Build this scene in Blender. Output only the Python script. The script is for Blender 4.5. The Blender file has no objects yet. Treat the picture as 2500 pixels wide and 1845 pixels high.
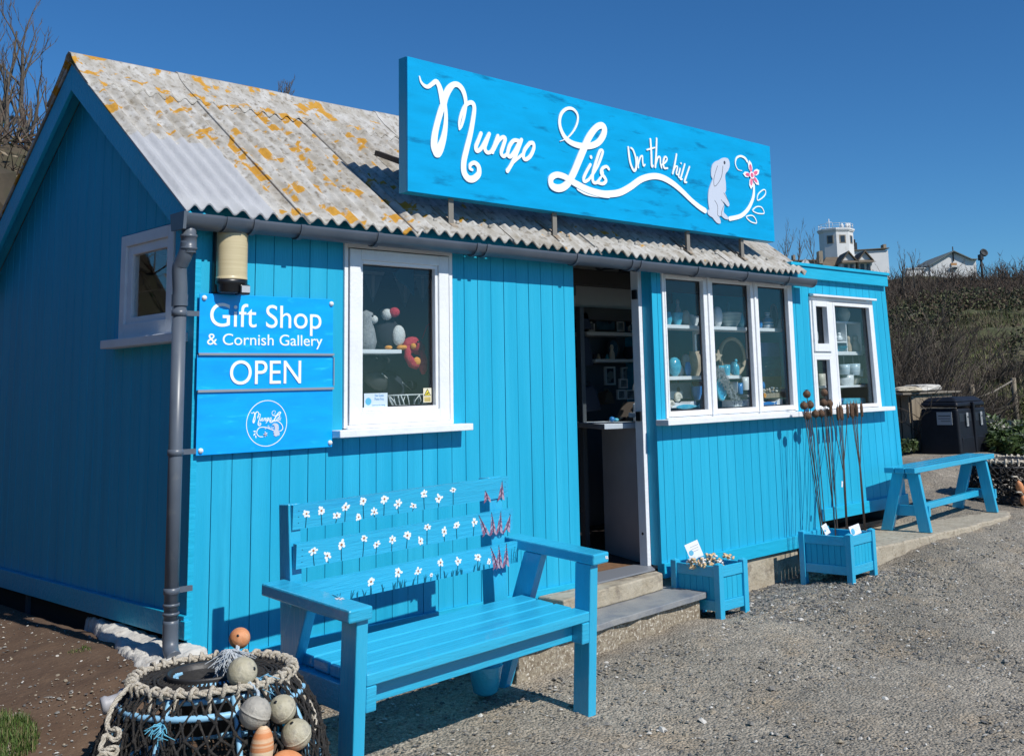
import bpy, bmesh, math, random
import numpy as np
from mathutils import Vector, Matrix, noise as mnoise
random.seed(7); rng = np.random.default_rng(7)
sc = bpy.context.scene
R = math.radians
# ---------------------------------------------------------------- camera
CAMP = Vector((-2.2769, -4.5098, 1.4307))
YAW, PITCH, ROLL, FPX, PX, PY, IW, IH = 0.81032, 0.150157, -0.027544, 2652.093, 1415.87, 548.83, 2500.0, 1845.0
_f = Vector((math.sin(YAW)*math.cos(PITCH), math.cos(YAW)*math.cos(PITCH), math.sin(PITCH)))
_r = Vector((math.cos(YAW), -math.sin(YAW), 0)); _u = _r.cross(_f)
r2 = _r*math.cos(ROLL)+_u*math.sin(ROLL); u2 = -_r*math.sin(ROLL)+_u*math.cos(ROLL)
cd = bpy.data.cameras.new('camera'); cam = bpy.data.objects.new('camera', cd); sc.collection.objects.link(cam)
cam.matrix_world = Matrix(((r2.x, u2.x, -_f.x, CAMP.x), (r2.y, u2.y, -_f.y, CAMP.y), (r2.z, u2.z, -_f.z, CAMP.z), (0, 0, 0, 1)))
cd.sensor_fit = 'HORIZONTAL'; cd.sensor_width = 36; cd.lens = FPX/IW*36
cd.shift_x = -(PX-IW/2)/IW; cd.shift_y = (PY-IH/2)/IW
cd.clip_start = .05; cd.clip_end = 3000
sc.camera = cam
def ray(a, b): return _f + r2*((a-PX)/FPX) - u2*((b-PY)/FPX)
def at(a, b, y=None, x=None, z=None, d=None):
    """real point of the place seen at photo pixel a,b that lies on the plane y=.., x=.., z=.. or d metres away"""
    v = ray(a, b)
    if d is not None: return CAMP + v*(d/math.hypot(v.x, v.y))
    i, t = (1, y) if y is not None else ((0, x) if x is not None else (2, z))
    return CAMP + v*((t-CAMP[i])/v[i])
# ---------------------------------------------------------------- world and sun
SUN = Vector((.05, -1, .95)).normalized()
w = bpy.data.worlds.new('World'); sc.world = w; w.use_nodes = True
nt = w.node_tree; bg = nt.nodes['Background']
sky = nt.nodes.new('ShaderNodeTexSky'); sky.sky_type = 'NISHITA'; sky.sun_disc = False
sky.sun_elevation = math.asin(SUN.z); sky.sun_rotation = math.atan2(SUN.x, SUN.y)
sky.air_density = 1.0; sky.dust_density = 0.0; sky.ozone_density = 3.0; sky.altitude = 500
hs = nt.nodes.new('ShaderNodeHueSaturation'); hs.inputs['Saturation'].default_value = 1.15
tn = nt.nodes.new('ShaderNodeMix'); tn.data_type = 'RGBA'; tn.blend_type = 'MULTIPLY'; tn.inputs[0].default_value = 1; tn.inputs[7].default_value = (.42, .77, 1.02, 1)
nt.links.new(sky.outputs[0], hs.inputs['Color']); nt.links.new(hs.outputs[0], tn.inputs[6]); nt.links.new(tn.outputs[2], bg.inputs[0]); bg.inputs[1].default_value = .098
sl = bpy.data.lights.new('sun', 'SUN'); sl.energy = 4.6; sl.angle = R(.53); sl.color = (1, .96, .89)
so = bpy.data.objects.new('sun', sl); sc.collection.objects.link(so); so.rotation_euler = SUN.to_track_quat('Z', 'Y').to_euler()
sc.view_settings.view_transform = 'Standard'; sc.view_settings.look = 'None'; sc.view_settings.exposure = 0; sc.view_settings.gamma = 1
# ---------------------------------------------------------------- materials
def mat(name, c1, c2=None, scale=6, rough=.55, bump=0, bscale=None, stretch=(1, 1, 1), metal=0, c3=None, s3=25, t3=(.58, .66), t2=(.35, .65), emit=None, coat=0, spec=None, detail=6, rvar=0):
    m = bpy.data.materials.new(name); m.use_nodes = True; n = m.node_tree.nodes; l = m.node_tree.links
    p = n['Principled BSDF']; p.inputs['Roughness'].default_value = rough; p.inputs['Metallic'].default_value = metal
    p.inputs['Base Color'].default_value = (*c1, 1)
    if coat: p.inputs['Coat Weight'].default_value = coat; p.inputs['Coat Roughness'].default_value = .12
    if spec is not None: p.inputs['Specular IOR Level'].default_value = spec
    tc = n.new('ShaderNodeTexCoord'); mp = n.new('ShaderNodeMapping'); mp.inputs['Scale'].default_value = stretch
    l.new(tc.outputs['Object'], mp.inputs[0]); last = None
    def nz(s, d=detail):
        q = n.new('ShaderNodeTexNoise'); q.inputs['Scale'].default_value = s; q.inputs['Detail'].default_value = d; q.inputs['Roughness'].default_value = .6
        l.new(mp.outputs[0], q.inputs['Vector']); return q
    if c2:
        q = nz(scale); cr = n.new('ShaderNodeValToRGB'); cr.color_ramp.elements[0].position, cr.color_ramp.elements[1].position = t2
        cr.color_ramp.elements[0].color = (*c1, 1); cr.color_ramp.elements[1].color = (*c2, 1); l.new(q.outputs['Fac'], cr.inputs[0]); last = cr.outputs[0]
        if rvar:
            mr = n.new('ShaderNodeMapRange'); mr.inputs[3].default_value = rough-rvar; mr.inputs[4].default_value = rough+rvar
            l.new(q.outputs['Fac'], mr.inputs[0]); l.new(mr.outputs[0], p.inputs['Roughness'])
    if c3:
        q = nz(s3); cr = n.new('ShaderNodeValToRGB'); cr.color_ramp.elements[0].position, cr.color_ramp.elements[1].position = t3
        l.new(q.outputs['Fac'], cr.inputs[0]); mx = n.new('ShaderNodeMix'); mx.data_type = 'RGBA'; l.new(cr.outputs[0], mx.inputs[0])
        if last: l.new(last, mx.inputs[6])
        else: mx.inputs[6].default_value = (*c1, 1)
        mx.inputs[7].default_value = (*c3, 1); last = mx.outputs[2]
    if last: l.new(last, p.inputs['Base Color'])
    if bump:
        q = nz(bscale or scale*2); b = n.new('ShaderNodeBump'); b.inputs['Strength'].default_value = bump; b.inputs['Distance'].default_value = .01
        l.new(q.outputs['Fac'], b.inputs['Height']); l.new(b.outputs[0], p.inputs['Normal'])
    if emit: p.inputs['Emission Color'].default_value = (*emit, 1); p.inputs['Emission Strength'].default_value = 2
    return m
def glassmat(name, tint=(.93, .96, .97), ior=1.5, rough=0, gain=1.15):
    m = bpy.data.materials.new(name); m.use_nodes = True; n = m.node_tree.nodes; l = m.node_tree.links; n.remove(n['Principled BSDF'])
    t = n.new('ShaderNodeBsdfTransparent'); t.inputs[0].default_value = (*tint, 1); g = n.new('ShaderNodeBsdfGlossy'); g.inputs['Roughness'].default_value = rough
    mx = n.new('ShaderNodeMixShader'); ge = n.new('ShaderNodeNewGeometry'); dt = n.new('ShaderNodeVectorMath'); dt.operation = 'DOT_PRODUCT'; l.new(ge.outputs['Normal'], dt.inputs[0]); l.new(ge.outputs['Incoming'], dt.inputs[1])
    def M_(op, a, b=None):
        q = n.new('ShaderNodeMath'); q.operation = op
        for i_, v_ in ((0, a), (1, b)):
            if v_ is None: continue
            if hasattr(v_, 'links'): l.new(v_, q.inputs[i_])
            else: q.inputs[i_].default_value = v_
        return q.outputs[0]
    r0 = ((ior-1)/(ior+1))**2; c_ = M_('ABSOLUTE', dt.outputs['Value']); q5 = M_('POWER', M_('SUBTRACT', 1, c_), 5.0)
    mu = n.new('ShaderNodeMath'); mu.operation = 'ADD'; mu.inputs[1].default_value = r0*gain; l.new(M_('MULTIPLY', q5, 1-r0*gain), mu.inputs[0])
    l.new(mu.outputs[0], mx.inputs[0]); l.new(t.outputs[0], mx.inputs[1]); l.new(g.outputs[0], mx.inputs[2]); l.new(mx.outputs[0], n['Material Output'].inputs[0])
    return m
BL = (.015, .385, .60)
paint = mat('blue_paint', (.012, .36, .575), (.026, .43, .66), 3.2, .5, .35, 60, (3.2, 3.2, .14), c3=(.012, .31, .50), s3=3.5, t3=(.56, .85), rvar=.08, spec=.25, t2=(.3, .7))
paintw = mat('blue_paint_wood', BL, (.018, .42, .65), 5, .38, .5, 45, (.2, 1, 1), c3=(.03, .43, .64), s3=9, t3=(.55, .8), spec=.28)
signblue = mat('sign_blue', (.0, .36, .70), (.0, .31, .60), 3.2, .38, 0, stretch=(1, 1, 5), c3=(.0, .17, .36), s3=3.4, t3=(.57, .70), spec=.3)
signblue2 = mat('sign_board_blue', (.0, .32, .86), (.0, .40, .92), 3.6, .33, 0, stretch=(1, 1, 5), c3=(.02, .55, .95), s3=8, t3=(.60, .75))
signedge = mat('sign_edge_blue', (.0, .27, .48), rough=.4)
white = mat('white_paint', (.80, .82, .84), (.74, .76, .78), 9, .4, .3, 50, c3=(.62, .62, .60), s3=14, t3=(.66, .8))
letter = mat('white_lettering', (.86, .90, .93), rough=.35)
greylit = mat('grey_print', (.55, .60, .70), rough=.4); darkline = mat('dark_line', (.05, .05, .07), rough=.5)
pink = mat('pink_print', (.72, .10, .22), (.82, .22, .34), 30, .4)
gutterm = mat('grey_plastic', (.085, .105, .135), (.11, .13, .16), 5, .38, c3=(.16, .17, .18), s3=12, t3=(.62, .8), rvar=.08)
blackp = mat('black_plastic', (.012, .013, .016), rough=.35)
binm = mat('bin_plastic', (.006, .008, .012), (.010, .012, .018), 8, .5, .2, 40, spec=.3)
concrete = mat('concrete', (.34, .29, .21), (.47, .42, .33), 7, .9, .9, 45, c3=(.17, .14, .11), s3=10, t3=(.52, .72))
rubble = mat('pebble_concrete', (.17, .13, .09), (.36, .31, .23), 45, .9, 1.0, 60, c3=(.62, .57, .48), s3=70, t3=(.56, .64))
slate = mat('slate_slab', (.23, .24, .25), (.30, .30, .29), 6, .55, .5, 60, c3=(.13, .15, .19), s3=4.5, t3=(.5, .72), rvar=.12)
whitestone = mat('limewashed_footing', (.52, .50, .46), (.64, .62, .57), 9, .9, 1.0, 30, c3=(.33, .28, .22), s3=9, t3=(.58, .75))
timber = mat('weathered_timber', (.20, .165, .12), (.30, .25, .18), 10, .8, .8, 50, (1, 1, .15), c3=(.12, .1, .075), s3=20, t3=(.55, .75))
timbergrey = mat('grey_timber', (.16, .14, .11), (.24, .21, .17), 10, .8, .6, 50, (.2, 1, 1))
steel = mat('galvanised_steel', (.42, .44, .47), rough=.4, metal=.6)
rust = mat('rusty_iron', (.085, .048, .028), (.15, .085, .05), 40, .75, .6, 90, metal=.3)
rod = mat('dark_iron_rod', (.035, .028, .024), (.07, .05, .04), 30, .6, metal=.4)
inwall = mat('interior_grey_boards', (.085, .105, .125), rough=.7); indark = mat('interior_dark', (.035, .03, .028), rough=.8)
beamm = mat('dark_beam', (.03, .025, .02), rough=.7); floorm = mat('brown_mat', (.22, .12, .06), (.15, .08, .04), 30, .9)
deskm = mat('grey_counter_panel', (.48, .54, .60), (.42, .48, .54), 4, .6)
glass = glassmat('window_glass')
cello = glassmat('cellophane', (.95, .96, .97), 1.35, .15)
def plain(name, c, rough=.5, **k): return mat(name, c, rough=rough, **k)
# ---------------------------------------------------------------- mesh helpers
class MB:
    def __init__(s): s.v = []; s.f = []; s.m = []; s.sm = []; s.cm = 0; s.cs = False
    def mt(s, i): s.cm = i; return s
    def smooth(s, b=True): s.cs = b; return s
    def add(s, vs, fs):
        o = len(s.v); s.v += [tuple(p) for p in vs]
        for f in fs: s.f.append([i+o for i in f]); s.m.append(s.cm); s.sm.append(s.cs)
        return s
    def box(s, x0, x1, y0, y1, z0, z1):
        return s.add([(x0, y0, z0), (x1, y0, z0), (x1, y1, z0), (x0, y1, z0), (x0, y0, z1), (x1, y0, z1), (x1, y1, z1), (x0, y1, z1)],
                     [(0, 3, 2, 1), (4, 5, 6, 7), (0, 1, 5, 4), (1, 2, 6, 5), (2, 3, 7, 6), (3, 0, 4, 7)])
    def prism(s, poly, axis, a, b):
        """closed outline (list of 2d points in the two other axes) extruded from a to b along axis"""
        def P(p, t):
            return (t, p[0], p[1]) if axis == 0 else ((p[0], t, p[1]) if axis == 1 else (p[0], p[1], t))
        n = len(poly); area = sum(poly[i][0]*poly[(i+1) % n][1]-poly[(i+1) % n][0]*poly[i][1] for i in range(n))
        if (area < 0): poly = poly[::-1]
        vs = [P(p, a) for p in poly]+[P(p, b) for p in poly]
        top = list(range(n, 2*n)); bot = list(range(n-1, -1, -1)); sides = [(i, (i+1) % n, n+(i+1) % n, n+i) for i in range(n)]
        fs = [top, bot]+sides
        if (axis == 1) != (b < a): fs = [list(f)[::-1] for f in fs]
        return s.add(vs, fs)
    def bar(s, p, q, w, h, up=(0, 0, 1)):
        p = Vector(p); q = Vector(q); d = (q-p).normalized(); sx = d.cross(Vector(up)); sx = sx.normalized() if sx.length > 1e-6 else Vector((1, 0, 0)); uy = sx.cross(d)
        vs = [c+sx*(a*w/2)+uy*(b*h/2) for c in (p, q) for a, b in ((-1, -1), (1, -1), (1, 1), (-1, 1))]
        return s.add(vs, [(0, 1, 2, 3), (7, 6, 5, 4), (0, 4, 5, 1), (1, 5, 6, 2), (2, 6, 7, 3), (3, 7, 4, 0)])
    def tube(s, pts, r, n=8, close=False, cap=True):
        pts = [Vector(p) for p in pts]; k = len(pts); rr = r if hasattr(r, '__len__') else [r]*k; vs = []; prev = None
        for i, p in enumerate(pts):
            a = pts[(i-1) % k] if (close or i > 0) else p; b = pts[(i+1) % k] if (close or i < k-1) else p
            d = (b-a).normalized() if (b-a).length > 1e-9 else Vector((0, 0, 1))
            if prev is None: x = d.orthogonal().normalized()
            else: x = (prev-d*prev.dot(d)); x = x.normalized() if x.length > 1e-6 else d.orthogonal().normalized()
            prev = x; y = d.cross(x)
            for j in range(n): t = 2*math.pi*j/n; vs.append(p+(x*math.cos(t)+y*math.sin(t))*rr[i])
        fs = []
        for i in range(k if close else k-1):
            for j in range(n): a = i*n+j; b = i*n+(j+1) % n; c = ((i+1) % k)*n; fs.append((a, b, c+(j+1) % n, c+j))
        o = s.cs; s.cs = True; base = len(s.v); s.add(vs, fs); s.cs = False
        if cap and not close:
            s.f.append([base+j for j in range(n-1, -1, -1)]); s.f.append([base+(k-1)*n+j for j in range(n)]); s.m += [s.cm]*2; s.sm += [False]*2
        s.cs = o; return s
    def lathe(s, prof, c=(0, 0, 0), n=20, sx=1, sy=1, M=None):
        """profile of (radius, height) turned round the z axis"""
        vs = []; c = Vector(c)
        for r_, h in prof:
            for j in range(n):
                t = 2*math.pi*j/n; v = Vector((r_*math.cos(t)*sx, r_*math.sin(t)*sy, h)); v = (M@v) if M else v; vs.append(c+v)
        fs = [(i*n+j, i*n+(j+1) % n, (i+1)*n+(j+1) % n, (i+1)*n+j) for i in range(len(prof)-1) for j in range(n)]
        o = s.cs; s.cs = True; s.add(vs, fs); s.cs = o; return s
    def ball(s, c, r, n=14, sc_=(1, 1, 1), M=None):
        k = max(6, n//2); prof = [(max(1e-4, r*math.sin(math.pi*i/k)), -r*math.cos(math.pi*i/k)*sc_[2]) for i in range(k+1)]
        return s.lathe(prof, c, n, sc_[0], sc_[1], M)
    def build(s, name, m, parent=None, bevel=0, loc=None, seg=2):
        me = bpy.data.meshes.new(name); me.from_pydata(s.v, [], s.f)
        for x in (m if isinstance(m, (list, tuple)) else [m]): me.materials.append(x)
        me.polygons.foreach_set('material_index', s.m); me.polygons.foreach_set('use_smooth', s.sm); me.update()
        o = bpy.data.objects.new(name, me); sc.collection.objects.link(o)
        if parent is not None: o.parent = parent
        if loc is not None: o.location = loc
        if bevel: b = o.modifiers.new('bevel', 'BEVEL'); b.width = bevel; b.segments = seg; b.limit_method = 'ANGLE'; b.angle_limit = R(40)
        return o
def tag(o, label=None, cat=None, group=None, kind=None):
    if label: o['label'] = label
    if cat: o['category'] = cat
    if group: o['group'] = group
    if kind: o['kind'] = kind
    return o
def thing(name, label, cat, loc=(0, 0, 0), rz=0, group=None):
    o = bpy.data.objects.new(name, None); sc.collection.objects.link(o); o.location = loc; o.rotation_euler = (0, 0, rz); o.empty_display_size = .1
    return tag(o, label, cat, group)
def cr_spline(P, n=6, close=False):
    """Catmull-Rom through points given as tuples of any length"""
    P = [np.array(p, float) for p in P]; k = len(P); out = []
    for i in range(k if close else k-1):
        g = lambda j: P[j % k] if close else P[min(max(j, 0), k-1)]
        a, b, c, d = g(i-1), g(i), g(i+1), g(i+2)
        for t in np.linspace(0, 1, n, endpoint=False):
            out.append(.5*((2*b)+(-a+c)*t+(2*a-5*b+4*c-d)*t*t+(-a+3*b-3*c+d)*t**3))
    if not close: out.append(P[-1])
    return out
def text_mesh(name, txt, size, m, parent, origin, xdir=(1, 0, 0), updir=(0, 0, 1), width=None, ext=.001, align='CENTER', off=0):
    """writing turned into a real thin mesh"""
    cu = bpy.data.curves.new(name, 'FONT'); cu.body = txt; cu.size = size; cu.extrude = ext; cu.align_x = align; cu.offset = off
    o = bpy.data.objects.new(name, cu); sc.collection.objects.link(o); bpy.context.view_layer.update()
    me = bpy.data.meshes.new_from_object(o.evaluated_get(bpy.context.evaluated_depsgraph_get())); bpy.data.objects.remove(o)
    X = Vector(xdir).normalized(); U = Vector(updir).normalized(); N = X.cross(U); xs = [v.co.x for v in me.vertices]; wd = max(xs)-min(xs); cx = (max(xs)+min(xs))/2 if align == 'CENTER' else min(xs)
    k = width/wd if width else 1
    for v in me.vertices: v.co = Vector(origin)+X*((v.co.x-cx)*k)+U*v.co.y+N*v.co.z
    me.materials.clear(); me.materials.append(m)
    q = bpy.data.objects.new(name, me); sc.collection.objects.link(q); q.parent = parent; return q
# ---------------------------------------------------------------- terrain
def vnoise(x, y, seed=0):
    r = np.random.default_rng(seed).random((64, 64)); xi = np.floor(x).astype(int); yi = np.floor(y).astype(int); fx = x-xi; fy = y-yi
    fx = fx*fx*(3-2*fx); fy = fy*fy*(3-2*fy); g = lambda a, b: r[a % 64, b % 64]
    return (g(xi, yi)*(1-fx)+g(xi+1, yi)*fx)*(1-fy)+(g(xi, yi+1)*(1-fx)+g(xi+1, yi+1)*fx)*fy-.5
def fbm(x, y, o=4, seed=0): return sum(vnoise(x*2**k, y*2**k, seed+k)/2**k for k in range(o))
def sst(a, b, x): t = np.clip((x-a)/(b-a), 0, 1); return t*t*(3-2*t)
def gh(x, y):
    x = np.asarray(x, float); y = np.asarray(y, float)
    yy = np.minimum(y, -.55+.95*sst(4.9, 6, x)); base = .02*(np.clip(x, -3, 9)-1.4)+np.where(yy > -1.5, .1*(yy+1), -.05+.04*(yy+1.5))
    base = np.maximum(base, -.4)-.055*sst(-.62, -.1, y)*sst(2.9, 3.3, x)*(1-sst(4.5, 4.9, x))
    L = sst(.45, -.15, x)*sst(-1.15, .1, y); tgt = .395-.13*np.clip(-x-.05, 0, 2)-.0*y
    z = base*(1-L)+tgt*L
    s = .8*x+.6*y; n = 1.2*vnoise(x*.15+7, y*.15, 3)
    z = z+sst(14.2, 16.2, s+n)*.8*sst(-9, 1, y-x*.1)+np.clip(s-16, 0, 29)*.13+np.clip(s-45, 0, 95)*.085+.26*sst(.3, 1.3, y)*sst(7.4, 9.2, x)*(s < 40)+.065*sst(4.85, 5.6, x)*sst(-1.7, -.6, y)*(1-sst(7.4, 9.2, x))
    return z
def gz(x, y): return float(gh(x, y)+sst(15, 19, np.asarray(.8*x+.6*y))*(.5*fbm(np.asarray(x*.45), np.asarray(y*.45), 4, 21)+1.0*fbm(np.asarray(x*.13), np.asarray(y*.13), 2, 22)+.55*sst(28, 42, np.asarray(.8*x+.6*y))))
def ghh(x, y): return gh(x, y)+sst(15, 19, .8*x+.6*y)*(.5*fbm(x*.45, y*.45, 4, 21)+1.0*fbm(x*.13, y*.13, 2, 22)+.55*sst(28, 42, .8*x+.6*y))
xs = np.concatenate([np.arange(-260, -20, 12), np.arange(-20, -3, .8), np.arange(-3, 8.5, .03), np.arange(8.5, 30, .25), np.arange(30, 70, 1.), np.arange(70, 420, 6)])
ys = np.concatenate([np.arange(-30, -12, 3), np.arange(-12, -4.2, .5), np.arange(-4.2, 1.6, .03), np.arange(1.6, 14, .3), np.arange(14, 60, 1.), np.arange(60, 400, 6)])
XX, YY = np.meshgrid(xs, ys, indexing='ij'); ZZ = gh(XX, YY); S_ = .8*XX+.6*YY
ZZ += .012*fbm(XX*2.3, YY*2.3, 3, 11)+np.where((XX < 9) & (YY < 2), .010*fbm(XX*11, YY*11, 3, 5), 0)
ZZ += sst(15, 19, S_)*(.5*fbm(XX*.45, YY*.45, 4, 21)+1.0*fbm(XX*.13, YY*.13, 2, 22)+.55*sst(28, 42, S_))
nx, ny = XX.shape; idx = np.arange(nx*ny).reshape(nx, ny)
F = np.stack([idx[:-1, :-1], idx[1:, :-1], idx[1:, 1:], idx[:-1, 1:]], -1).reshape(-1, 4); V = np.stack([XX, YY, ZZ], -1).reshape(-1, 3)
fc = V[F].mean(1); fs_ = .8*fc[:, 0]+.6*fc[:, 1]
soilm_ = (sst(.5, .05, fc[:, 0]+.35*fbm(fc[:, 0]*3, fc[:, 1]*3, 3, 9))*sst(-1.25, -.75, fc[:, 1]-.25*fc[:, 0]+.3*fbm(fc[:, 0]*2, fc[:, 1]*2, 3, 8))) > .5
soilm_ |= (fs_ > 11.7) | (fc[:, 1] > 1.9)
def gmesh(name, faces, mats, mi, kind='structure'):
    u, inv = np.unique(faces, return_inverse=True); me = bpy.data.meshes.new(name)
    me.from_pydata(V[u].tolist(), [], inv.reshape(faces.shape).tolist())
    for m in mats: me.materials.append(m)
    me.polygons.foreach_set('material_index', mi.astype(np.int32)); me.polygons.foreach_set('use_smooth', [True]*len(faces)); me.update()
    o = bpy.data.objects.new(name, me); sc.collection.objects.link(o); o['kind'] = kind; return o
def gravelmat():
    m = mat('gravel', (.165, .145, .115), (.34, .30, .24), .9, .9, 0, c3=(.31, .24, .16), s3=2.6, t3=(.52, .8), t2=(.3, .7)); n = m.node_tree.nodes; l = m.node_tree.links; p = n['Principled BSDF']
    base = p.inputs['Base Color'].links[0].from_socket; tc = [q for q in n if q.type == 'TEX_COORD'][0]
    col = base; hsum = None
    for sc_, lo, hi, st in ((150, .55, 1.5, .75), (60, .7, 1.35, .65), (24, .8, 1.25, .5)):
        v = n.new('ShaderNodeTexVoronoi'); v.inputs['Scale'].default_value = sc_; l.new(tc.outputs['Object'], v.inputs['Vector'])
        sp = n.new('ShaderNodeSeparateColor'); l.new(v.outputs['Color'], sp.inputs[0]); mr = n.new('ShaderNodeMapRange'); mr.inputs[3].default_value = lo; mr.inputs[4].default_value = hi; l.new(sp.outputs[0], mr.inputs[0])
        mx = n.new('ShaderNodeMix'); mx.data_type = 'RGBA'; mx.blend_type = 'MULTIPLY'; mx.inputs[0].default_value = st; l.new(col, mx.inputs[6])
        cc = n.new('ShaderNodeCombineColor'); [l.new(mr.outputs[0], cc.inputs[i]) for i in range(3)]; l.new(cc.outputs[0], mx.inputs[7]); col = mx.outputs[2]
    l.new(col, p.inputs['Base Color'])
    v = n.new('ShaderNodeTexVoronoi'); v.inputs['Scale'].default_value = 75; l.new(tc.outputs['Object'], v.inputs['Vector']); nz = n.new('ShaderNodeTexNoise'); nz.inputs['Scale'].default_value = 55; nz.inputs['Detail'].default_value = 8; l.new(tc.outputs['Object'], nz.inputs['Vector'])
    ad = n.new('ShaderNodeMath'); ad.operation = 'SUBTRACT'; l.new(nz.outputs['Fac'], ad.inputs[0]); l.new(v.outputs['Distance'], ad.inputs[1])
    b = n.new('ShaderNodeBump'); b.inputs['Strength'].default_value = .9; b.inputs['Distance'].default_value = .012; l.new(ad.outputs[0], b.inputs['Height']); l.new(b.outputs[0], p.inputs['Normal']); return m
gravel = gravelmat()
soil = mat('soil', (.085, .050, .030), (.125, .078, .048), 6, .95, 1.0, 40, c3=(.17, .12, .08), s3=60, t3=(.6, .72))
hillm = mat('rough_grass', (.036, .045, .013), (.088, .09, .035), 1.3, .95, 1.0, 8, c3=(.17, .15, .09), s3=.9, t3=(.52, .66), detail=12)
ishill = fs_ > 14.4
gmesh('ground', F[~ishill], [gravel, soil], soilm_[~ishill]); gmesh('hillside', F[ishill], [hillm], np.zeros(ishill.sum()))
# loose chips of slate lying on the gravel: nobody could count them
def chips(name, P, S, mats, mi, flat=(.25, .6), kind='stuff', label=None):
    n = len(P); base = np.array([(1, 0, 0), (.2, .95, 0), (-.9, .45, 0), (-.6, -.75, 0), (.5, -.85, 0), (.55, .1, 1), (-.35, .3, 1), (-.15, -.45, 1)])
    fb = [(0, 1, 5), (1, 6, 5), (1, 2, 6), (2, 3, 7), (2, 7, 6), (3, 4, 7), (4, 0, 5), (4, 5, 7), (5, 6, 7)]
    v = base[None]*(1+.35*(rng.random((n, 8, 3))-.5)); th = rng.random(n)*6.283; c, s = np.cos(th), np.sin(th)
    asp = rng.uniform(.5, 1, n); x = v[..., 0]*S[:, None]; y = v[..., 1]*(S*asp)[:, None]; z = (v[..., 2]*rng.uniform(*flat, n)[:, None]-.12)*S[:, None]
    tx, ty = rng.normal(0, .18, (2, n)); z = z+x*tx[:, None]+y*ty[:, None]
    vv = np.stack([x*c[:, None]-y*s[:, None]+P[:, 0:1], x*s[:, None]+y*c[:, None]+P[:, 1:2], z+P[:, 2:3]], -1).reshape(-1, 3)
    ff = (np.array(fb)[None]+np.arange(n)[:, None, None]*8).reshape(-1, 3); me = bpy.data.meshes.new(name); me.from_pydata(vv.tolist(), [], ff.tolist())
    for m in mats: me.materials.append(m)
    me.polygons.foreach_set('material_index', np.repeat(mi, 9).astype(np.int32)); me.update(); o = bpy.data.objects.new(name, me); sc.collection.objects.link(o); o['kind'] = kind
    if label: o['label'] = label
    return o
sm_ = [mat('chip_grey', (.15, .145, .135), (.23, .22, .20), 30, .8), mat('chip_dark', (.07, .068, .066), (.12, .115, .11), 30, .7), mat('chip_tan', (.26, .22, .16), (.34, .29, .22), 30, .85), mat('chip_pale', (.46, .44, .40), (.55, .53, .49), 30, .8)]
def footprint(x, y):   # keep stones out of the hut, steps and pad
    return ((y > -.02) & (x > -.12) & (x < 6.4)) | ((x > 1.3) & (x < 3.16) & (y > -.56)) | ((x > 4.75) & (x < 7.9) & (y > -.52))
def scat(n, x0, x1, y0, y1, smin, smax, p=(.50, .22, .2, .08)):
    x = rng.uniform(x0, x1, n); y = rng.uniform(y0, y1, n); k = ~footprint(x, y); x, y = x[k], y[k]
    s = smin*(smax/smin)**(rng.random(len(x))**2.2); return np.stack([x, y, gh(x, y)+.004], -1), s, rng.choice(4, len(x), p=p)
A = [scat(20000, -1.2, 5.2, -3.0, 0, .0035, .013), scat(17000, 2.5, 9.5, -4.5, 0, .005, .016), scat(1500, 5.5, 9, -2.6, -1.2, .008, .024, (.3, .55, .1, .05)), scat(4500, 1, 14, -8, 1.5, .007, .02), scat(900, -1, 9, -4, -.2, .010, .028, (.35, .3, .15, .2)), scat(2600, 3.12, 4.7, -.40, -.03, .007, .026, (.4, .5, .08, .02)), scat(1600, 3.15, 5.0, -.9, -.3, .006, .02, (.45, .4, .1, .05)), scat(500, 1.1, 3.2, -.75, -.5, .004, .016)]
def pile(a):
    P = a[0].copy(); d = np.clip(1-np.abs(P[:, 0]-4.35)/.42, 0, 1)*np.clip((P[:, 1]+.45)/.3, 0, 1)*.07; P[:, 2] += d*rng.random(len(P)); return (P, a[1], a[2])
A[4] = pile(A[4])
chips('loose_gravel', np.concatenate([a[0] for a in A]), np.concatenate([a[1] for a in A]), sm_, np.concatenate([a[2] for a in A]))
a = scat(3200, -1.6, .3, -.9, 2.4, .003, .011, (.35, .15, .35, .15)); chips('soil_stones', a[0], a[1], sm_, a[2])
"""single stones one can pick out"""
for i, (u, v, s, lab, mi) in enumerate([(1617, 1782, .030, 'angular pale cream stone lying alone on gravel in the foreground', 3), (1524, 1822, .024, 'grey brown stone at the bottom edge of the gravel right of the bench', 2),
        (118, 1712, .045, 'broad flat grey stone set into the bare soil left of the lobster pot', 0), (162, 1790, .017, 'small rounded grey stone in the soil near the grass tuft', 0), (27, 1610, .012, 'little tan stone on bare soil at the left edge of the photo', 2),
        (95, 1635, .012, 'small brown pebble in the bare soil left of the pale footing', 1), (140, 1650, .013, 'small pinkish pebble beside the brown one on bare soil', 2)]):
    p = at(u, v, z=.15 if u < 400 else -.12)
    for _ in range(6): p = at(u, v, z=gz(p.x, p.y))
    o = chips('stone', np.array([[p.x, p.y, p.z+.004]]), np.array([s]), [sm_[mi]], np.array([0]), flat=(.4, .5)); del o['kind']; tag(o, lab, 'stone')
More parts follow.
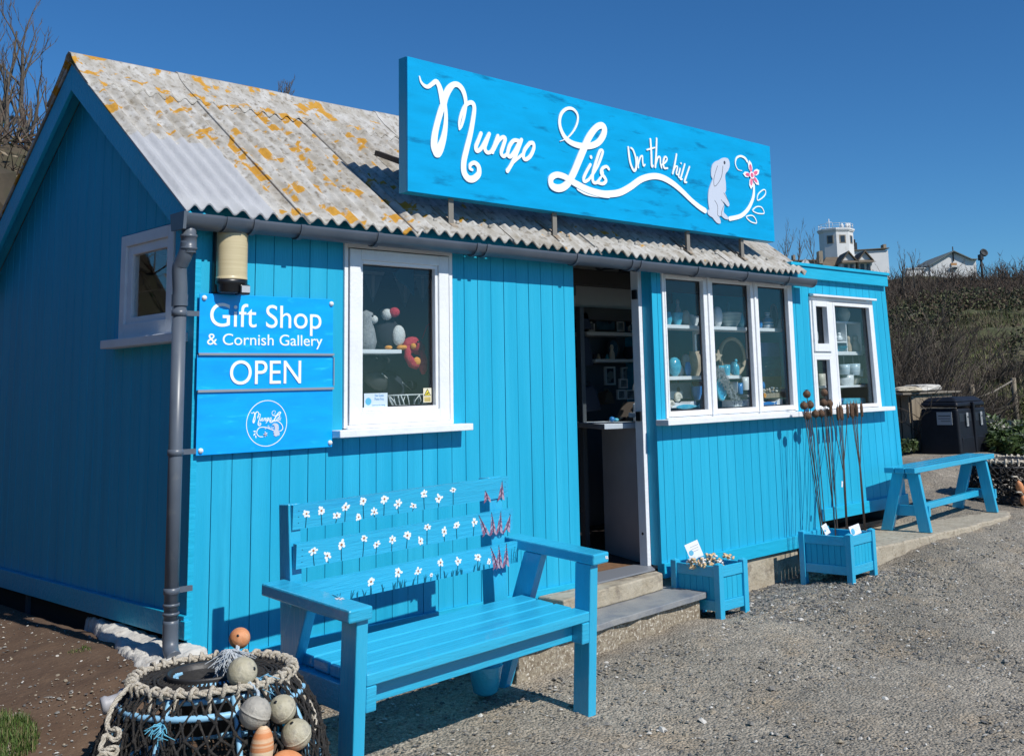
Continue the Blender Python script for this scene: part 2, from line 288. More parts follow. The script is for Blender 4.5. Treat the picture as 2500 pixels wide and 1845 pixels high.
# grass, seen at the left edge of the photo
gcol = [mat('grass_green', (.055, .105, .018), (.09, .14, .03), 20, .6), mat('grass_straw', (.20, .18, .08), rough=.8), mat('leaf_dark', (.03, .06, .018), rough=.6)]
def blades(name, P, H, mats, mi, wd=.004, lean=.6, kind='stuff'):
    n = len(P); th = rng.random(n)*6.283; l = rng.random(n)*lean; dx, dy = np.cos(th), np.sin(th); v = np.zeros((n, 5, 3))
    w_ = wd*(.6+rng.random(n)*.8)
    for k, (t, ww) in enumerate(((0, 1), (0, -1), (.55, -.7), (.55, .7), (1, 0))):
        v[:, k, 0] = P[:, 0]+dx*l*H*t*t-dy*w_*ww; v[:, k, 1] = P[:, 1]+dy*l*H*t*t+dx*w_*ww; v[:, k, 2] = P[:, 2]+H*t*(1-.3*l*t)
    o4 = np.arange(n)[:, None]*5; ff = (o4+np.array([[0, 1, 2, 3]])).tolist()+(o4+np.array([[3, 2, 4]])).tolist()
    me = bpy.data.meshes.new(name); me.from_pydata(v.reshape(-1, 3).tolist(), [], ff)
    for m in mats: me.materials.append(m)
    me.polygons.foreach_set('material_index', np.concatenate([mi, mi]).astype(np.int32)); me.update(); o = bpy.data.objects.new(name, me); sc.collection.objects.link(o)
    if kind: o['kind'] = kind
    return o
def patch(cx, cy, rx, ry, n, h, mixp=(.75, .25, 0)):
    r_ = np.sqrt(rng.random(n)); t = rng.random(n)*6.283; x = cx+r_*rx*np.cos(t); y = cy+r_*ry*np.sin(t); keep = fbm(x*5, y*5, 3, 31) > -.35+.5*r_-.1
    x, y = x[keep], y[keep]; return np.stack([x, y, gh(x, y)-.003], -1), h*(.4+rng.random(len(x))*.8), rng.choice(3, len(x), p=mixp)
def gp(u, v):
    p = at(u, v, z=.25)
    for _ in range(8): p = at(u, v, z=gz(p.x, p.y))
    return p
q1, q2, q3, q4, q5 = gp(10, 1800), gp(0, 1470), gp(225, 1560), gp(210, 1825), gp(195, 1590)
B = [patch(q1.x-.12, q1.y-.10, .19, .20, 4200, .05), patch(q1.x-.1, q1.y+.25, .13, .14, 1500, .05), patch(q2.x-.2, q2.y+.1, .28, .14, 900, .05), patch(q3.x, q3.y, .07, .05, 180, .025, (.5, .2, .3)), patch(q4.x, q4.y, .12, .06, 330, .02, (.5, .4, .1)), patch(q5.x, q5.y, .05, .05, 120, .02, (.4, .3, .3))]
blades('grass', np.concatenate([b[0] for b in B]), np.concatenate([b[1] for b in B]), gcol, np.concatenate([b[2] for b in B]), .0022)
# ---------------------------------------------------------------- the hut
hut = thing('gift_shop_hut', 'bright blue timber boarded gift shop hut with corrugated roof and open doorway', 'shop hut')
RS, RZ0, RY, RZ = .727, 2.325, 1.205, 3.201      # front roof slope, height over the wall, ridge
def rz_(y): return RZ0+RS*y if y <= RY else RZ-.75*(y-RY)
WT = .02
def X_(u, v, y=0): return at(u, v, y=y).x
def Z_(u, v, y=0): return at(u, v, y=y).z
# openings in the front wall: x0,x1,z0,z1
op1 = (.765, 1.446, 1.262, 2.30); opd = (2.392, 3.12, .0, 2.30); op2 = (3.212, 4.752, 1.226, 2.30); op3 = (5.0, 5.96, 1.215, 2.115)
def front_boards(x0, x1, zb, zt, ops, shear=None, pitch=.0962, y0=0.0, off=.01):
    b = MB(); x = x0
    k = 0
    xs_ = [x0]
    while xs_[-1]+pitch*1.35 < x1: xs_.append(xs_[-1]+pitch)
    xs_.append(x1)
    for a, c in zip(xs_, xs_[1:]):
        cuts = [a, c]
        for o in ops:
            for e in o[:2]:
                if a+.002 < e < c-.002: cuts.append(e)
        cuts.sort()
        for p, q in zip(cuts, cuts[1:]):
            m = (p+q)/2; segs = [(zb, zt)]
            for o in ops:
                if o[0] < m < o[1]:
                    ns = []
                    for s0, s1 in segs:
                        if o[2] > s0: ns.append((s0, min(o[2], s1)))
                        if o[3] < s1: ns.append((max(o[3], s0), s1))
                    segs = ns
            g0 = .0016 if p == a else 0; g1 = .0016 if q == c else 0; j = random.uniform(-.0008, .0008)
            for s0, s1 in segs:
                if s1-s0 < .01: continue
                n0 = len(b.v); b.box(p+g0, q-g1, y0+j, y0+WT, s0, s1)
                if shear: b.v[n0:] = [(v[0]+shear(v[0], v[2]), v[1], v[2]) for v in b.v[n0:]]
    return b
fw_ = front_boards(0.0, 5.0, .27, 2.27, [op1, opd, op2])
fw_.build('front_wall', paint, hut, bevel=.0022)
def backing(x0, x1, zb, zt, ops, ya, yb, b=None):
    b = b or MB(); cuts = sorted({x0, x1, *[e for o in ops for e in o[:2] if x0 < e < x1]})
    for p, q in zip(cuts, cuts[1:]):
        m = (p+q)/2; segs = [(zb, zt)]
        for o in ops:
            if o[0] < m < o[1]:
                ns = []
                for s0, s1 in segs:
                    if o[2] > s0: ns.append((s0, min(o[2], s1)))
                    if o[3] < s1: ns.append((max(o[3], s0), s1))
                segs = ns
        for s0, s1 in segs:
            if s1-s0 > .01: b.box(p, q, ya, yb, s0, s1)
    return b
backing(.0225, 4.999, .27, 2.265, [op1, opd, op2], WT+.0005, .034).build('wall_backing', paint, hut)
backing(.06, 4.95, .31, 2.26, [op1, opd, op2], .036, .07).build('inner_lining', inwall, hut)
# side (gable) wall of vertical boards under the barge board
opw = (.205, .776, 1.725, 2.235)
sb = MB(); y = 0.0; edges = [0.0]
while edges[-1] < 2.44: edges.append(min(edges[-1]+.1015, 2.45))
for a, c in zip(edges, edges[1:]):
    cuts = sorted([a, c]+[e for e in opw[:2]+(RY,) if a+.002 < e < c-.002])
    for p, q in zip(cuts, cuts[1:]):
        g0 = .0018 if p == a else 0; g1 = .0018 if q == c else 0; m = (p+q)/2
        def piece(z0, top0, top1): sb.prism([(p+g0, z0), (q-g1, z0), (q-g1, top1), (p+g0, top0)], 0, 0.0, WT)
        t0, t1 = rz_(p)-.05, rz_(q)-.05
        if opw[0] < m < opw[1]:
            piece(.46, opw[2], opw[2])
            if min(t0, t1) > opw[3]+.01: piece(opw[3], t0, t1)
        else: piece(.46, t0, t1)
sb.build('side_wall', paint, hut, bevel=.0022)
sk = MB()
for p, q, z0, z1 in ((.02, .205, .46, 0), (.205, .776, .46, 1.725), (.205, .776, 2.235, 0), (.776, RY, .46, 0), (RY, 2.44, .46, 0)):
    sk.prism([(p, z0), (q, z0), (q, z1 or rz_(q)-.06), (p, z1 or rz_(p)-.06)], 0, WT+.0006, .032)
sk.build('wall_backing', paint, hut)
bk = MB(); bk.box(0, 4.99, 2.43, 2.46, .3, 2.2); bk.prism([(0.05, .3), (2.43, .3), (2.43, rz_(2.43)-.08), (RY, RZ-.08), (.05, rz_(.05)-.08)], 0, 4.955, 4.985); bk.build('rear_wall', paint, hut)
# skirting boards
pl = MB(); pl.box(3.12, 4.90, -.022, -.0005, .255, .345); pl.box(0.0, 2.392, -.022, -.0005, .255, .345); pl.box(4.90, 4.94, -.03, -.0005, .24, .36)
pl.prism([(-.022, .255), (-.0005, .255), (-.0005, .345), (-.022, .345)], 0, 4.94, 4.99); pl.build('skirting_board', paintw, hut, bevel=.003)
pl = MB(); pl.box(-.024, -.0005, -.02, 2.46, .442, .538); pl.box(-.03, .0, -.04, .0, .445, .52); pl.build('skirting_board', paintw, hut, bevel=.003)
# corner trim
ct = MB(); ct.box(-.006, .022, -.008, -.0004, .345, 2.26); ct.build('corner_trim', paintw, hut, bevel=.002)
# foundation
fd = MB(); fd.prism([(1.36, -.1), (4.73, -.1), (4.66, .25), (1.36, .25)], 1, .006, .3); fd.build('foundation', concrete, hut, bevel=.008)
fd = MB(); fd.box(4.95, 6.15, .25, 2.2, -.1, .40); fd.box(.04, 4.9, .32, 2.4, -.1, .30); fd.box(.05, 2.2, .32, 2.42, .2, .44); fd.build('foundation', indark, hut)  # near-black colour stands for the shadow gap under the boards
# floor, inner rear wall and ceiling of the shop
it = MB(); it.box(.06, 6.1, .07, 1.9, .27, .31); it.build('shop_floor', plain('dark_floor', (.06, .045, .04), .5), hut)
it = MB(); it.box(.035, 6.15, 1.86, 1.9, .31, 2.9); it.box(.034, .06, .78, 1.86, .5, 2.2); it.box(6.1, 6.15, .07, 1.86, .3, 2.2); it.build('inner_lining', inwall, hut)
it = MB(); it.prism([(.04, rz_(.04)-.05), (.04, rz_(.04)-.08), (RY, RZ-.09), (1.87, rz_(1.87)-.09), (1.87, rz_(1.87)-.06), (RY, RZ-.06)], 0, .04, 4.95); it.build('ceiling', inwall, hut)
it = MB()
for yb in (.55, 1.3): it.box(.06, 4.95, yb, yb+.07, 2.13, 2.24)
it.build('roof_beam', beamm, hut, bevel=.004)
# ---- corrugated roof
lichen = mat('corrugated_cement', (.32, .295, .25), (.50, .49, .465), 9, .85, .35, 60, (1.4, .55, 1), c3=(.17, .14, .10), s3=34, t3=(.52, .72)); 
def lichenize(m, thr=(.572, .600), scale=8, xfade=True):
    n = m.node_tree.nodes; l = m.node_tree.links; p = n['Principled BSDF']; tc = [q for q in n if q.type == 'TEX_COORD'][0]; base = p.inputs['Base Color'].links[0].from_socket
    q = n.new('ShaderNodeTexNoise'); q.inputs['Scale'].default_value = scale; q.inputs['Detail'].default_value = 5; q.inputs['Roughness'].default_value = .55; q.inputs['Distortion'].default_value = .3; l.new(tc.outputs['Object'], q.inputs['Vector'])
    sp = n.new('ShaderNodeSeparateXYZ'); l.new(tc.outputs['Object'], sp.inputs[0]); mr = n.new('ShaderNodeMapRange'); mr.inputs[1].default_value = 1.2; mr.inputs[2].default_value = 2.6; mr.inputs[3].default_value = 0; mr.inputs[4].default_value = .09; l.new(sp.outputs[0], mr.inputs[0])
    sb_ = n.new('ShaderNodeMath'); sb_.operation = 'SUBTRACT'; l.new(q.outputs['Fac'], sb_.inputs[0]); l.new(mr.outputs[0], sb_.inputs[1])
    cr = n.new('ShaderNodeValToRGB'); cr.color_ramp.elements[0].position, cr.color_ramp.elements[1].position = thr; l.new(sb_.outputs[0], cr.inputs[0])
    q2_ = n.new('ShaderNodeTexNoise'); q2_.inputs['Scale'].default_value = 45; l.new(tc.outputs['Object'], q2_.inputs['Vector']); c2 = n.new('ShaderNodeValToRGB'); c2.color_ramp.elements[0].color = (.36, .17, .012, 1); c2.color_ramp.elements[1].color = (.58, .31, .04, 1); l.new(q2_.outputs['Fac'], c2.inputs[0])
    mx = n.new('ShaderNodeMix'); mx.data_type = 'RGBA'; l.new(cr.outputs[0], mx.inputs[0]); l.new(base, mx.inputs[6]); l.new(c2.outputs[0], mx.inputs[7])
    # pale grey coating brushed over the lower near corner of the sheets, with a ragged edge
    def M_(op, a, b=None):
        q = n.new('ShaderNodeMath'); q.operation = op
        for i_, v_ in ((0, a), (1, b)):
            if v_ is None: continue
            if hasattr(v_, 'links'): l.new(v_, q.inputs[i_])
            else: q.inputs[i_].default_value = v_
        return q.outputs[0]
    qn = n.new('ShaderNodeTexNoise'); qn.inputs['Scale'].default_value = 7; qn.inputs['Detail'].default_value = 5; l.new(tc.outputs['Object'], qn.inputs['Vector']); w3 = M_('MULTIPLY', M_('SUBTRACT', qn.outputs['Fac'], .5), .30)
    ex = M_('MULTIPLY', M_('SUBTRACT', .325, M_('ADD', sp.outputs[0], M_('MULTIPLY', w3, .35))), 120.0); ey = M_('MULTIPLY', M_('SUBTRACT', .50, M_('ADD', sp.outputs[1], w3)), 90.0); cx2 = M_('MINIMUM', ex, ey); cl = n.new('ShaderNodeClamp'); l.new(cx2, cl.inputs[0])
    m2 = n.new('ShaderNodeMix'); m2.data_type = 'RGBA'; l.new(cl.outputs[0], m2.inputs[0]); l.new(mx.outputs[2], m2.inputs[6]); c4 = n.new('ShaderNodeValToRGB'); c4.color_ramp.elements[0].color = (.33, .34, .36, 1); c4.color_ramp.elements[1].color = (.46, .47, .49, 1); l.new(qn.outputs['Fac'], c4.inputs[0]); l.new(c4.outputs[0], m2.inputs[7]); l.new(m2.outputs[2], p.inputs['Base Color'])
lichenize(lichen)
patchm = mat('newer_sheet', (.36, .38, .40), (.45, .46, .48), 6, .8, .3, 60, c3=(.36, .35, .32), s3=10, t3=(.6, .8))
def sheet(x0, x1, ya, yb, lift, name, m, jag=.0, amp=.0148, pit=.0775, under=.007):
    b = MB().smooth(); nx_ = int((x1-x0)/pit*10); ny_ = 10; sl_ = (RS if ya < RY else -.75)
    g = []
    for j in range(ny_+1):
        y_ = ya+(yb-ya)*j/ny_
        for i in range(nx_+1):
            x_ = x0+(x1-x0)*i/nx_; e = jag*vnoise(np.array(x_*9.), np.array(3.), 4) if j == 0 else 0; yy = y_-e
            g.append((x_, yy, rz_(yy)+amp*math.cos(2*math.pi*x_/pit)+lift+.011*(1-(x_-x0)/(x1-x0))+.002*float(vnoise(np.array(x_*3), np.array(y_*3), 77))))
    N = len(g); g2 = [(p[0], p[1]+.003, p[2]-under) for p in g]; W_ = nx_+1
    fs = [(j*W_+i, j*W_+i+1, (j+1)*W_+i+1, (j+1)*W_+i) for j in range(ny_) for i in range(nx_)]
    fs2 = [tuple(N+k for k in f[::-1]) for f in fs]; b.add(g+g2, fs+fs2); b.smooth(False)
    ed = [(i, i+1) for i in range(nx_)]+[((ny_)*W_+i+1, ny_*W_+i) for i in range(nx_)]+[((j+1)*W_, j*W_) for j in range(ny_)]+[(j*W_+nx_, (j+1)*W_+nx_) for j in range(ny_)]
    o = len(b.v)-2*N
    for p, q in ed: b.f.append([o+q, o+p, o+p+N, o+q+N]); b.m.append(0); b.sm.append(False)
    return b.build(name, m, hut)
seams = [-.12, .455, 1.13, 1.80, 2.47, 3.14, 3.81, 4.44, 4.80]
for i, (a, c) in enumerate(zip(seams, seams[1:])):
    sheet(a, c+.05 if i < 7 else c, -.13+random.uniform(-.012, .012), RY-.01, .012+.0004*i, 'roof_sheet', lichen, .03)
    sheet(a, c+.05 if i < 7 else c, RY+.01, 2.6, .014+.007*(i % 2)+.0008*i, 'rear_roof_sheet', lichen, 0)
# ridge caps: rolled top with two wings whose lower edge follows the corrugations
for i, (a, c) in enumerate(zip([-.13, .455, 1.135, 1.80, 2.47, 3.14, 3.81, 4.44], [.49, 1.17, 1.84, 2.51, 3.18, 3.85, 4.48, 4.82])):
    b = MB().smooth(); nx_ = max(8, int((c-a)/.00775)); prof = []
    lift = .030+.006*(i % 2)
    pr = [(-.27, -.27*RS, 1), (-.20, -.20*RS, .6), (-.12, -.12*RS+.004, .2), (-.055, -.055*RS+.016, 0), (-.03, .012, 0), (0, .026, 0), (.03, .012, 0), (.055, -.055*.75+.016, 0), (.15, -.15*.75+.004, .3), (.27, -.27*.75, 1)]
    g = []
    for dy, dz, am in pr:
        for k in range(nx_+1):
            x_ = a+(c-a)*k/nx_; g.append((x_, RY+dy, RZ+dz+lift+.013*am*math.cos(2*math.pi*x_/.0775)))
    N = len(g); W_ = nx_+1; g2 = [(p[0], p[1], p[2]-.009) for p in g]; ny_ = len(pr)-1
    fs = [(j*W_+i2, j*W_+i2+1, (j+1)*W_+i2+1, (j+1)*W_+i2) for j in range(ny_) for i2 in range(nx_)]
    b.add(g+g2, fs+[tuple(N+k for k in f[::-1]) for f in fs]); b.smooth(False)
    for p, q in [(i2, i2+1) for i2 in range(nx_)]+[(ny_*W_+i2+1, ny_*W_+i2) for i2 in range(nx_)]+[((j+1)*W_, j*W_) for j in range(ny_)]+[(j*W_+nx_, (j+1)*W_+nx_) for j in range(ny_)]:
        b.f.append([q, p, p+N, q+N]); b.m.append(0); b.sm.append(False)
    b.build('ridge_cap', lichen, hut)
# roofing bolts along the lit eave
for k in range(17):
    b = MB(); x_ = .0775*round((1.3+k*.21)/.0775); b.lathe([(.0001, .012), (.008, .010), (.011, .002), (.011, -.004)], (x_, .0-.03, rz_(-.03)+.034), 8); b.build('roof_bolt', lichen, hut)
# barge boards and soffit on the near gable
bb = MB(); wv = .125
bb.prism([(-.14, rz_(-.14)-.005), (RY, RZ-.005), (RY, RZ-.005-wv-.02), (-.06, rz_(-.06)-wv-.02), (-.14, rz_(-.14)-.05)], 0, -.108, -.088)
bb.prism([(RY, RZ-.005), (2.6, rz_(2.6)-.005), (2.6, rz_(2.6)-wv-.03), (RY, RZ-.005-wv-.02)], 0, -.108, -.088)
bb.build('barge_board', paintw, hut, bevel=.002)
sf = MB(); sf.prism([(-.12, rz_(-.12)-.03), (RY, RZ-.03), (RY, RZ-.045), (-.12, rz_(-.12)-.045)], 0, -.087, -.002); sf.prism([(RY, RZ-.03), (2.6, rz_(2.6)-.03), (2.6, rz_(2.6)-.045), (RY, RZ-.045)], 0, -.087, -.002); sf.build('soffit', paint, hut)
fa = MB(); fa.box(-.087, 4.82, -.024, -.004, 2.215, 2.295); fa.build('fascia_board', paint, hut)
# small white side window
sw = MB(); a0, a1, z0, z1 = .215, .766, 1.73, 2.232
sw.box(-.004, .045, a0, a0+.055, z0, z1); sw.box(-.004, .045, a1-.055, a1, z0, z1); sw.box(-.004, .045, a0+.055, a1-.055, z1-.055, z1); sw.box(-.004, .045, a0+.055, a1-.055, z0, z0+.07)
sw.mt(0).box(.008, .044, a0+.055, a0+.085, z0+.07, z1-.055); sw.box(.008, .044, a1-.105, a1-.055, z0+.07, z1-.055); sw.box(.008, .044, a0+.085, a1-.105, z1-.10, z1-.055); sw.box(.008, .044, a0+.085, a1-.105, z0+.07, z0+.10)
swo = sw.build('side_window_frame', white, hut, bevel=.003); g = MB(); g.box(.022, .026, a0+.08, a1-.10, z0+.09, z1-.09); g.build('pane', glass, swo)
sl_ = MB(); sl_.box(-.075, .01, .06, .80, 1.685, 1.725); sl_.build('window_sill', white, swo, bevel=.004)
# ---------------------------------------------------------------- front windows
def frame(b, x0, x1, z0, z1, w, y0, y1, wb=None, wt=None):
    wb = wb or w; wt = wt or w
    b.box(x0, x0+w, y0, y1, z0, z1); b.box(x1-w, x1, y0, y1, z0, z1); b.box(x0+w, x1-w, y0, y1, z0, z0+wb); b.box(x0+w, x1-w, y0, y1, z1-wt, z1)
seal = plain('black_glazing_seal', (.02, .02, .022), .6)
# window left of the door
b = MB(); b.box(.765, .786, -.014, .03, 1.275, 2.19); b.box(1.424, 1.446, -.014, .03, 1.275, 2.19); b.box(.786, 1.424, -.014, .03, 2.155, 2.19); b.box(.786, 1.424, -.004, .03, 1.275, 1.285)
wn1 = b.build('display_window_frame', white, hut, bevel=.002)
b = MB(); frame(b, .793, 1.417, 1.290, 2.150, .066, -.020, .028, .062, .052); frame(b, .859, 1.351, 1.352, 2.098, .018, -.008, .026); b.build('sash', white, wn1, bevel=.003)
b = MB(); frame(b, .877, 1.333, 1.370, 2.080, .006, .018, .030); b.build('glazing_seal', seal, wn1)
b = MB(); b.box(.877, 1.333, .020, .024, 1.370, 2.080); b.build('pane', glass, wn1)
b = MB(); b.box(.690, 1.512, -.095, .0, 1.235, 1.270); b.box(.78, 1.44, -.022, .03, 1.2705, 1.289); b.build('window_sill', white, wn1, bevel=.004)
# wide three light window right of the door
c8 = lambda x, y: (1600+x/3.7317, 640+y/3.7317)
xa = [X_(*c8(p, 1335), y=0.0) for p in (125, 470, 555, 905, 975, 1250)]
zg0, zg1 = Z_(*c8(600, 1335)), Z_(*c8(600, 190)); xo0, xo1 = 3.212, 4.752
b = MB(); b.box(xo0, xo0+.022, -.012, .03, 1.23, 2.19); b.box(xo1-.03, xo1, -.012, .03, 1.23, 2.19); b.box(xo0+.022, xo1-.03, -.012, .03, 2.165, 2.19); b.box(xo0+.022, xo1-.03, -.006, .03, 1.2265, 1.236)
wn2 = b.build('display_window_frame', white, hut, bevel=.002)
lights = [(xo0+.024, (xa[1]+xa[2])/2-.012), ((xa[1]+xa[2])/2+.012, (xa[3]+xa[4])/2-.012), ((xa[3]+xa[4])/2+.012, xo1-.032)]
for i in (0, 1): b = MB(); b.box(lights[i][1]+.001, lights[i+1][0]-.001, -.024, .03, 1.237, 2.164); b.build('mullion', white, wn2, bevel=.003)
for k, (p, q) in enumerate(lights):
    g0, g1 = xa[2*k], xa[2*k+1]
    b = MB(); b.box(p, g0, -.014, .028, 1.238, 2.162); b.box(g1, q, -.014, .028, 1.238, 2.162); b.box(g0, g1, -.014, .028, 1.238, zg0); b.box(g0, g1, -.014, .028, zg1, 2.162); b.build('sash', white, wn2, bevel=.004)
    b = MB(); frame(b, g0+.0005, g1-.0005, zg0+.0005, zg1-.0005, .007, .018, .030); b.build('glazing_seal', seal, wn2)
    b = MB(); b.box(g0, g1, .020, .024, zg0, zg1); b.build('pane', glass, wn2)
b = MB(); b.box(3.112, 4.70, -.105, .0, 1.190, 1.226); b.build('window_sill', white, wn2, bevel=.004)
b = MB(); b.box(3.20, 4.80, -.045, -.0145, 2.176, 2.20); b.build('drip_rail', white, wn2, bevel=.003)
# ---------------------------------------------------------------- doorway
df = MB(); df.box(3.085, 3.119, .085, .15, .325, 2.26); df.box(2.393, 2.43, .085, .15, .325, 2.26); df.box(2.43, 3.085, .085, .15, 2.20, 2.26)
dfo = df.build('door_frame', white, hut, bevel=.003)
df = MB(); df.box(3.1195, 3.135, .0205, .16, .33, 2.27); df.box(2.374, 2.3915, .0205, .16, .33, 2.27); df.build('door_reveal', paint, hut)
for z_ in (2.0, 1.22): hg = MB(); hg.box(3.068, 3.084, .090, .13, z_, z_+.06); hg.build('hinge', blackp, dfo, bevel=.002)
hl = MB()
hl.lathe([(.0, 0), (.009, .001), (.009, -.003)], (3.0845, .118, .52), 10, M=Matrix.Rotation(R(-90), 3, 'Y')); hl.build('bolt_hole', blackp, dfo)
# white header board with a frieze of dark fish over the doorway inside
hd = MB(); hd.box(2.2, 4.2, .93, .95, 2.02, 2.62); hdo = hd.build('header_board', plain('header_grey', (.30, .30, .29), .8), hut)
fishm = plain('dark_fish_print', (.035, .04, .045), .7)
def fish2d(cx, cz, L, H, y, tilt=0):
    pts = [(-.5, 0), (-.62, .16), (-.58, 0), (-.62, -.16)]; top = [(-.4, .05), (-.1, .17), (.2, .16), (.42, .05), (.5, 0)]; bot = [(.42, -.06), (.2, -.14), (-.1, -.14), (-.4, -.04)]
    poly = [pts[2], (-.64, .20), (-.46, .03)]+top+bot+[(-.46, -.03), (-.64, -.20)]
    c, s = math.cos(tilt), math.sin(tilt); return [(cx+(px*c*L-pz*s*H*2.2), cz+(px*s*L+pz*c*H*2.2)) for px, pz in poly]
fb = MB(); k = 3.932; cD = lambda x, y: (1400+x/3.932, 640+y/3.932)
for (u, v, L, H, t) in ((205, 140, .42, .07, .22), (400, 135, .22, .035, .14), (410, 40, .36, .06, .22), (545, 55, .22, .035, .2)):
    p = at(*cD(u, v), y=.925); fb.prism(fish2d(p.x, p.z, L, H, 0, t), 1, .924, .928)
fb.build('fish_frieze', fishm, hdo)
bm_ = MB(); bm_.box(2.2, 4.3, .90, .98, 1.93, 2.018); bm_.build('header_beam', beamm, hdo, bevel=.004)
ap = at(*cD(560, 190), y=.89); b = MB(); b.box(ap.x-.09, ap.x+.12, .80, .895, ap.z-.05, ap.z+.06); b.build('small_box', inwall, hdo); b = MB(); b.box(ap.x-.75, ap.x-.62, .885, .896, ap.z-.13, ap.z-.05); b.build('small_notice', inwall, hdo)
# inside counter with a rounded white top and a pale grey front panel
pr_ = at(1579, 1376, z=.31); plp = at(1484, 1348, z=.31)
ctr = thing('shop_counter', 'shop counter with plain grey front panel and rounded white top just inside the open doorway', 'counter')
d_ = (pr_-plp).normalized(); n_ = Vector((-d_.y, d_.x, 0)); n_ = n_ if n_.y > 0 else -n_; tz = at(1474, 1040, y=plp.y).z
b = MB(); A_ = [plp, pr_+d_*.02, pr_+d_*.02+n_*.02, plp+n_*.02]; b.prism([(p.x, p.y) for p in A_], 2, .312, tz); b.build('front_panel', deskm, ctr, bevel=.002)
b = MB(); o1 = plp-d_*.20-n_*.03; cur = [(plp-d_*.07+n_*.10), plp-d_*.06-n_*.02, plp-n_*.05, pr_-n_*.055+d_*.02, pr_+d_*.02+n_*.28, plp+n_*.22]; b.prism([(p.x, p.y) for p in cur], 2, tz+.001, tz+.035); b.build('counter_top', deskm, ctr, bevel=.004)
CT = tz+.035
# floor strip and mat at the doorway
b = MB(); b.prism([(2.393, -.055), (3.03, -.02), (3.119, .09), (3.119, .20), (2.393, .2)], 2, .3155, .326); b.build('threshold_strip', plain('slate_strip', (.20, .215, .24), .45), hut, bevel=.002)
b = MB(); b.prism([(2.43, .2005), (3.083, .2005), (3.083, .75), (2.43, .75)], 2, .311, .322); tag(b.build('door_mat', floorm), 'worn brown mat on the floor just inside the doorway', 'door mat')
# ---------------------------------------------------------------- steps
st = thing('doorstep', 'two concrete doorsteps topped by a grey slate slab in front of the open doorway', 'doorstep')
def wob(poly, n=10, a=.008, seed=1):
    out = []; r = random.Random(seed)
    for i, p in enumerate(poly):
        q = poly[(i+1) % len(poly)]; L = math.dist(p, q); m = max(1, int(L/.09))
        for k in range(m): t = k/m; out.append((p[0]+(q[0]-p[0])*t+(r.uniform(-a, a) if k else 0), p[1]+(q[1]-p[1])*t+(r.uniform(-a, a) if k else 0)))
    return out
b = MB(); b.prism(wob([(1.40, -.515), (3.085, -.372), (3.128, -.03), (1.43, -.03)], a=.005), 2, .183, .217); b.build('slate_slab', slate, st, bevel=.004)
b = MB(); b.prism(wob([(1.43, -.485), (3.045, -.345), (3.09, -.035), (1.45, -.035)], a=.012, seed=3), 2, -.12, .181); b.build('lower_step', rubble, st, bevel=.006)
b = MB(); b.prism(wob([(2.02, -.225), (2.99, -.112), (3.035, -.026), (2.02, -.026)], a=.008, seed=5), 2, .218, .3145); b.build('upper_step', concrete, st, bevel=.008)
# ---------------------------------------------------------------- gutter and downpipe
gu = MB().smooth(); GZ = lambda x: 2.213-.0035*(x+.14)
def halfpipe(b, x0, x1, r, y0=-.105, th=.004, a0=-8, a1=188, n=14, dz=0):
    vs = []
    for x_ in (x0, x1):
        for rr in (r, r-th):
            for i in range(n+1): t = R(a0+(a1-a0)*i/n)+math.pi; vs.append((x_, y0+rr*math.cos(t), GZ(x_)+dz+rr*math.sin(t)))
    N = n+1; fs = []
    for i in range(n):
        fs += [(i, i+1, 2*N+i+1, 2*N+i), (N+i+1, N+i, 3*N+i, 3*N+i+1)]
    b.smooth(True).add(vs, fs); b.smooth(False); o = len(b.v)-4*N
    for q in (0, 2*N): 
        for i in range(n): b.f.append([o+q+i, o+q+i+1, o+q+N+i+1, o+q+N+i]); b.m.append(0); b.sm.append(False)
    for i in (0, n): b.f.append([o+i, o+2*N+i, o+3*N+i, o+N+i]); b.m.append(0); b.sm.append(False)
halfpipe(gu, -.13, 4.88, .050)
gto = gu.build('gutter', gutterm, hut)
def stopend(x_):
    b = MB(); n = 14; poly = [(-.105+.053*math.cos(R(-8+196*i/n)+math.pi), GZ(x_)+.053*math.sin(R(-8+196*i/n)+math.pi)) for i in range(n+1)]; b.prism(poly, 0, x_, x_+.012); return b
stopend(4.872).build('end_cap', gutterm, gto, bevel=.002)
bz = MB(); bz.prism([(-.157, 2.150), (-.05, 2.150), (-.035, 2.225), (-.165, 2.225)], 0, -.142, -.128); halfpipe(bz, -.135, .045, .056); halfpipe(bz, .06, .15, .055); bz.build('outlet', gutterm, gto)
for x_ in (.19, .43, .86, 1.50, 1.57, 2.27, 2.76, 2.84, 3.42, 3.98, 4.50):
    b = MB(); halfpipe(b, x_, x_+.024, .0575); b.box(x_+.002, x_+.020, -.0605, -.02, GZ(x_)-.03, GZ(x_)-.006); b.build('bracket', gutterm, gto)
dp = MB(); px_, py_ = -.096, -.052
ou = at(459, 560, y=-.09); ox = ou.x
dp.lathe([(.030, 0), (.030, -.05), (.036, -.052), (.036, -.062), (.033, -.064), (.033, -.105), (.036, -.107), (.036, -.115), (.031, -.117), (.031, -.13)], (ox, -.10, 2.185), 20)
path = [tuple(p) for p in cr_spline([(ox, -.10, 2.06), tuple(at(459, 590, y=-.10)), tuple(at(457, 607, y=-.097)), tuple(at(451, 625, y=-.086)), tuple(at(443, 642, y=-.068)), tuple(at(438, 657, y=-.056)), (px_, py_, 1.905), (px_, py_, 1.86)], 5)]
dp.tube(path, .031, 18); dp.lathe([(.0335, 0), (.0335, .05)], (px_, py_, 1.83), 20)
dp.tube([(px_, py_, 1.86), (px_, py_, .46)], .0285, 20)
for z_ in (.60, .565): dp.lathe([(.0285, -.006), (.033, -.005), (.033, .005), (.0285, .006)], (px_, py_, z_), 20)
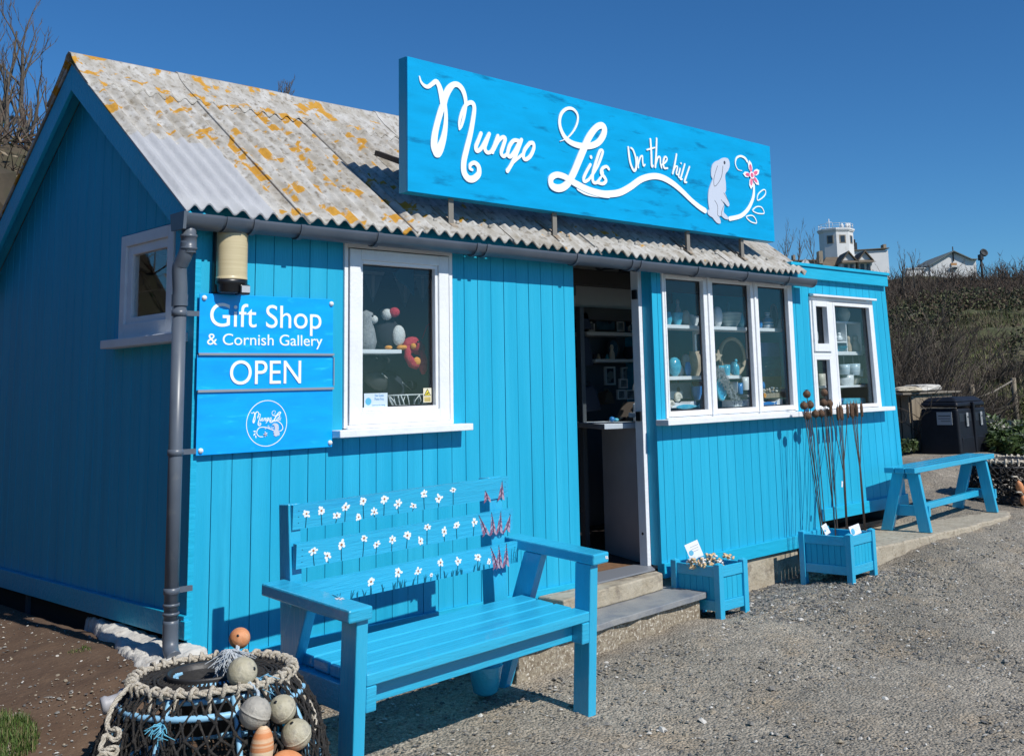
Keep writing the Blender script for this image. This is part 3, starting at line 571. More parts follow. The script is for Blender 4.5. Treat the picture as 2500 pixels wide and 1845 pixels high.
dp.tube([tuple(p) for p in cr_spline([(px_, py_, .54), (px_, py_, .46), (px_-.005, py_-.02, .42), (px_-.01, py_-.06, .40)], 4)], .031, 16)
dpo = dp.build('downpipe', gutterm, hut)
for z_ in (1.80, 1.215, .655):
    b = MB(); b.lathe([(.0285, -.013), (.0325, -.012), (.0325, .012), (.0285, .013)], (px_, py_, z_), 20); b.box(px_+.025, -.0075, py_-.006, py_+.008, z_-.011, z_+.011); b.build('pipe_clip', gutterm, dpo)
# ---------------------------------------------------------------- annex with flat roof (it leans a little)
shear = lambda x, z: (2.225-z)*.066*max(0, (x-5.0))/1.22
an = front_boards(5.004, 6.222, .405, 2.235, [(op3[0]-.01, op3[1], op3[2], op3[3])], shear, .104, .001)
an.build('annex_wall', paint, hut, bevel=.0022)
b = backing(5.004, 6.21, .405, 2.235, [(op3[0]-.01, op3[1]-.02, op3[2], op3[3])], .0215, .034); b.v = [(v[0]+shear(v[0], v[2]), v[1], v[2]) for v in b.v]; b.build('wall_backing', paint, hut)
b = backing(5.004, 6.18, .405, 2.235, [(op3[0]-.01, op3[1]-.02, op3[2], op3[3])], .036, .07); b.build('inner_lining', inwall, hut)
b = MB(); b.box(6.19, 6.222, .022, 2.3, .405, 2.235); b.v = [(v[0]+shear(v[0], v[2]), v[1], v[2]) for v in b.v]; b.build('annex_side_wall', paint, hut)
b = MB(); b.box(4.72, 6.20, -.042, 2.3, 2.222, 2.312); b.box(4.70, 6.215, -.055, 2.32, 2.313, 2.338); b.build('annex_roof', paintw, hut, bevel=.004)
b = MB(); b.box(5.0, 6.222, -.02, -.0005, .405, .495); b.v = [(v[0]+shear(v[0], v[2]), v[1], v[2]) for v in b.v]; b.build('skirting_board', paintw, hut, bevel=.003)
b = MB(); x0, x1 = 4.992, 5.95; 
b.box(x0, x0+.02, -.012, .03, 1.22, 2.09); b.box(x1-.035, x1+.005, -.012, .03, 1.22, 2.09); b.box(x0+.02, x1-.035, -.012, .03, 2.062, 2.09)
mu0, mu1 = X_(*c8(1585, 800)), X_(*c8(1625, 800)); b.box(mu0, mu1, -.012, .03, 1.226, 2.06)
zt0, zt1 = Z_(*c8(1500, 825)), Z_(*c8(1500, 845)); b.box(x0+.02, mu0, -.012, .03, zt1-.006, zt0+.008)
b.v = [(v[0]+shear(v[0], v[2]), v[1], v[2]) for v in b.v]; wn3 = b.build('display_window_frame', white, hut, bevel=.002)
def light(x0, x1, z0, z1, w, y0=-.014, wb=None):
    b = MB(); frame(b, x0, x1, z0, z1, w, y0, .028, wb); b.v = [(v[0]+shear(v[0], v[2]), v[1], v[2]) for v in b.v]; b.build('sash', white, wn3, bevel=.003)
    b = MB(); frame(b, x0+w+.0005, x1-w-.0005, z0+(wb or w)+.0005, z1-w-.0005, .006, .018, .030); b.v = [(v[0]+shear(v[0], v[2]), v[1], v[2]) for v in b.v]; b.build('glazing_seal', seal, wn3)
    b = MB(); b.box(x0+w, x1-w, .020, .024, z0+(wb or w), z1-w); b.v = [(v[0]+shear(v[0], v[2]), v[1], v[2]) for v in b.v]; b.build('pane', glass, wn3)
light(x0+.021, mu0-.001, zt0+.009, 2.058, .042, -.026, .06); light(x0+.021, mu0-.001, 1.226, zt1-.007, .030); light(mu1+.001, x1-.036, 1.226, 2.058, .026)
b = MB(); b.box(4.702, 6.07, -.10, .0, 1.190, 1.222); b.build('window_sill', white, wn3, bevel=.004)
b = MB(); b.box(4.992, 5.975, -.05, -.0125, 2.092, 2.108); b.build('drip_rail', white, wn3, bevel=.003)
# ---------------------------------------------------------------- wall lamp
lamp = thing('wall_lamp', 'cream ribbed outdoor wall light with black base and motion sensor above the gift shop sign', 'wall lamp')
cx_ = .138; M_ = None
lens = plain('cream_plastic', (.56, .47, .28), .38); lens2 = mat('cream_ribbed', (.52, .43, .25), (.60, .51, .31), 2, .4, stretch=(1, 1, 60), coat=.3)
b = MB().smooth(); prof = [(.0, 2.196), (.03, 2.195), (.054, 2.190), (.066, 2.178), (.070, 2.16)]
for k in range(30): z_ = 2.15-k*.0062; prof += [(.0705, z_), (.0690, z_-.0031)]
prof += [(.071, 1.965), (.071, 1.955)]
b.lathe([(r_, z_) for r_, z_ in prof], (cx_, -.062, 0), 28, 1.0, .80); b.build('lens', lens2, lamp)
b = MB(); b.box(cx_-.066, cx_+.066, -.030, -.002, 1.895, 2.195); b.build('back_plate', blackp, lamp, bevel=.008)
b = MB(); b.lathe([(.0, 1.958), (.072, 1.957), (.073, 1.935), (.066, 1.93), (.064, 1.90), (.055, 1.893), (0, 1.892)], (cx_, -.060, 0), 24, 1, .8); b.build('lamp_base', blackp, lamp)
b = MB(); b.box(cx_+.010, cx_+.058, -.125, -.07, 1.885, 1.93); bo = b.build('motion_sensor', blackp, lamp, bevel=.006)
b = MB(); b.box(cx_+.014, cx_+.054, -.1285, -.1255, 1.894, 1.924); b.build('sensor_lens', plain('sensor_grey', (.45, .47, .50), .35), bo, bevel=.001)
# ---------------------------------------------------------------- gift shop board
gs = thing('gift_shop_sign', 'bright blue three part board reading Gift Shop & Cornish Gallery OPEN beside the downpipe', 'sign')
s0, s1 = .006, .689
b = MB(); b.box(s0, s1, -.031, -.026, 1.629, 1.892); b.build('top_panel', signblue2, gs, bevel=.002)
b = MB(); b.box(s0-.004, s1+.001, -.029, -.024, 1.469, 1.624); b.build('open_panel', signblue2, gs, bevel=.001)
b = MB(); b.box(s0, s1, -.031, -.026, 1.194, 1.465); b.build('bottom_panel', signblue2, gs, bevel=.002)
b = MB(); b.box(s0-.002, s1+.002, -.040, -.0315, 1.622, 1.632); b.box(s0-.002, s1+.002, -.040, -.0315, 1.462, 1.473); b.box(s1+.0015, s1+.006, -.036, -.022, 1.48, 1.615); b.build('slide_rail', steel, gs)
for x_, z_ in ((s0+.02, 1.872), (s1-.012, 1.87), (s0+.02, 1.214), (s1-.014, 1.214)):
    b = MB(); Mx = Matrix.Rotation(R(90), 3, 'X'); b.lathe([(.0115, 0), (.0115, .004), (.009, .009), (.0001, .011)], (x_, -.031, z_), 14, M=Mx); b.build('screw_cap', white, gs)
c5 = lambda x, y: (250+x/2.5817, 500+y/2.5817)
def put(txt, xl, xr, vb, vt, name, capk=.70):
    a = at(*c5(xl, vb), y=-.0335); c = at(*c5(xr, vb), y=-.0335); t = at(*c5((xl+xr)/2, vt), y=-.0335); mz = at(*c5((xl+xr)/2, vb), y=-.0335).z
    text_mesh(name, txt, (t.z-mz)/capk, letter, gs, ((a.x+c.x)/2, -.0322, mz), width=c.x-a.x, off=.0)
put('Gift Shop', 678, 1380, 773, 628, 'lettering'); put('& Cornish Gallery', 660, 1387, 885, 815, 'lettering'); put('OPEN', 803, 1252, 1128, 978, 'lettering')
# ---------------------------------------------------------------- script lettering from brush strokes
def strip(b, pts, z0, dz=2e-5, depth=.004):
    """brush stroke in a vertical plane: pts = (x, z, width); rises a hair along its length so crossings never coincide"""
    k = len(pts); L = []; Rr = []
    for i, (x, z, w_) in enumerate(pts):
        a = pts[max(i-1, 0)]; c = pts[min(i+1, k-1)]; dx, dzz = c[0]-a[0], c[1]-a[1]; n = math.hypot(dx, dzz) or 1; nx, nz = -dzz/n*w_/2, dx/n*w_/2
        L.append((x+nx, z+nz)); Rr.append((x-nx, z-nz))
    vs = []; 
    for i in range(k):
        y_ = z0-i*dz; vs += [(L[i][0], y_, L[i][1]), (Rr[i][0], y_, Rr[i][1]), (L[i][0], z0+depth, L[i][1]), (Rr[i][0], z0+depth, Rr[i][1])]
    fs = []
    for i in range(k-1): a = 4*i; c = a+4; fs += [(a, a+1, c+1, c), (a, c, c+2, a+2), (a+1, a+3, c+3, c+1)]
    b.add(vs, fs)
    for e, s in ((0, -1), (k-1, 1)):       # round ends
        x, z, w_ = pts[e]; a = pts[1 if e == 0 else k-2]; t0 = math.atan2(z-a[1], x-a[0]); m = 7; y_ = z0-e*dz-1e-5
        ring = [(x+w_/2*math.cos(t0-math.pi/2+math.pi*j/m), z+w_/2*math.sin(t0-math.pi/2+math.pi*j/m)) for j in range(m+1)]
        b.add([(p[0], y_, p[1]) for p in ring]+[(p[0], z0+depth, p[1]) for p in ring], [tuple(range(m+1))]+[(j, j+1, m+2+j, m+1+j) for j in range(m)])
STM = [[(240,290,10),(252,332,18),(280,364,26),(310,372,30),(345,348,32),(374,330,36),(397,365,42),(413,420,50),(424,475,54),(432,530,52)],
 [(428,520,50),(405,590,52),(380,680,52),(362,770,58),(358,850,64),(380,905,72)],[(447,520,30),(453,600,34),(448,700,42),(432,790,54),(405,870,68),(385,905,72)],
 [(436,520,50),(448,455,56),(475,395,56),(512,357,44),(550,357,42),(583,390,42),(603,440,38),(612,500,32),(606,560,30),(594,630,26),(577,690,20),(562,720,8)],
 [(562,716,14),(560,665,22),(576,595,26),(605,532,30),(640,502,32),(670,507,36),(681,550,36),(670,640,40),(650,750,44),(618,880,48),(596,980,50),(598,1060,52),(630,1110,52),(675,1114,52),(716,1075,46),(714,1015,40),(682,985,32),(650,1000,28),(645,1030,24),(664,1042,20)],
 [(736,748,30),(716,800,32),(694,858,34),(704,890,32),(736,870,30),(768,815,30),(802,752,30)],[(802,752,30),(782,810,32),(766,868,32),(786,902,30),(818,892,26),(848,830,26),(872,768,28)],
 [(872,768,28),(850,830,32),(828,900,30)],[(840,880,24),(872,815,28),(908,780,30),(930,792,32),(914,850,32),(898,905,32),(918,934,28),(946,912,24)],
 [(1040,808,28),(1000,806,30),(966,850,32),(950,912,32),(970,936,30),(1005,895,28),(1046,815,28)],[(1062,800,30),(1036,870,32),(1000,960,32),(968,1020,30),(948,1050,34)],[(968,1010,16),(1020,960,22),(1072,915,22)],
 [(1128,828,30),(1088,880,30),(1076,935,30),(1096,958,30),(1134,930,30),(1160,870,30),(1156,828,30),(1128,826,30)],
 [(1372,812,4),(1430,786,10),(1482,728,14),(1512,660,18),(1512,595,20),(1475,551,22),(1425,550,24),(1382,592,26),(1368,660,28),(1384,730,32),(1424,795,38),(1480,832,42),(1550,850,46),(1620,848,48),(1682,820,50),(1722,760,54),(1728,705,54),(1700,684,50),(1655,710,50),(1602,785,58),(1560,880,62),(1520,975,62),(1482,1065,60),(1442,1140,58),(1400,1180,58),(1348,1190,58),(1302,1165,54),(1298,1112,50),(1340,1082,46),(1400,1094,46),(1450,1125,48),(1524,1168,52),(1604,1206,52),(1700,1234,54),(1760,1240,56)]]
STB = [[(40,768,52),(100,800,56),(180,818,58),(280,824,58),(400,812,58),(500,762,56),(600,692,54),(700,664,52),(790,676,52),(880,726,50),(960,792,46),(1050,880,42),(1120,938,44),(1172,972,46)],
 [(146,560,26),(112,620,28),(84,686,30),(96,712,28),(134,690,24),(160,650,20)],[(150,492,30),(151,494,30)],[(160,660,20),(212,570,24),(250,470,26),(254,436,24),(230,438,26),(200,520,28),(166,640,30),(168,710,30),(200,722,26),(235,680,20)],
 [(310,600,26),(290,578,26),(256,592,28),(240,634,30),(270,672,30),(284,706,30),(256,732,28),(206,720,24)],[(235,680,18),(258,640,18),(250,610,18)],
 [(484,406,20),(490,470,22),(504,550,22),(534,614,22),(554,590,22),(552,510,20),(528,432,18),(508,412,16)],[(566,496,16),(570,545,16),(574,586,16)],[(572,565,14),(590,500,14),(610,482,14),(612,530,16),(620,572,14),(634,560,12)],
 [(682,334,20),(690,450,22),(694,570,22),(706,570,16)],[(652,428,14),(690,416,14),(722,408,12)],[(738,328,18),(734,450,20),(726,582,20)],[(730,560,14),(748,500,16),(768,494,16),(772,550,16),(782,588,16)],[(786,562,14),(816,540,14),(832,510,14),(814,490,16),(796,540,18),(806,590,18),(836,592,14)],
 [(916,468,16),(900,560,18),(882,640,18)],[(890,612,14),(908,578,14),(924,582,14),(914,640,16),(928,652,12)],[(948,596,14),(934,660,16),(942,678,12)],[(956,548,14),(957,550,14)],[(990,556,14),(966,640,16),(952,690,16),(966,690,12)],[(1032,580,14),(1008,650,16),(988,712,18),(1006,718,14)]]
FLW = [[(1505,614,5),(1468,602,8),(1446,552,12),(1456,502,16),(1490,484,18),(1530,500,20),(1552,532,22)],[(1612,740,22),(1610,830,30),(1590,900,32),(1552,968,34),(1492,1020,36),(1396,1044,38)]]
LEAF = [[(1644,878),(1652,825),(1694,786),(1716,792),(1714,828),(1682,862)],[(1602,968),(1640,936),(1684,944),(1704,994),(1660,998),(1626,988)],[(1545,1026),(1590,1014),(1622,1036),(1636,1082),(1596,1076),(1566,1056)]]
BUN = [(1320,505),(1345,498),(1375,505),(1390,530),(1393,570),(1380,610),(1360,637),(1352,665),(1358,720),(1360,790),(1352,812),(1366,850),(1386,900),(1391,924),(1376,934),(1350,905),(1336,892),(1344,930),(1340,985),(1364,1012),(1382,1038),(1375,1052),(1345,1042),(1318,1018),(1300,1028),(1312,1062),(1310,1087),(1286,1085),(1260,1060),(1240,1034),(1212,1016),(1195,990),(1200,964),(1212,966),(1204,920),(1200,860),(1206,790),(1226,730),(1240,690),(1228,662),(1228,610),(1240,562),(1266,532),(1298,520)]
SGY = -.08
def t2(p): q = at(950+p[0]/3.3036, 100+p[1]/3.3036, y=SGY); return q.x, q.z
def t3(p): q = at(1400+p[0]/3.671, 250+p[1]/3.671, y=SGY); return q.x, q.z
def wpx(p, f, k):   # brush width in metres at that place of the board
    u, v = (950+p[0]/k, 100+p[1]/k) if f is t2 else (1400+p[0]/k, 250+p[1]/k); a = at(u, v-p[2]/2/k, y=SGY); c = at(u, v+p[2]/2/k, y=SGY); return a.z-c.z
def conv(st, f): k = 3.3036 if f is t2 else 3.671; return [[(*f(p), wpx(p, f, k)*1.06) for p in s] for s in st]
strokes = conv(STM, t2)+conv(STB, t3); flws = conv(FLW, t3); leafs = [[t3(p) for p in l] for l in LEAF]; bun = [t3(p) for p in BUN]
def dense(s, n=5): return [tuple(p) for p in cr_spline(s, n)]
def flower2d(b, c, rx, rz, y, outline, mwhite=0, mpink=1):
    for i, (t, l) in enumerate(((100, 1.05), (28, .98), (-38, .95), (-100, 1.0), (-178, .92))):
        for m, k, yy in ((mwhite, 1.0, y), (mpink, .78, y-.0014)):
            pts = []
            for a, r_ in ((0, 1.0), (14, .80), (24, .50), (20, .12), (-20, .12), (-24, .50), (-14, .80)):
                rr = r_*l*(k if r_ > .3 else 1); aa = R(t+a*(k if r_ > .3 else .6)); pts.append((c[0]+rx*rr*math.cos(aa), c[1]+rz*rr*math.sin(aa)))
            b.mt(m).prism(pts, 1, yy-.0001*i, y+.002+.0002*i)
    for m, k, yy in ((mwhite, .26, y-.003), (mpink, .17, y-.004)):
        b.mt(m).prism([(c[0]+rx*k*math.cos(R(a)), c[1]+rz*k*math.sin(R(a))) for a in range(0, 360, 30)], 1, yy, y)
    b.mt(0)
sg = thing('roof_sign', 'large rectangular blue shop sign reading Mungo Lils on the hill standing on the roof', 'roof sign')
c1, c2, c3, c4 = at(990.5, 137, y=SGY), at(999.9, 467.8, y=SGY), at(1881, 358, y=SGY), at(1890, 590, y=SGY)
X0, X1, Z1, Z0_ = (c1.x+c2.x)/2, (c3.x+c4.x)/2, (c1.z+c3.z)/2, (c2.z+c4.z)/2
b = MB(); b.box(X0, X1, SGY, SGY+.012, Z0_, Z1); b.build('sign_face', signblue, sg, bevel=.001)
b = MB(); b.box(X0, X1, SGY+.0125, SGY+.075, Z0_-.002, Z1+.002); b.build('sign_edge', signedge, sg)
b = MB()
for i, s in enumerate(strokes): strip(b, dense(s), SGY-.006-.00008*i, depth=.0055)
b.build('lettering', letter, sg)
b = MB()
for i, s in enumerate(flws): strip(b, dense(s), SGY-.006)
for l in leafs:
    pl_ = [tuple(p) for p in cr_spline([(*p, .0085) for p in l], 5, close=True)]; strip(b, pl_+[pl_[0]], SGY-.005)
cf = t3((1592, 655)); ex = t3((1668, 590))[0]-cf[0]; ez = t3((1560, 522))[1]-cf[1]
flower2d(b, cf, ex*1.02, ez*1.0, SGY-.006, None); b.build('flower_emblem', [letter, pink], sg)
b = MB(); b.prism([(p[0], p[1]) for p in cr_spline([(*p, 0) for p in bun], 3, close=True)], 1, SGY-.007, SGY-.0005)
b.mt(1)
for s in ([(1284,572,4),(1262,640,4),(1250,700,4),(1258,754,4),(1296,716,4),(1322,656,4),(1332,572,4)], [(1258,880,4),(1284,930,4),(1286,1012,4),(1312,1024,4)], [(1340,812,4),(1362,850,4),(1386,892,4)], [(1316,874,4),(1345,912,4)], [(1338,930,4),(1320,985,4),(1322,1016,4)]):
    strip(b, dense([(*t3(p), wpx(p, t3, 3.671)) for p in s]), SGY-.0078, depth=.0005)
e = t3((1346, 542)); b.prism([(e[0]+.010*math.cos(R(a)), e[1]+.012*math.sin(R(a))) for a in range(0, 360, 30)], 1, SGY-.009, SGY-.0072); b.build('rabbit_emblem', [greylit, darkline], sg)
signm = plain('grey_steel_section', (.20, .185, .16), .6)
for u, v in ((1095, 500), (1348, 530), (1674, 575), (1806, 592)):
    xx = at(u, v, y=-.03).x
    b = MB(); b.box(xx-.017, xx+.017, -.052, -.046, rz_(-.05)+.03, Z0_+.3); b.box(xx+.012, xx+.017, -.046, -.012, rz_(-.01)+.03, Z0_+.3); b.build('support_post', signm, sg)
    b = MB(); b.prism([(-.075, rz_(-.075)+.034), (.10, rz_(.10)+.034), (.10, rz_(.10)+.040), (-.075, rz_(-.075)+.040)], 0, xx-.014, xx+.030); b.build('foot_plate', mat('worn_plate', (.34, .30, .24), (.22, .14, .08), 30, .7), sg)
    b = MB(); b.bar((xx, -.0, Z0_+.12), (xx, .62, rz_(.62)+.05), .03, .03); b.build('rear_strut', plain('dark_timber', (.05, .042, .036), .8), sg)
# small round emblem on the lower panel of the gift shop board: the same lettering and motifs, rearranged
cE = lambda x, y: at(550+x/8.2926, 950+y/8.2926, y=-.033)
b = MB(); Cx = (cE(430, 690).x+cE(1245, 690).x)/2; Cz = (cE(840, 228).z+cE(840, 1150).z)/2; rx_ = (cE(1245, 690).x-cE(430, 690).x)/2; rz2 = (cE(840, 228).z-cE(840, 1150).z)/2
ring = [(Cx+rx_*math.cos(R(a)), Cz+rz2*math.sin(R(a)), .0032) for a in range(0, 361, 8)]; strip(b, ring, -.0325, 1e-7, .001)
def remap(ss, box, tgt):
    (bx0, bz0, bx1, bz1), (tx0, tz0, tx1, tz1) = box, tgt; return [[(tx0+(x-bx0)/(bx1-bx0)*(tx1-tx0), tz0+(z-bz0)/(bz1-bz0)*(tz1-tz0), w_*abs(tz1-tz0)/abs(bz1-bz0)) for x, z, w_ in s] for s in ss]
def bbx(ss): P = [p for s in ss for p in s]; return (min(p[0] for p in P), min(p[1] for p in P), max(p[0] for p in P), max(p[1] for p in P))
mung = strokes[:13]; lil = [strokes[13][:-3]]+strokes[15:20]
g1, g2_ = cE(515, 740), cE(935, 445); g3, g4 = cE(905, 670), cE(1135, 430)
for i, s in enumerate(remap(mung, bbx(mung), (g1.x, g1.z, g2_.x, g2_.z))+remap(lil, bbx(lil), (g3.x, g3.z, g4.x, g4.z))): strip(b, dense(s, 3), -.0325-.00002*i, 2e-6, .001)
otx = strokes[20:]; g5, g6 = cE(800, 810), cE(985, 720)
for i, s in enumerate(remap(otx, bbx(otx), (g5.x, g5.z, g6.x, g6.z))): strip(b, dense(s, 2), -.0325-.00002*i, 2e-6, .001)
for s in ([(1000, 630), (1080, 655), (1140, 710), (1165, 780), (1140, 830), (1100, 845)], [(1000, 840), (900, 800), (800, 768), (700, 775), (648, 830), (640, 900), (690, 955), (760, 960)]):
    strip(b, dense([(cE(*p).x, cE(*p).z, .0036) for p in s]), -.0331, 2e-6, .001)
for l in ([(560, 850), (600, 835), (630, 850), (600, 868)], [(570, 945), (580, 905), (615, 880), (605, 920)], [(612, 925), (632, 950), (625, 998), (608, 965)]):
    b.prism([(cE(*p).x, cE(*p).z) for p in l], 1, -.0325, -.0315)
bo_ = [(940,725),(985,685),(1040,690),(1075,720),(1085,780),(1075,830),(1100,880),(1095,930),(1060,940),(1020,958),(975,925),(995,905),(970,875),(1000,830),(1000,770),(985,725)]
b.mt(1).prism([(cE(*p).x, cE(*p).z) for p in bo_], 1, -.0336, -.0325); b.mt(0)
fe = cE(812, 908); b2 = MB(); flower2d(b2, (fe.x, fe.z), .011, .0125, -.0345, None)
b.build('emblem', [letter, greylit], gs); b2.build('flower_emblem', [letter, plain('grey_pink', (.50, .42, .44), .4)], gs)
# ---------------------------------------------------------------- painted garden bench
BM = Matrix(((.9994, -.0304, -.0178), (.029, .9969, -.0735), (.02, .0729, .9971)))
bn = thing('garden_bench', 'bright blue slatted bench with armrests, its backrest painted with white daisies and purple foxgloves', 'bench')
bn.matrix_world = Matrix.Translation((1.436, -.995, 0)) @ BM.to_4x4()
BI = BM.transposed()
def bl(u, v, y):    # pixel to bench coordinates on the plane y (bench frame)
    d = BI @ ray(u, v); c = BI @ (CAMP-Vector((1.436, -.995, 0))); return c+d*((y-c.y)/d.y)
W_ = 1.322; A = .051
paintb = mat('bench_blue_paint', (.025, .395, .63), (.035, .44, .69), 4, .26, .45, 70, (.12, 1, 1), c3=(.018, .31, .58), s3=11, t3=(.58, .8), coat=.35)
paintb2 = mat('bench_blue_paint_upright', (.025, .395, .63), (.035, .44, .69), 4, .28, .45, 70, (1, 1, .12), c3=(.018, .31, .58), s3=11, t3=(.58, .8), coat=.3)
for x0 in (-W_, -A):
    b = MB(); b.box(x0, x0+A, 0, .094, -.03, .655); b.build('leg', paintb2, bn, bevel=.004)
    # raking rear leg
    xi = x0+.002 if x0 < -1 else x0
    def yz(t): return .42+.20*t
    b = MB(); b.prism([(.310, .654), (.42, .654), (.42+.395*.62, -.06), (.310+.395*.62, -.06)], 0, xi, xi+A-.004); b.build('rear_leg', paintb2, bn, bevel=.004)
    # seat bearer
    xb = x0+A+.001 if x0 < -1 else x0-.048
    b = MB(); b.box(xb, xb+.047, .0, .47, .318, .409); b.build('seat_bearer', paintb, bn, bevel=.005)
    # back post, leaning backwards
    xp = x0+A+.049 if x0 < -1 else x0-.049-.06
    if x0 < -1: xp = -1.292+.0
    xp = -1.262 if x0 < -1 else -.165
    b = MB(); b.prism([(.478, .30), (.565, .30), (.625, .985), (.556, .993)], 0, xp, xp+(.055 if x0 < -1 else .085)); b.build('back_post', paintb2, bn, bevel=.004)
b = MB(); b.box(-W_-.051, -W_-.051+.105, -.021, .555, .656, .704); b.build('armrest', paintb, bn, bevel=.007)
b = MB(); b.box(-.054, .051, -.021, .555, .656, .704); b.build('armrest', paintb, bn, bevel=.007)
# painted daisies on the arm ends
petal_w = plain('white_flower_paint', (.84, .85, .86), .35); heart = plain('brown_flower_paint', (.36, .17, .09), .4); stemm = plain('dark_teal_paint', (.0, .10, .17), .4)
purple = plain('purple_paint', (.24, .10, .17), .4); lilac = plain('lilac_paint', (.42, .32, .40), .4); darkp = plain('plum_paint', (.06, .015, .05), .4)
def seat(y0, y1, x0, x1, z1=.455, tk=.042): b = MB(); b.box(x0, x1, y0, y1, z1-tk, z1); b.build('seat_slat', paintb, bn, bevel=.006, seg=3)
seat(.0, .094, -W_+A+.001, -A-.001, tk=.044); seat(.104, .202, -1.290, -.056); seat(.213, .311, -1.288, -.060); seat(.322, .425, -1.284, -.054)
b = MB(); b.box(-1.222, -.101, .058, .080, .325, .411); b.build('front_apron', paintb, bn, bevel=.004)
for x0 in (-W_+A*0+.0, ):
    b = MB(); b.box(-1.3175, -1.2725, .095, .56, .312, .410); b.build('side_apron', paintb, bn, bevel=.004)
b = MB(); b.box(-.0485, -.004, .095, .50, .312, .410); b.build('side_apron', paintb, bn, bevel=.004)
def daisy(b, c, r, y, seed, stem=True, zb=None):
    q = random.Random(seed); n = 7 if seed % 3 else 6; t0 = q.random()*60; sq = q.uniform(.72, 1.15)
    for i in range(n):
        t = R(t0+360*i/n+q.uniform(-12, 12)); l = r*q.uniform(.62, 1.18); w_ = r*.27
        pts = [(c[0]+math.cos(t)*l*s-math.sin(t)*w_*k, c[1]+(math.sin(t)*l*s+math.cos(t)*w_*k)*sq) for s, k in ((.15, .3), (.6, 1.0), (.9, .85), (1, .2), (.95, -.5), (.7, -.95), (.2, -.4))]
        b.mt(1).prism(pts, 1, y-.0008-.00006*i, y+.0003)
    b.mt(2).prism([(c[0]+r*.24*math.cos(a), c[1]+r*.24*math.sin(a)) for a in np.linspace(0, 6.28, 9)[:-1]], 1, y-.0016, y)
    if stem and zb is not None:
        dx = q.uniform(-.2, .3)*r; n0 = 4
        pts = [(c[0]+dx*(k/n0)**1.5, c[1]-r*.5-(c[1]-r*.5-zb)*k/n0, .0046) for k in range(n0+1)]; b.mt(3); strip(b, pts, y-.0006, 1e-6, .0004)
    b.mt(0)
def foxglove(b, p, q_, y, seed):
    r = random.Random(seed); x0, z0 = p; x1, z1 = q_; n = 8
    for k in range(n):
        t = k/n; cx, cz = x0+(x1-x0)*t, z0+(z1-z0)*t; s = .017*(1.1-t)
        for sgn in (-1, 1):
            pts = [(cx, cz+s*.5), (cx+sgn*s*.9, cz+s*.2), (cx+sgn*s*1.25, cz-s*.9), (cx+sgn*s*.5, cz-s*.5)]; b.mt(4 if r.random() < .5 else 5).prism(pts, 1, y-.0007-.00005*k-.00002*(sgn > 0), y+.0003)
    b.mt(6); strip(b, [(x0, z0, .004), ((x0+x1)/2+.001, (z0+z1)/2, .0035), (x1, z1, .002)], y-.0016, 1e-6, .001); b.mt(0)
fm = [paintb, petal_w, heart, stemm, purple, lilac, darkp]
kk = 3.1097; c2p = lambda x, y: (600+x/kk, 1120+y/kk)
rails = [(.536, .990, .097, 0), (.502, .842, .097, 1), (.462, .694, .097, 2)]
FL = [[(460,415,30),(574,392,33),(690,428,33),(757,365,34),(856,440,28),(892,318,34),(975,402,28),(1052,303,32),(1155,342,30),(1272,355,30),(1352,265,27),(1465,300,32),(1575,235,28)],
      [(513,695,36),(618,733,32),(726,650,40),(897,600,36),(993,648,32),(1110,612,30),(1226,580,36),(1325,622,28),(1377,515,32),(1506,550,32),(1600,505,28),(1733,478,28)],
      [(950,930,36),(1157,858,34),(1308,850,32),(1407,880,17),(1478,785,32),(1610,775,28),(1763,742,30),(1847,780,20)]]
FX = [[((1835,308),(1818,240)),((1938,298),(1946,165))],[((1825,560),(1768,425)),((1880,556),(1865,405)),((1925,550),(1936,395)),((1980,538),(2008,420))],[((1905,810),(1858,665)),((1928,812),(1920,655)),((1975,800),(1978,640))]]
for (yf, zt, h, i) in rails:
    b = MB(); b.box(-1.252, -.05, yf, yf+.024, zt-h, zt); ln = .16/1.0
    for (x, y, r_) in FL[i]:
        c = bl(*c2p(x, y), yf); e = bl(*c2p(x, y+r_), yf); daisy(b, (c.x, c.z), abs(c.z-e.z)*1.2, yf, int(x), True, zt-h+.004)
    for p, q_ in FX[i]:
        p = bl(*c2p(*p), yf); q_ = bl(*c2p(*q_), yf); foxglove(b, (p.x, max(p.z, zt-h+.003)), (q_.x, q_.z), yf, 3)
    if i == 2:
        gx = 655
        rr_ = random.Random(5)
        while gx < 1880:
            pv = 1060-(gx-680)*.178; a = bl(*c2p(gx, pv), yf); 
            for s in range(rr_.choice((3, 4, 5))):
                x_ = a.x+rr_.uniform(-.006, .006); hh = rr_.uniform(.014, .032); ln_ = rr_.uniform(-.012, .014); b.mt(3); strip(b, [(x_, zt-h+.002, .005), (x_+ln_*.4, zt-h+.002+hh*.6, .0042), (x_+ln_, zt-h+.002+hh, .0012)], yf-.0006-.00003*s, 1e-6, .0004)
            gx += rr_.uniform(22, 70) if rr_.random() < .8 else 90
        for dx in (-.012, .0, .012, .02): strip(b, [(-.082+dx, zt-h+.003, .004), (-.078+dx*1.3, zt-h+.05, .003), (-.072+dx*1.6, zt-.03, .001)], yf-.0006, 1e-6, .0004)
        b.mt(0)
    for k in range(3):
        for xx in (-1.225, -.072): b.mt(3).prism([(xx+.0028*math.cos(a), zt-.024-.024*k+.0022*math.sin(a)) for a in np.linspace(0, 6.28, 7)[:-1]], 1, yf-.0005, yf+.0003)
    b.mt(0); b.build('back_rail', fm, bn)
b = MB(); b.box(-.003, 0, 0, .001, 0, .001)
b = MB(); c = bl(1476, 1357, -.021); daisy(b, (.034, .680), .012, -.0215, 4, False); b.build('painted_daisy', fm, bn)
b = MB(); 
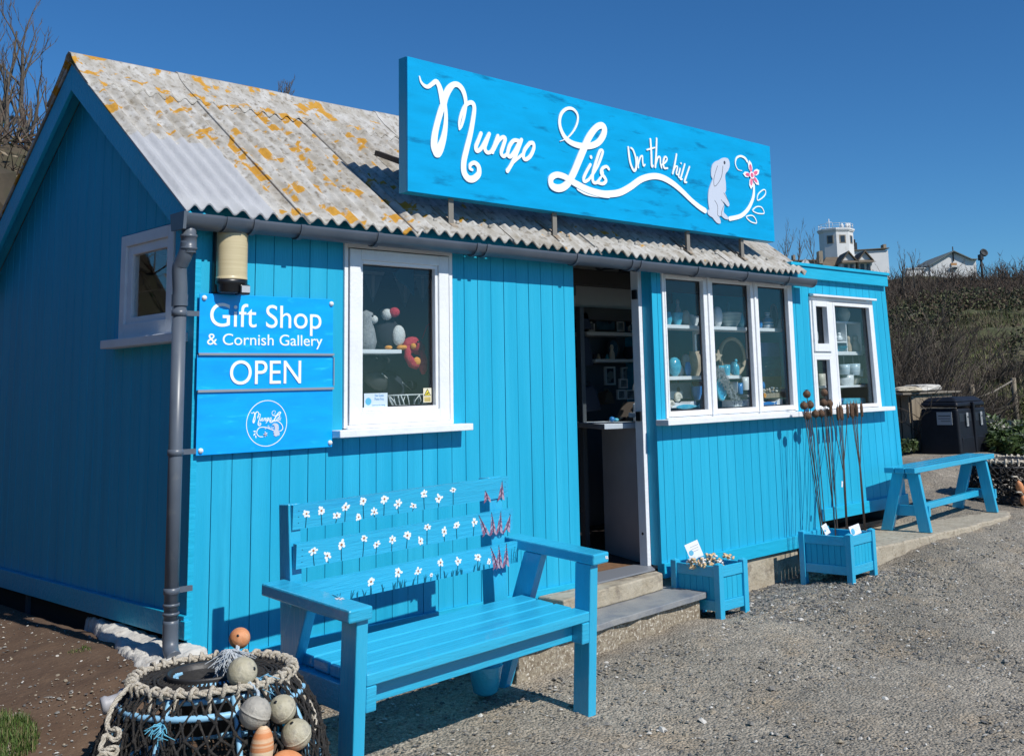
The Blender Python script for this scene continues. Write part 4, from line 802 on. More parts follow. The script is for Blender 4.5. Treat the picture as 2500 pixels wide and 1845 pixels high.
for i in range(6): t = i*1.05; b.mt(1).add([(-1.30+.004*math.cos(t-.6), .14+.006*math.sin(t-.6), .7052+i*.00004), (-1.30+.017*math.cos(t-.25), .14+.022*math.sin(t-.25), .7052+i*.00004), (-1.30+.017*math.cos(t+.25), .14+.022*math.sin(t+.25), .7052+i*.00004), (-1.30+.004*math.cos(t+.6), .14+.006*math.sin(t+.6), .7052+i*.00004)], [(0, 1, 2, 3)])
b.mt(2).add([(-1.30+.004*math.cos(a), .14+.006*math.sin(a), .7062) for a in np.linspace(0, 6.28, 8)[:-1]], [tuple(range(7))]); b.mt(3).bar((-1.295, .155, .7053), (-1.285, .205, .7053), .004, .0006); b.build('painted_daisy', fm, bn)
# ---------------------------------------------------------------- second bench on the pad
L2 = thing('low_bench', 'low blue plank bench on splayed legs on the concrete pad at the far end', 'bench', (5.71, -.415, .262), R(4.4))
tz2 = .495
for k in range(3):
    b = MB(); b.box(0, 1.80, .0+.086*k, .080+.086*k, tz2-.042, tz2); b.build('seat_plank', paintb, L2, bevel=.004)
for x0 in (.11, 1.62):
    for s in (0, 1):
        ya, yb = (.070, .0) if s == 0 else (.185, .315)
        b = MB(); b.prism([(ya-.048, tz2-.043), (ya+.048, tz2-.043), (yb+.048, .0), (yb-.048, .0)], 0, x0, x0+.042); b.build('leg', paintb2, L2, bevel=.003)
    b = MB(); b.box(x0+.0425, x0+.075, -.03, .325, .115, .195); b.build('cross_brace', paintb, L2, bevel=.003)
    b = MB(); b.box(x0+.0425, x0+.072, .03, .25, tz2-.10, tz2-.043); b.build('top_brace', paintb, L2, bevel=.003)
b = MB(); b.box(.153, 1.78, .105, .150, .135, .185); b.v = b.v; b.build('stretcher', paintb, L2, bevel=.003)
# ---------------------------------------------------------------- concrete pad
b = MB(); b.prism(wob([(4.80, -.46), (5.2, -.48), (6.4, -.52), (7.20, -.49), (7.50, -.38), (7.60, -.1), (7.6, .8), (6.4, .8), (4.80, .2)], a=.018, seed=9), 2, -.05, .258)
tag(b.build('concrete_pad', mat('pad_concrete', (.36, .31, .235), (.46, .41, .32), 8, .9, .9, 60, c3=(.22, .18, .13), s3=30, t3=(.52, .7)), bevel=.012), kind='structure')
b = MB(); b.prism(wob([(7.2, .9), (9.3, 1.15), (9.3, 1.55), (7.2, 1.3)], a=.03, seed=4), 2, .1, .27); tag(b.build('path', concrete, bevel=.01), kind='structure')
# ---------------------------------------------------------------- planters
def planter(name, label, x, y, z, wx, dy, h, rz):
    t = thing(name, label, 'planter', (x, y, z), rz, 'blue wooden planters along the hut')
    p = .043
    for (px, py) in ((0, 0), (wx-p, 0), (0, dy-p), (wx-p, dy-p)):
        b = MB(); b.box(px, px+p, py, py+p, -.07, h-.01); b.add([(px, py, h-.01), (px+p, py, h-.01), (px+p, py+p, h-.01), (px, py+p, h-.01), (px+p/2, py+p/2, h+.002)], [(0, 1, 4), (1, 2, 4), (2, 3, 4), (3, 0, 4)]); b.build('corner_post', paintb2, t, bevel=.003)
    for zz0, zz1, nm in ((h-.085, h-.022, 'top_rail'), (.05, .11, 'bottom_rail')):
        b = MB(); b.box(p+.0005, wx-p-.0005, .008, .026, zz0, zz1); b.build(nm, paintb, t, bevel=.003)
        b = MB(); b.box(p+.0005, wx-p-.0005, dy-.026, dy-.008, zz0, zz1); b.build(nm, paintb, t, bevel=.003)
        b = MB(); b.box(.008, .026, p+.0005, dy-p-.0005, zz0, zz1); b.build(nm, paintb, t, bevel=.003)
        b = MB(); b.box(wx-.026, wx-.008, p+.0005, dy-p-.0005, zz0, zz1); b.build(nm, paintb, t, bevel=.003)
    def panel(ax, a0, a1, c0, c1):
        b = MB(); n = max(4, int((a1-a0)/.042))
        for i in range(n):
            q0 = a0+(a1-a0)*i/n+.0012; q1 = a0+(a1-a0)*(i+1)/n-.0012
            b.box(q0, q1, c0, c1, .1105, h-.0855) if ax == 0 else b.box(c0, c1, q0, q1, .1105, h-.0855)
        b.build('slatted_panel', paint, t, bevel=.0015)
    panel(0, p, wx-p, .016, .026); panel(0, p, wx-p, dy-.026, dy-.016); panel(1, p, dy-p, .016, .026); panel(1, p, dy-p, wx-.026, wx-.016)
    b = MB(); b.box(.027, wx-.027, .027, dy-.027, .07, .085); b.build('base_board', paint, t); return t
planter('wooden_planter', 'blue slatted wooden planter at the end of the doorstep, filled with clear bags of shells', 3.075, -.475, .062, .285, .375, .328, R(-1))
planter('wooden_planter', 'blue slatted wooden planter further along, holding tall rusty garden stakes', 4.375, -.60, .10, .36, .40, .325, R(2))
cardm = plain('white_card', (.78, .80, .82), .5); cardb = plain('blue_print', (.10, .42, .62), .5); greyt = plain('grey_print_small', (.45, .48, .5), .5)
def card(name, label, c, wd, ht, rz, tiltx, roll, lines=('Decorative', 'Shells'), group=None):
    t = thing(name, label, 'card', c, 0, group); t.rotation_euler = (tiltx, roll, rz)
    b = MB(); b.box(-wd/2, wd/2, 0, .0015, 0, ht); b.build('card_face', cardm, t)
    b = MB(); b.prism([(-wd*.26+wd*.17*math.cos(a), ht*.42+wd*.17*math.sin(a)) for a in np.linspace(0, 6.28, 16)[:-1]], 1, -.0012, -.0002); b.build('printed_emblem', cardb, t)
    if lines:
        b = MB()
        for k in range(3): b.box(-.02*wd/.1, wd*(.42-.05*k), -.001, -.0002, ht*(.72-.15*k), ht*(.755-.15*k))
        b.build('printed_lines', greyt, t)
    return t
c = at(1702, 1352, y=-.22); card('price_card', 'white card with round blue emblem leaning in the nearer planter', (c.x, -.22, .385), .092, .10, R(-28), R(-12), R(-18))
# clear bags of shells in the nearer planter
shellm = mat('shell_tan', (.60, .38, .16), (.76, .60, .40), 40, .5); shellw = plain('shell_white', (.75, .72, .68), .4)
for i, (u, v, y, s, lab) in enumerate([(1688, 1368, -.28, .030, 'clear bag of tan shells at the left corner of the nearer planter'), (1712, 1366, -.34, .028, 'small clear bag of pale shells beside the card in the nearer planter'),
        (1732, 1360, -.22, .038, 'largest clear bag of orange tan shells just right of the card'), (1756, 1370, -.38, .030, 'clear bag of reddish tan shells at the front post of the nearer planter'), (1775, 1362, -.24, .038, 'clear bag of golden shells at the right of the nearer planter'), (1788, 1374, -.32, .026, 'crumpled clear bag at the right edge of the nearer planter')]):
    c = at(u, v, y=y); t = thing('bag_of_shells', lab, 'bag of shells', (c.x, c.y, c.z-.012), 0, 'bags of shells in the nearer planter')
    b = MB().smooth()
    for k in range(34):
        p = Vector((random.uniform(-1, 1), random.uniform(-1, 1), random.uniform(-1.3, .95)))*s*.80; b.mt(0 if random.random() < .65 else 1)
        b.lathe([(.001, 0), (s*.20, s*.05), (s*.32, s*.16), (s*.36, s*.34), (s*.14, s*.40), (.001, s*.3)], p, 7, 1, .7, M=Matrix.Rotation(random.random()*3, 3, 'X') @ Matrix.Rotation(random.random()*6, 3, 'Z'))
    b.build('shells', [shellm, shellw], t)
    b = MB(); n = 12; vs = []; r = random.Random(i)
    for a in range(7):
        for j in range(n): t_ = 6.283*j/n; rr = s*(.5+.62*math.sin(math.pi*(a+.6)/7.6))*r.uniform(.82, 1.15); vs.append((rr*math.cos(t_), rr*math.sin(t_), s*(-1.0+a*.36)*r.uniform(.95, 1.05)))
    b.add(vs, [(a*n+j, a*n+(j+1) % n, (a+1)*n+(j+1) % n, (a+1)*n+j) for a in range(6) for j in range(n)]); b.build('clear_bag', cello, t)
# rusty garden stakes in the farther planter
def stake(pts, head, label, group):
    t = thing('garden_stake', label, 'garden stake', tuple(pts[0]), 0, group); o = Vector(pts[0])
    b = MB(); b.tube([Vector(p)-o for p in pts], .0032, 6); b.build('rod', rod, t); e = Vector(pts[-1])-o
    if head == 'ball':
        b = MB(); b.ball(e+Vector((0, 0, .022)), .0285, 20); b.build('iron_ball', rust, t)
        b = MB(); c = e+Vector((0, 0, .050))
        for k in range(4): a = k*1.57+.4; b.tube([c, c+Vector((.011*math.cos(a), .011*math.sin(a), .005)), c+Vector((.020*math.cos(a), .020*math.sin(a), -.001))], [.0022, .002, .0008], 5)
        b.build('twisted_top', rod, t)
    else:
        b = MB(); b.lathe([(.001, -.045), (.009, -.04), (.0115, -.02), (.0115, .035), (.009, .055), (.003, .06), (.002, .078), (.0005, .08)], e+Vector((0, 0, 0)), 12); b.build('bulrush_head', rust, t)
bz_ = .14
balls = [(1970, 961, -.36, 'topmost rusty ball of the left cluster, in front of the hut corner boards'), (1963, 989, -.40, 'middle left rusty ball of the left cluster'), (1978, 987, -.34, 'rusty ball half hidden behind the middle of the left cluster'), (1971, 1014, -.38, 'lowest and leftmost rusty ball, hanging under the left cluster'), (1991, 1009, -.36, 'rusty ball between the two clusters at sill height, nearer the left one'),
         (2012, 957, -.34, 'topmost rusty ball of the right cluster, against the annex window'), (2011, 982, -.40, 'large rusty ball under the topmost one of the right cluster'), (2025, 984, -.36, 'rusty ball at the right side of the right cluster'), (2005, 1008, -.38, 'lower left rusty ball of the right cluster, against the white sill'), (2020, 1006, -.33, 'lower right rusty ball of the right cluster, against the white sill')]
for i, (u, v, y, lab) in enumerate(balls):
    y += .185; e = at(u, v+6, y=y); L_ = u < 2000; bu = 2010+(i % 5)*2 if L_ else 2040+(i % 5)*2; f = at(bu, 1293, y=-.33+.012*(i % 5)); 
    stake([(f.x, f.y, bz_+.02), ((f.x+(e.x-f.x)*.2), f.y+(y-f.y)*.2, bz_+.02+(e.z-bz_)*.2), ((f.x+(e.x-f.x)*.62), f.y+(y-f.y)*.6, bz_+(e.z-bz_)*.6), (e.x, y, e.z-.008)], 'ball', lab, 'rusty ball stakes in the farther planter')
rush = [(2028, 985, -.36, 'leftmost bulrush stake, its head beside the right ball cluster'), (2045, 996, -.38, 'thick bulrush head just left of the pair over the annex window mullion'), (2051, 992, -.36, 'second bulrush head of the close left group'), (2055, 996, -.34, 'third bulrush head of the close left group'), (2069, 990, -.36, 'single bulrush head midway between the left and right groups'), (2077, 988, -.37, 'first bulrush head of the right group'), (2081, 992, -.35, 'second bulrush head of the right group'), (2085, 986, -.33, 'third bulrush head of the right group'), (2091, 988, -.36, 'fourth bulrush head of the right group, slightly apart'), (2103, 988, -.36, 'rightmost bulrush stake, standing apart from the others')]
for i, (u, v, y, lab) in enumerate(rush):
    y += .17; e = at(u, v+6, y=y); q_ = 0 if i < 5 else 1; bu = (2064 if q_ == 0 else 2110)+(i % 4)*1.5; f = at(bu, 1290, y=-.33+.01*(i % 4)); k1 = .22; k2 = .42; tgt = at((2059 if q_ == 0 else 2099)+(i % 4), 1150, y=-.25)
    stake([(f.x, f.y, bz_+.02), (tgt.x, tgt.y, tgt.z), (e.x, y, e.z-.03)], 'rush', lab, 'bulrush stakes in the farther planter')
c = at(2022, 1300, y=-.40); card('price_card', 'folded white label leaning behind the ball stakes in the farther planter', (c.x, -.40, .405), .045, .07, R(-20), R(-10), R(-22))
c = at(2090, 1306, y=-.50); card('price_card', 'wide white card with blue emblem at the front of the farther planter', (c.x+.01, -.50, .385), .125, .065, R(-3), R(-14), R(-6))
c = at(2055, 1178, y=-.265); b = MB(); b.box(-.009, .009, 0, .0015, -.03, .012); tag(b.build('price_tag', cardm, loc=(c.x-.004, -.272, c.z)), 'small white tag tied to a bulrush stake halfway up', 'price tag').rotation_euler = (0, R(12), 0)
# ---------------------------------------------------------------- lobster pots
ropem = mat('cream_rope', (.54, .48, .38), (.66, .60, .50), 60, .85, 1.0, 200, c3=(.30, .25, .18), s3=50, t3=(.55, .7)); netm = mat('black_net_twine', (.014, .013, .013), (.034, .030, .026), 60, .8, .8, 180, c3=(.07, .058, .045), s3=30, t3=(.6, .7))
barm = plain('pale_blue_coated_bar', (.28, .55, .76), .45); bucketm = mat('black_bucket', (.018, .018, .02), (.035, .034, .033), 8, .5, .2, 40)
def rope(b, pts, r, n=7, seg=5, tw=9, close=False):
    """three strand laid rope: strands wind round the path"""
    P = [Vector(p) for p in cr_spline(pts, seg, close)]; s = 0; L = [0.]
    for p, q in zip(P, P[1:]): s += (q-p).length; L.append(s)
    m = max(8, int(s/(r*1.1))); Q = []; T = []; j = 0
    for i in range(m+1):
        d = s*i/m
        while j < len(L)-2 and L[j+1] < d: j += 1
        t = (d-L[j])/max(1e-9, L[j+1]-L[j]); Q.append(P[j].lerp(P[j+1], t)); T.append((P[j+1]-P[j]).normalized())
    for k in range(3):
        pts_ = []; x = None
        for i, (p, t) in enumerate(zip(Q, T)):
            x = (x-t*x.dot(t)).normalized() if x is not None and (x-t*x.dot(t)).length > 1e-6 else t.orthogonal().normalized()
            y = t.cross(x); a = 2*math.pi*(k/3)+s*i/m/(r*tw)*2*math.pi; pts_.append(p+(x*math.cos(a)+y*math.sin(a))*r*.5)
        b.tube(pts_, r*.56, n-1)
def pot(name, label, c, r0, h, rt, rz, s=1, near=True):
    t = thing(name, label, 'lobster pot', c, rz)
    def rad(z): return r0+(rt-r0)*max(0, (z/h))**3.2
    # frame bars
    b = MB(); nb = 8
    for k in range(nb):
        a = 2*math.pi*k/nb+.25; b.tube([(rad(z)*math.cos(a)*.95, rad(z)*math.sin(a)*.95, z) for z in np.linspace(0, h*.98, 9)], .0095*s, 8)
    for z in (.0, h*.34, h*.86): b.tube([(rad(z)*.965*math.cos(a), rad(z)*.965*math.sin(a), z+.01) for a in np.linspace(0, 6.2832, 29)[:-1]], .011*s, 8, close=True)
    b.tube([(rt*.93*math.cos(a), rt*.93*math.sin(a), h-.018) for a in np.linspace(0, 6.2832, 33)[:-1]], .010*s, 8, close=True)
    for k in range(7):
        a = 2*math.pi*k/7+.2; b.tube([(rt*.93*math.cos(a), rt*.93*math.sin(a), h-.018), (rt*.47*math.cos(a), rt*.47*math.sin(a), h-.004)], .008*s, 6)
    b.tube([(rt*.52*math.cos(a), rt*.52*math.sin(a), h+.004) for a in np.linspace(0, 6.2832, 25)[:-1]], .010*s, 8, close=True)
    b.build('frame', barm if near else bucketm, t)
    # netting: diamonds round the side, knotted; slightly uneven
    b = MB(); n = 44 if near else 34; rows = 13; r = random.Random(3)
    jit = {}
    def kn(i, j):
        i %= n
        if (i, j) not in jit:
            z = h*(j/rows); a = 2*math.pi*(i+.5*(j % 2))/n+r.uniform(-.03, .03); z += r.uniform(-.010, .010); rr = rad(max(0, z))*1.012+r.uniform(-.004, .006); jit[(i, j)] = Vector((rr*math.cos(a), rr*math.sin(a), z))
        return jit[(i, j)]
    for j in range(rows):
        for i in range(n):
            for di in ((0, 1) if j % 2 else (-1, 0)):
                p, q = kn(i, j), kn(i+di+(0 if j % 2 else 0), j+1) if j % 2 else kn(i+di, j+1); m_ = (p+q)/2*(1+r.uniform(-.006, .006)); b.tube([p, m_, q], [.0048*s, .0038*s, .0048*s], 5, cap=False)
            b.ball(kn(i, j), .0082*s, 6)
    if near:
        for k in range(560):     # frayed loose ends wound round the sides
            a = r.choice((r.uniform(2.3, 3.75), r.uniform(4.75, 7.2))); z = r.uniform(.02, h*.95); rr = rad(z)*1.02; p = Vector((rr*math.cos(a), rr*math.sin(a), z)); b.tube([p, p+Vector((r.uniform(-.012, .012), r.uniform(-.012, .012), -r.uniform(.02, .05))), p+Vector((r.uniform(-.02, .02), r.uniform(-.02, .02), -r.uniform(.05, .10)))], [.0032, .0036, .0018], 4, cap=False)
    else:
        for k in range(420):
            a = r.uniform(0, 6.28); z = r.uniform(.0, h*.95); rr = rad(z)*1.02; p = Vector((rr*math.cos(a), rr*math.sin(a), z)); b.tube([p, p+Vector((r.uniform(-.03, .03), r.uniform(-.03, .03), -r.uniform(.02, .05))), p+Vector((r.uniform(-.05, .05), r.uniform(-.05, .05), -r.uniform(.0, .06)))], [.008, .009, .005], 5, cap=False)
    # top net between the rope ring and the funnel
    m2 = 64
    for k in range(m2):
        a = 2*math.pi*k/m2; a2 = a+.12*(1 if k % 2 else -1); b.tube([(rt*.97*math.cos(a), rt*.97*math.sin(a), h+.008), (rt*.72*math.cos((a+a2)/2), rt*.72*math.sin((a+a2)/2), h-.004), (rt*.50*math.cos(a2), rt*.50*math.sin(a2), h+.014)], .0045*s, 5, cap=False)
    for rr in (.56, .62, .68, .74, .80, .86, .92): b.tube([(rt*rr*math.cos(a)+r.uniform(-.004, .004), rt*rr*math.sin(a)+r.uniform(-.004, .004), h+.002) for a in np.linspace(0, 6.2832, 41)[:-1]], .0055*s, 5, close=True)
    b.build('netting', netm, t)
    # funnel
    b = MB(); b.lathe([(rt*.44, h+.008), (rt*.47, h+.026), (rt*.495, h+.029), (rt*.50, h+.020), (rt*.46, h-.02), (rt*.38, h-.16), (rt*.36, h-.16), (rt*.40, h-.06), (rt*.44, h+.008)], (-.02, .01, 0), 40); b.build('funnel', bucketm, t)
    # rope ring lashed to the rim
    b = MB(); N_ = 46; pts = [(rt*1.0*math.cos(a)+r.uniform(-.003, .003), rt*1.0*math.sin(a)+r.uniform(-.003, .003), h+.012+r.uniform(-.003, .003)) for a in np.linspace(0, 6.2832, N_)]
    rope(b, pts, .0122*s, seg=3); lash = 34
    for k in range(lash):
        a = 2*math.pi*k/lash+r.uniform(-.04, .04); c_, s_ = math.cos(a), math.sin(a); q = .018*s
        ps = [(rt*c_+c_*q*math.cos(p_)+(-s_)*.010*(i/6-.5)*2, rt*s_+s_*q*math.cos(p_)+c_*.010*(i/6-.5)*2, h+.012+q*math.sin(p_)) for i, p_ in enumerate(np.linspace(-2.6, 3.4, 8))]
        b.tube(ps, .0062*s*r.uniform(.8, 1.2), 6); 
        if k % 2: b.tube([(rt*1.02*c_, rt*1.02*s_, h+.0), (rt*1.05*c_, rt*1.05*s_, h-.035), (rt*1.05*c_, rt*1.05*s_, h-.055)], [.008*s, .0075*s, .004*s], 6)
    b.build('rope_ring', ropem, t)
    b = MB(); b.lathe([(.0001, .008), (r0*.99, .008), (r0*.99, -.002), (.0001, -.002)], (0, 0, 0), 30); b.build('base_grid', netm, t)
    return t
PZ = .5; pc = at(521, 1643, z=PZ)
gz0 = gz(pc.x, pc.y)
pot('lobster_pot', 'black netted lobster pot with cream rope ring in the foreground beside the bench', (pc.x, pc.y, gz0), .385, PZ-gz0-.012, .262, .3)
p2 = at(2470, 1262, z=.36)
for _ in range(5): p2 = at(2462, 1275, z=.42+.12)
p2 = Vector((8.30, -.04, gz(8.3, -.04)))
pot('lobster_pot', 'black lobster pot with white rope rim behind the low bench', (p2.x, p2.y, p2.z), .42, .37, .34, 0, 1.3, near=False)
# floats
fl = {'cream': mat('cream_float', (.33, .30, .20), (.50, .46, .35), 11, .6, .5, 60, c3=(.20, .19, .16), s3=26, t3=(.5, .72)), 'orange': mat('orange_float', (.58, .22, .085), (.66, .30, .14), 16, .6, .3, 60, c3=(.70, .45, .28), s3=18, t3=(.6, .75)),
      'grey': mat('grey_float', (.30, .29, .26), (.44, .41, .35), 11, .6, .5, 60, c3=(.19, .19, .18), s3=24, t3=(.5, .72)), 'band': mat('banded_orange_float', (.62, .24, .09), (.72, .55, .36), 1.2, .6, .3, 60, (.3, .3, 26), t2=(.46, .54)), 'cap': plain('pale_grey_plastic', (.36, .36, .38), .5)}
def floatball(u, v, rpx, colr, label, dd, seam=True, tilt=(0, 0), long=1.0, hole=None):
    """round net float; dd = metres nearer than the pot axis"""
    dist = math.hypot(pc.x-CAMP.x, pc.y-CAMP.y)-dd; c = at(u, v, d=dist); depth = (c-CAMP).dot(_f); r = rpx*depth/FPX
    t = thing('net_float', label, 'float', tuple(c), 0, 'floats hanging on the lobster pot'); M = Matrix.Rotation(R(tilt[0]), 3, 'X') @ Matrix.Rotation(R(tilt[1]), 3, 'Y')
    b = MB(); n = 20; prof = []
    for i in range(n+1):
        a = math.pi*i/n; rr = r*math.sin(a); zz = -r*long*math.cos(a)
        if seam and i == n//2: prof += [(rr, zz-r*.03), (rr*1.018, zz-r*.02), (rr*1.018, zz+r*.02), (rr, zz+r*.03)]
        else: prof.append((max(rr, r*.13), zz))
    b.lathe(prof, (0, 0, 0), 32, M=M); b.build('float_body', fl[colr], t)
    b = MB(); ax = M @ Vector((0, 0, 1))
    for s in (1, -1): b.lathe([(.0001, 0), (r*.135, 0), (r*.135, -r*.1*0+.0005), (.0001, .0006)], ax*(s*r*long*.992), 12, M=M)
    b.build('float_hole', blackp, t); return c, r
F1 = floatball(585, 1557, 25, 'orange', 'small orange float sticking up at the back of the lobster pot', -.18, False, (60, -35), 1.05)
F2 = floatball(591, 1640, 36, 'cream', 'cream float resting on the rim of the lobster pot beside the black funnel', .20, False, (72, 25))
F3 = floatball(623, 1739, 38, 'grey', 'greyish round float hanging on the pot, left of two side by side', .33, True, (15, 20))
F4 = floatball(689, 1730, 33.5, 'cream', 'cream round float hanging on the pot, right of two side by side', .26, True, (20, -45))
F5 = floatball(723, 1792, 36.5, 'cream', 'lowest cream round float at the right side of the pot with a raised seam', .27, True, (12, -28))
F6 = floatball(639, 1829, 28, 'band', 'long orange and cream float hanging upright under the greyish one', .36, False, (4, 3), 2.0)
F7 = floatball(706, 1868, 34, 'orange', 'orange float cut off by the bottom edge of the photo', .33, False, (8, -60), 1.5)
# ropes between them and over the side
b = MB()
rope(b, [tuple(F2[0]+Vector((-.01, -.03, -.01))), tuple(F2[0]+Vector((.02, -.06, -.05))), tuple(F3[0]+Vector((.01, .0, F3[1]+.0)))], .006, 6)
rope(b, [tuple(F1[0]+Vector((-.02, -.02, -.02))), tuple(F1[0]+Vector((-.03, -.05, -.06))), tuple(F1[0]+Vector((-.05, -.09, -.085)))], .008, 6)
tag(b.build('float_cord', mat('faded_blue_cord', (.36, .45, .52), (.5, .55, .58), 60, .8)), 'faded blue cord threading the floats on the lobster pot', 'cord')
def frayed(u, v, dd, n, L, colr, label, dirn=(0, -.3, -1)):
    c = at(u, v, d=math.hypot(pc.x-CAMP.x, pc.y-CAMP.y)-dd); r = random.Random(n); b = MB()
    for k in range(n):
        d = Vector(dirn)+Vector((r.gauss(0, .55), r.gauss(0, .5), r.gauss(0, .35))); d = d.normalized()*L*r.uniform(.5, 1.1); b.tube([c, c+d*.4+Vector((r.gauss(0, .01), r.gauss(0, .01), .008)), c+d*.75+Vector((r.gauss(0, .012), r.gauss(0, .01), 0)), c+d+Vector((r.gauss(0, .015), 0, -.01))], [.0025, .0022, .0018, .0012], 4, cap=False)
    tag(b.build('frayed_rope_end', colr), label, 'rope end')
frayed(565, 1585, -.02, 130, .085, mat('grey_blue_fibre', (.35, .40, .45), (.5, .52, .53), 50, .9), 'frayed grey blue rope end lying over the black funnel', (-.35, -.3, -.8))
frayed(632, 1655, .17, 45, .07, mat('bright_blue_fibre', (.10, .33, .50), (.2, .42, .58), 50, .9), 'bright blue frayed twine right of the cream float on the rim', (.2, -.3, -.6))
frayed(395, 1770, .36, 16, .05, mat('turquoise_fibre', (.12, .42, .58), rough=.9), 'knot of turquoise twine caught in the left side of the netting', (-.6, -.2, -.5))
# loose cream rope hanging down the left side
D0 = math.hypot(pc.x-CAMP.x, pc.y-CAMP.y)
pts = [tuple(at(u, v, d=D0-dd)) for u, v, dd in ((334, 1660, .02), (306, 1685, .10), (276, 1722, .16), (262, 1762, .2), (266, 1782, .22), (286, 1778, .24), (292, 1795, .25), (276, 1806, .25), (258, 1792, .25), (250, 1812, .27), (244, 1832, .29), (262, 1828, .30), (284, 1822, .30), (280, 1842, .3), (254, 1838, .31), (238, 1850, .32), (225, 1875, .3))]
b = MB(); rope(b, pts, .0085); tag(b.build('cream_rope', ropem), 'loose cream rope with two loops hanging down the left side of the lobster pot', 'rope')
pts = [tuple(at(u, v, d=D0-dd)) for u, v, dd in ((690, 1632, .0), (722, 1655, .02), (740, 1690, .06), (756, 1720, .08), (766, 1745, .08), (768, 1770, .10), (760, 1790, .12))]
b = MB(); rope(b, pts, .010); tag(b.build('cream_rope', ropem), 'cream rope running down the right side of the lobster pot behind the floats', 'rope')
c = at(275, 1714, d=D0+.02); b = MB(); Mx = Matrix.Rotation(R(78), 3, 'Y') @ Matrix.Rotation(R(15), 3, 'X'); b.lathe([(.0001, -.035), (.028, -.035), (.030, -.02), (.024, -.01), (.024, .02), (.034, .03), (.034, .055), (.0001, .058)], (0, 0, 0), 24, M=Mx); tag(b.build('plastic_cap', fl['cap'], loc=tuple(c)), 'pale grey plastic cap lying on the soil behind the loose rope', 'plastic cap')
# low end block of the old footing and a bucket under the bench
c = at(430, 1640, z=.38)
fp = [gp(u, v) for u, v in ((215, 1500), (228, 1535), (262, 1568), (300, 1605), (345, 1650), (392, 1668), (420, 1650))]
fpoly = [(p.x, p.y) for p in [at(u, v, z=.40) for u, v in ((218, 1512), (250, 1550), (300, 1585), (345, 1625), (385, 1638), (420, 1640))]]+[(.02, -.10), (.02, .30), (.02, 1.05)]
gx, gy = np.meshgrid(np.arange(-.62, .07, .009), np.arange(-.62, 1.2, .009), indexing='ij'); pp_ = np.array(fpoly); q_ = np.roll(pp_, -1, 0)
d2 = np.full(gx.shape, 9.); ins = np.zeros(gx.shape, bool)
for (ax_, ay_), (bx_, by_) in zip(pp_, q_):
    t_ = np.clip(((gx-ax_)*(bx_-ax_)+(gy-ay_)*(by_-ay_))/((bx_-ax_)**2+(by_-ay_)**2+1e-9), 0, 1); d2 = np.minimum(d2, np.hypot(gx-ax_-t_*(bx_-ax_), gy-ay_-t_*(by_-ay_)))
    ins ^= ((ay_ > gy) != (by_ > gy)) & (gx < (bx_-ax_)*(gy-ay_)/(by_-ay_+1e-12)+ax_)
sd = np.where(ins, -d2, d2)+.030*fbm(gx*9, gy*9, 3, 71); top_ = .425-.22*np.clip(-gx-.04, 0, 1)+.016*fbm(gx*7, gy*7, 4, 72)+.010*fbm(gx*30, gy*30, 3, 73); top_ -= .022*np.exp(-(fbm(gx*4, gy*4, 3, 74)/.012)**2)
fz = np.where(sd < 0, top_-.02*np.exp(sd/.012), top_-.02-np.clip(sd*7, 0, .33)); ii = np.arange(gx.size).reshape(gx.shape); FF = np.stack([ii[:-1, :-1], ii[1:, :-1], ii[1:, 1:], ii[:-1, 1:]], -1); kk_ = (sd[:-1, :-1] < .05) & (sd[1:, 1:] < .05); FF = FF[kk_]; u_, inv_ = np.unique(FF, return_inverse=True)
me = bpy.data.meshes.new('old_footing'); me.from_pydata(np.stack([gx, gy, fz], -1).reshape(-1, 3)[u_].tolist(), [], inv_.reshape(FF.shape).tolist()); me.materials.append(whitestone); me.polygons.foreach_set('use_smooth', [True]*len(FF)); me.update(); o = bpy.data.objects.new('old_footing', me); sc.collection.objects.link(o)
tag(o, 'cracked pale limewashed footing at the base of the gable wall by the downpipe', 'footing')
c = at(1200, 1590, y=-.62); b = MB(); b.lathe([(.0001, 0), (.035, .004), (.058, .02), (.078, .12), (.082, .13), (.082, .138), (.074, .133), (.054, .03), (.0001, .012)], (c.x+.05, -.52, gz(c.x, -.5)+.01), 26)
tag(b.build('blue_bucket', paintb), 'blue bucket standing in the shade under the painted bench', 'bucket')
# ---------------------------------------------------------------- goods behind the glass and inside the shop
c6 = lambda x, y: (780+x/3.0595, 560+y/3.0595)
shelfm = plain('white_shelf', (.72, .73, .74), .5)
turq = mat('turquoise_glaze', (.03, .30, .46), (.12, .48, .60), 14, .18, c3=(.5, .62, .62), s3=22, t3=(.6, .75)); teal = plain('teal_glaze', (.03, .22, .30), .25); cream = mat('cream_glaze', (.52, .48, .40), (.62, .58, .50), 14, .4); whitec = plain('white_china', (.68, .70, .71), .25)
bluec = plain('mid_blue_glaze', (.03, .20, .50), .2); tan = mat('tan_stone', (.36, .28, .20), (.46, .38, .28), 18, .7); navy = plain('navy_cloth', (.015, .022, .04), .9); dgrey = plain('dark_grey', (.05, .055, .06), .6); greyfur = mat('grey_fur', (.25, .26, .27), (.36, .37, .38), 60, .95, .8, 150)
redfur = mat('red_fur', (.42, .03, .05), (.55, .06, .08), 60, .95, .8, 150); whfur = mat('white_fur', (.62, .62, .6), (.7, .7, .68), 60, .95, .8, 150); blfur = mat('black_fur', (.02, .022, .028), rough=.95); orfur = mat('orange_fur', (.75, .30, .04), (.8, .38, .08), 60, .95, .6, 150)
def shelf(name, label, x0, x1, y0, y1, z, tk=.02, parent=None):
    b = MB(); b.box(x0, x1, y0, y1, z-tk, z); o = b.build(name, shelfm, parent, bevel=.002); return tag(o, label, 'shelf') if parent is None else o
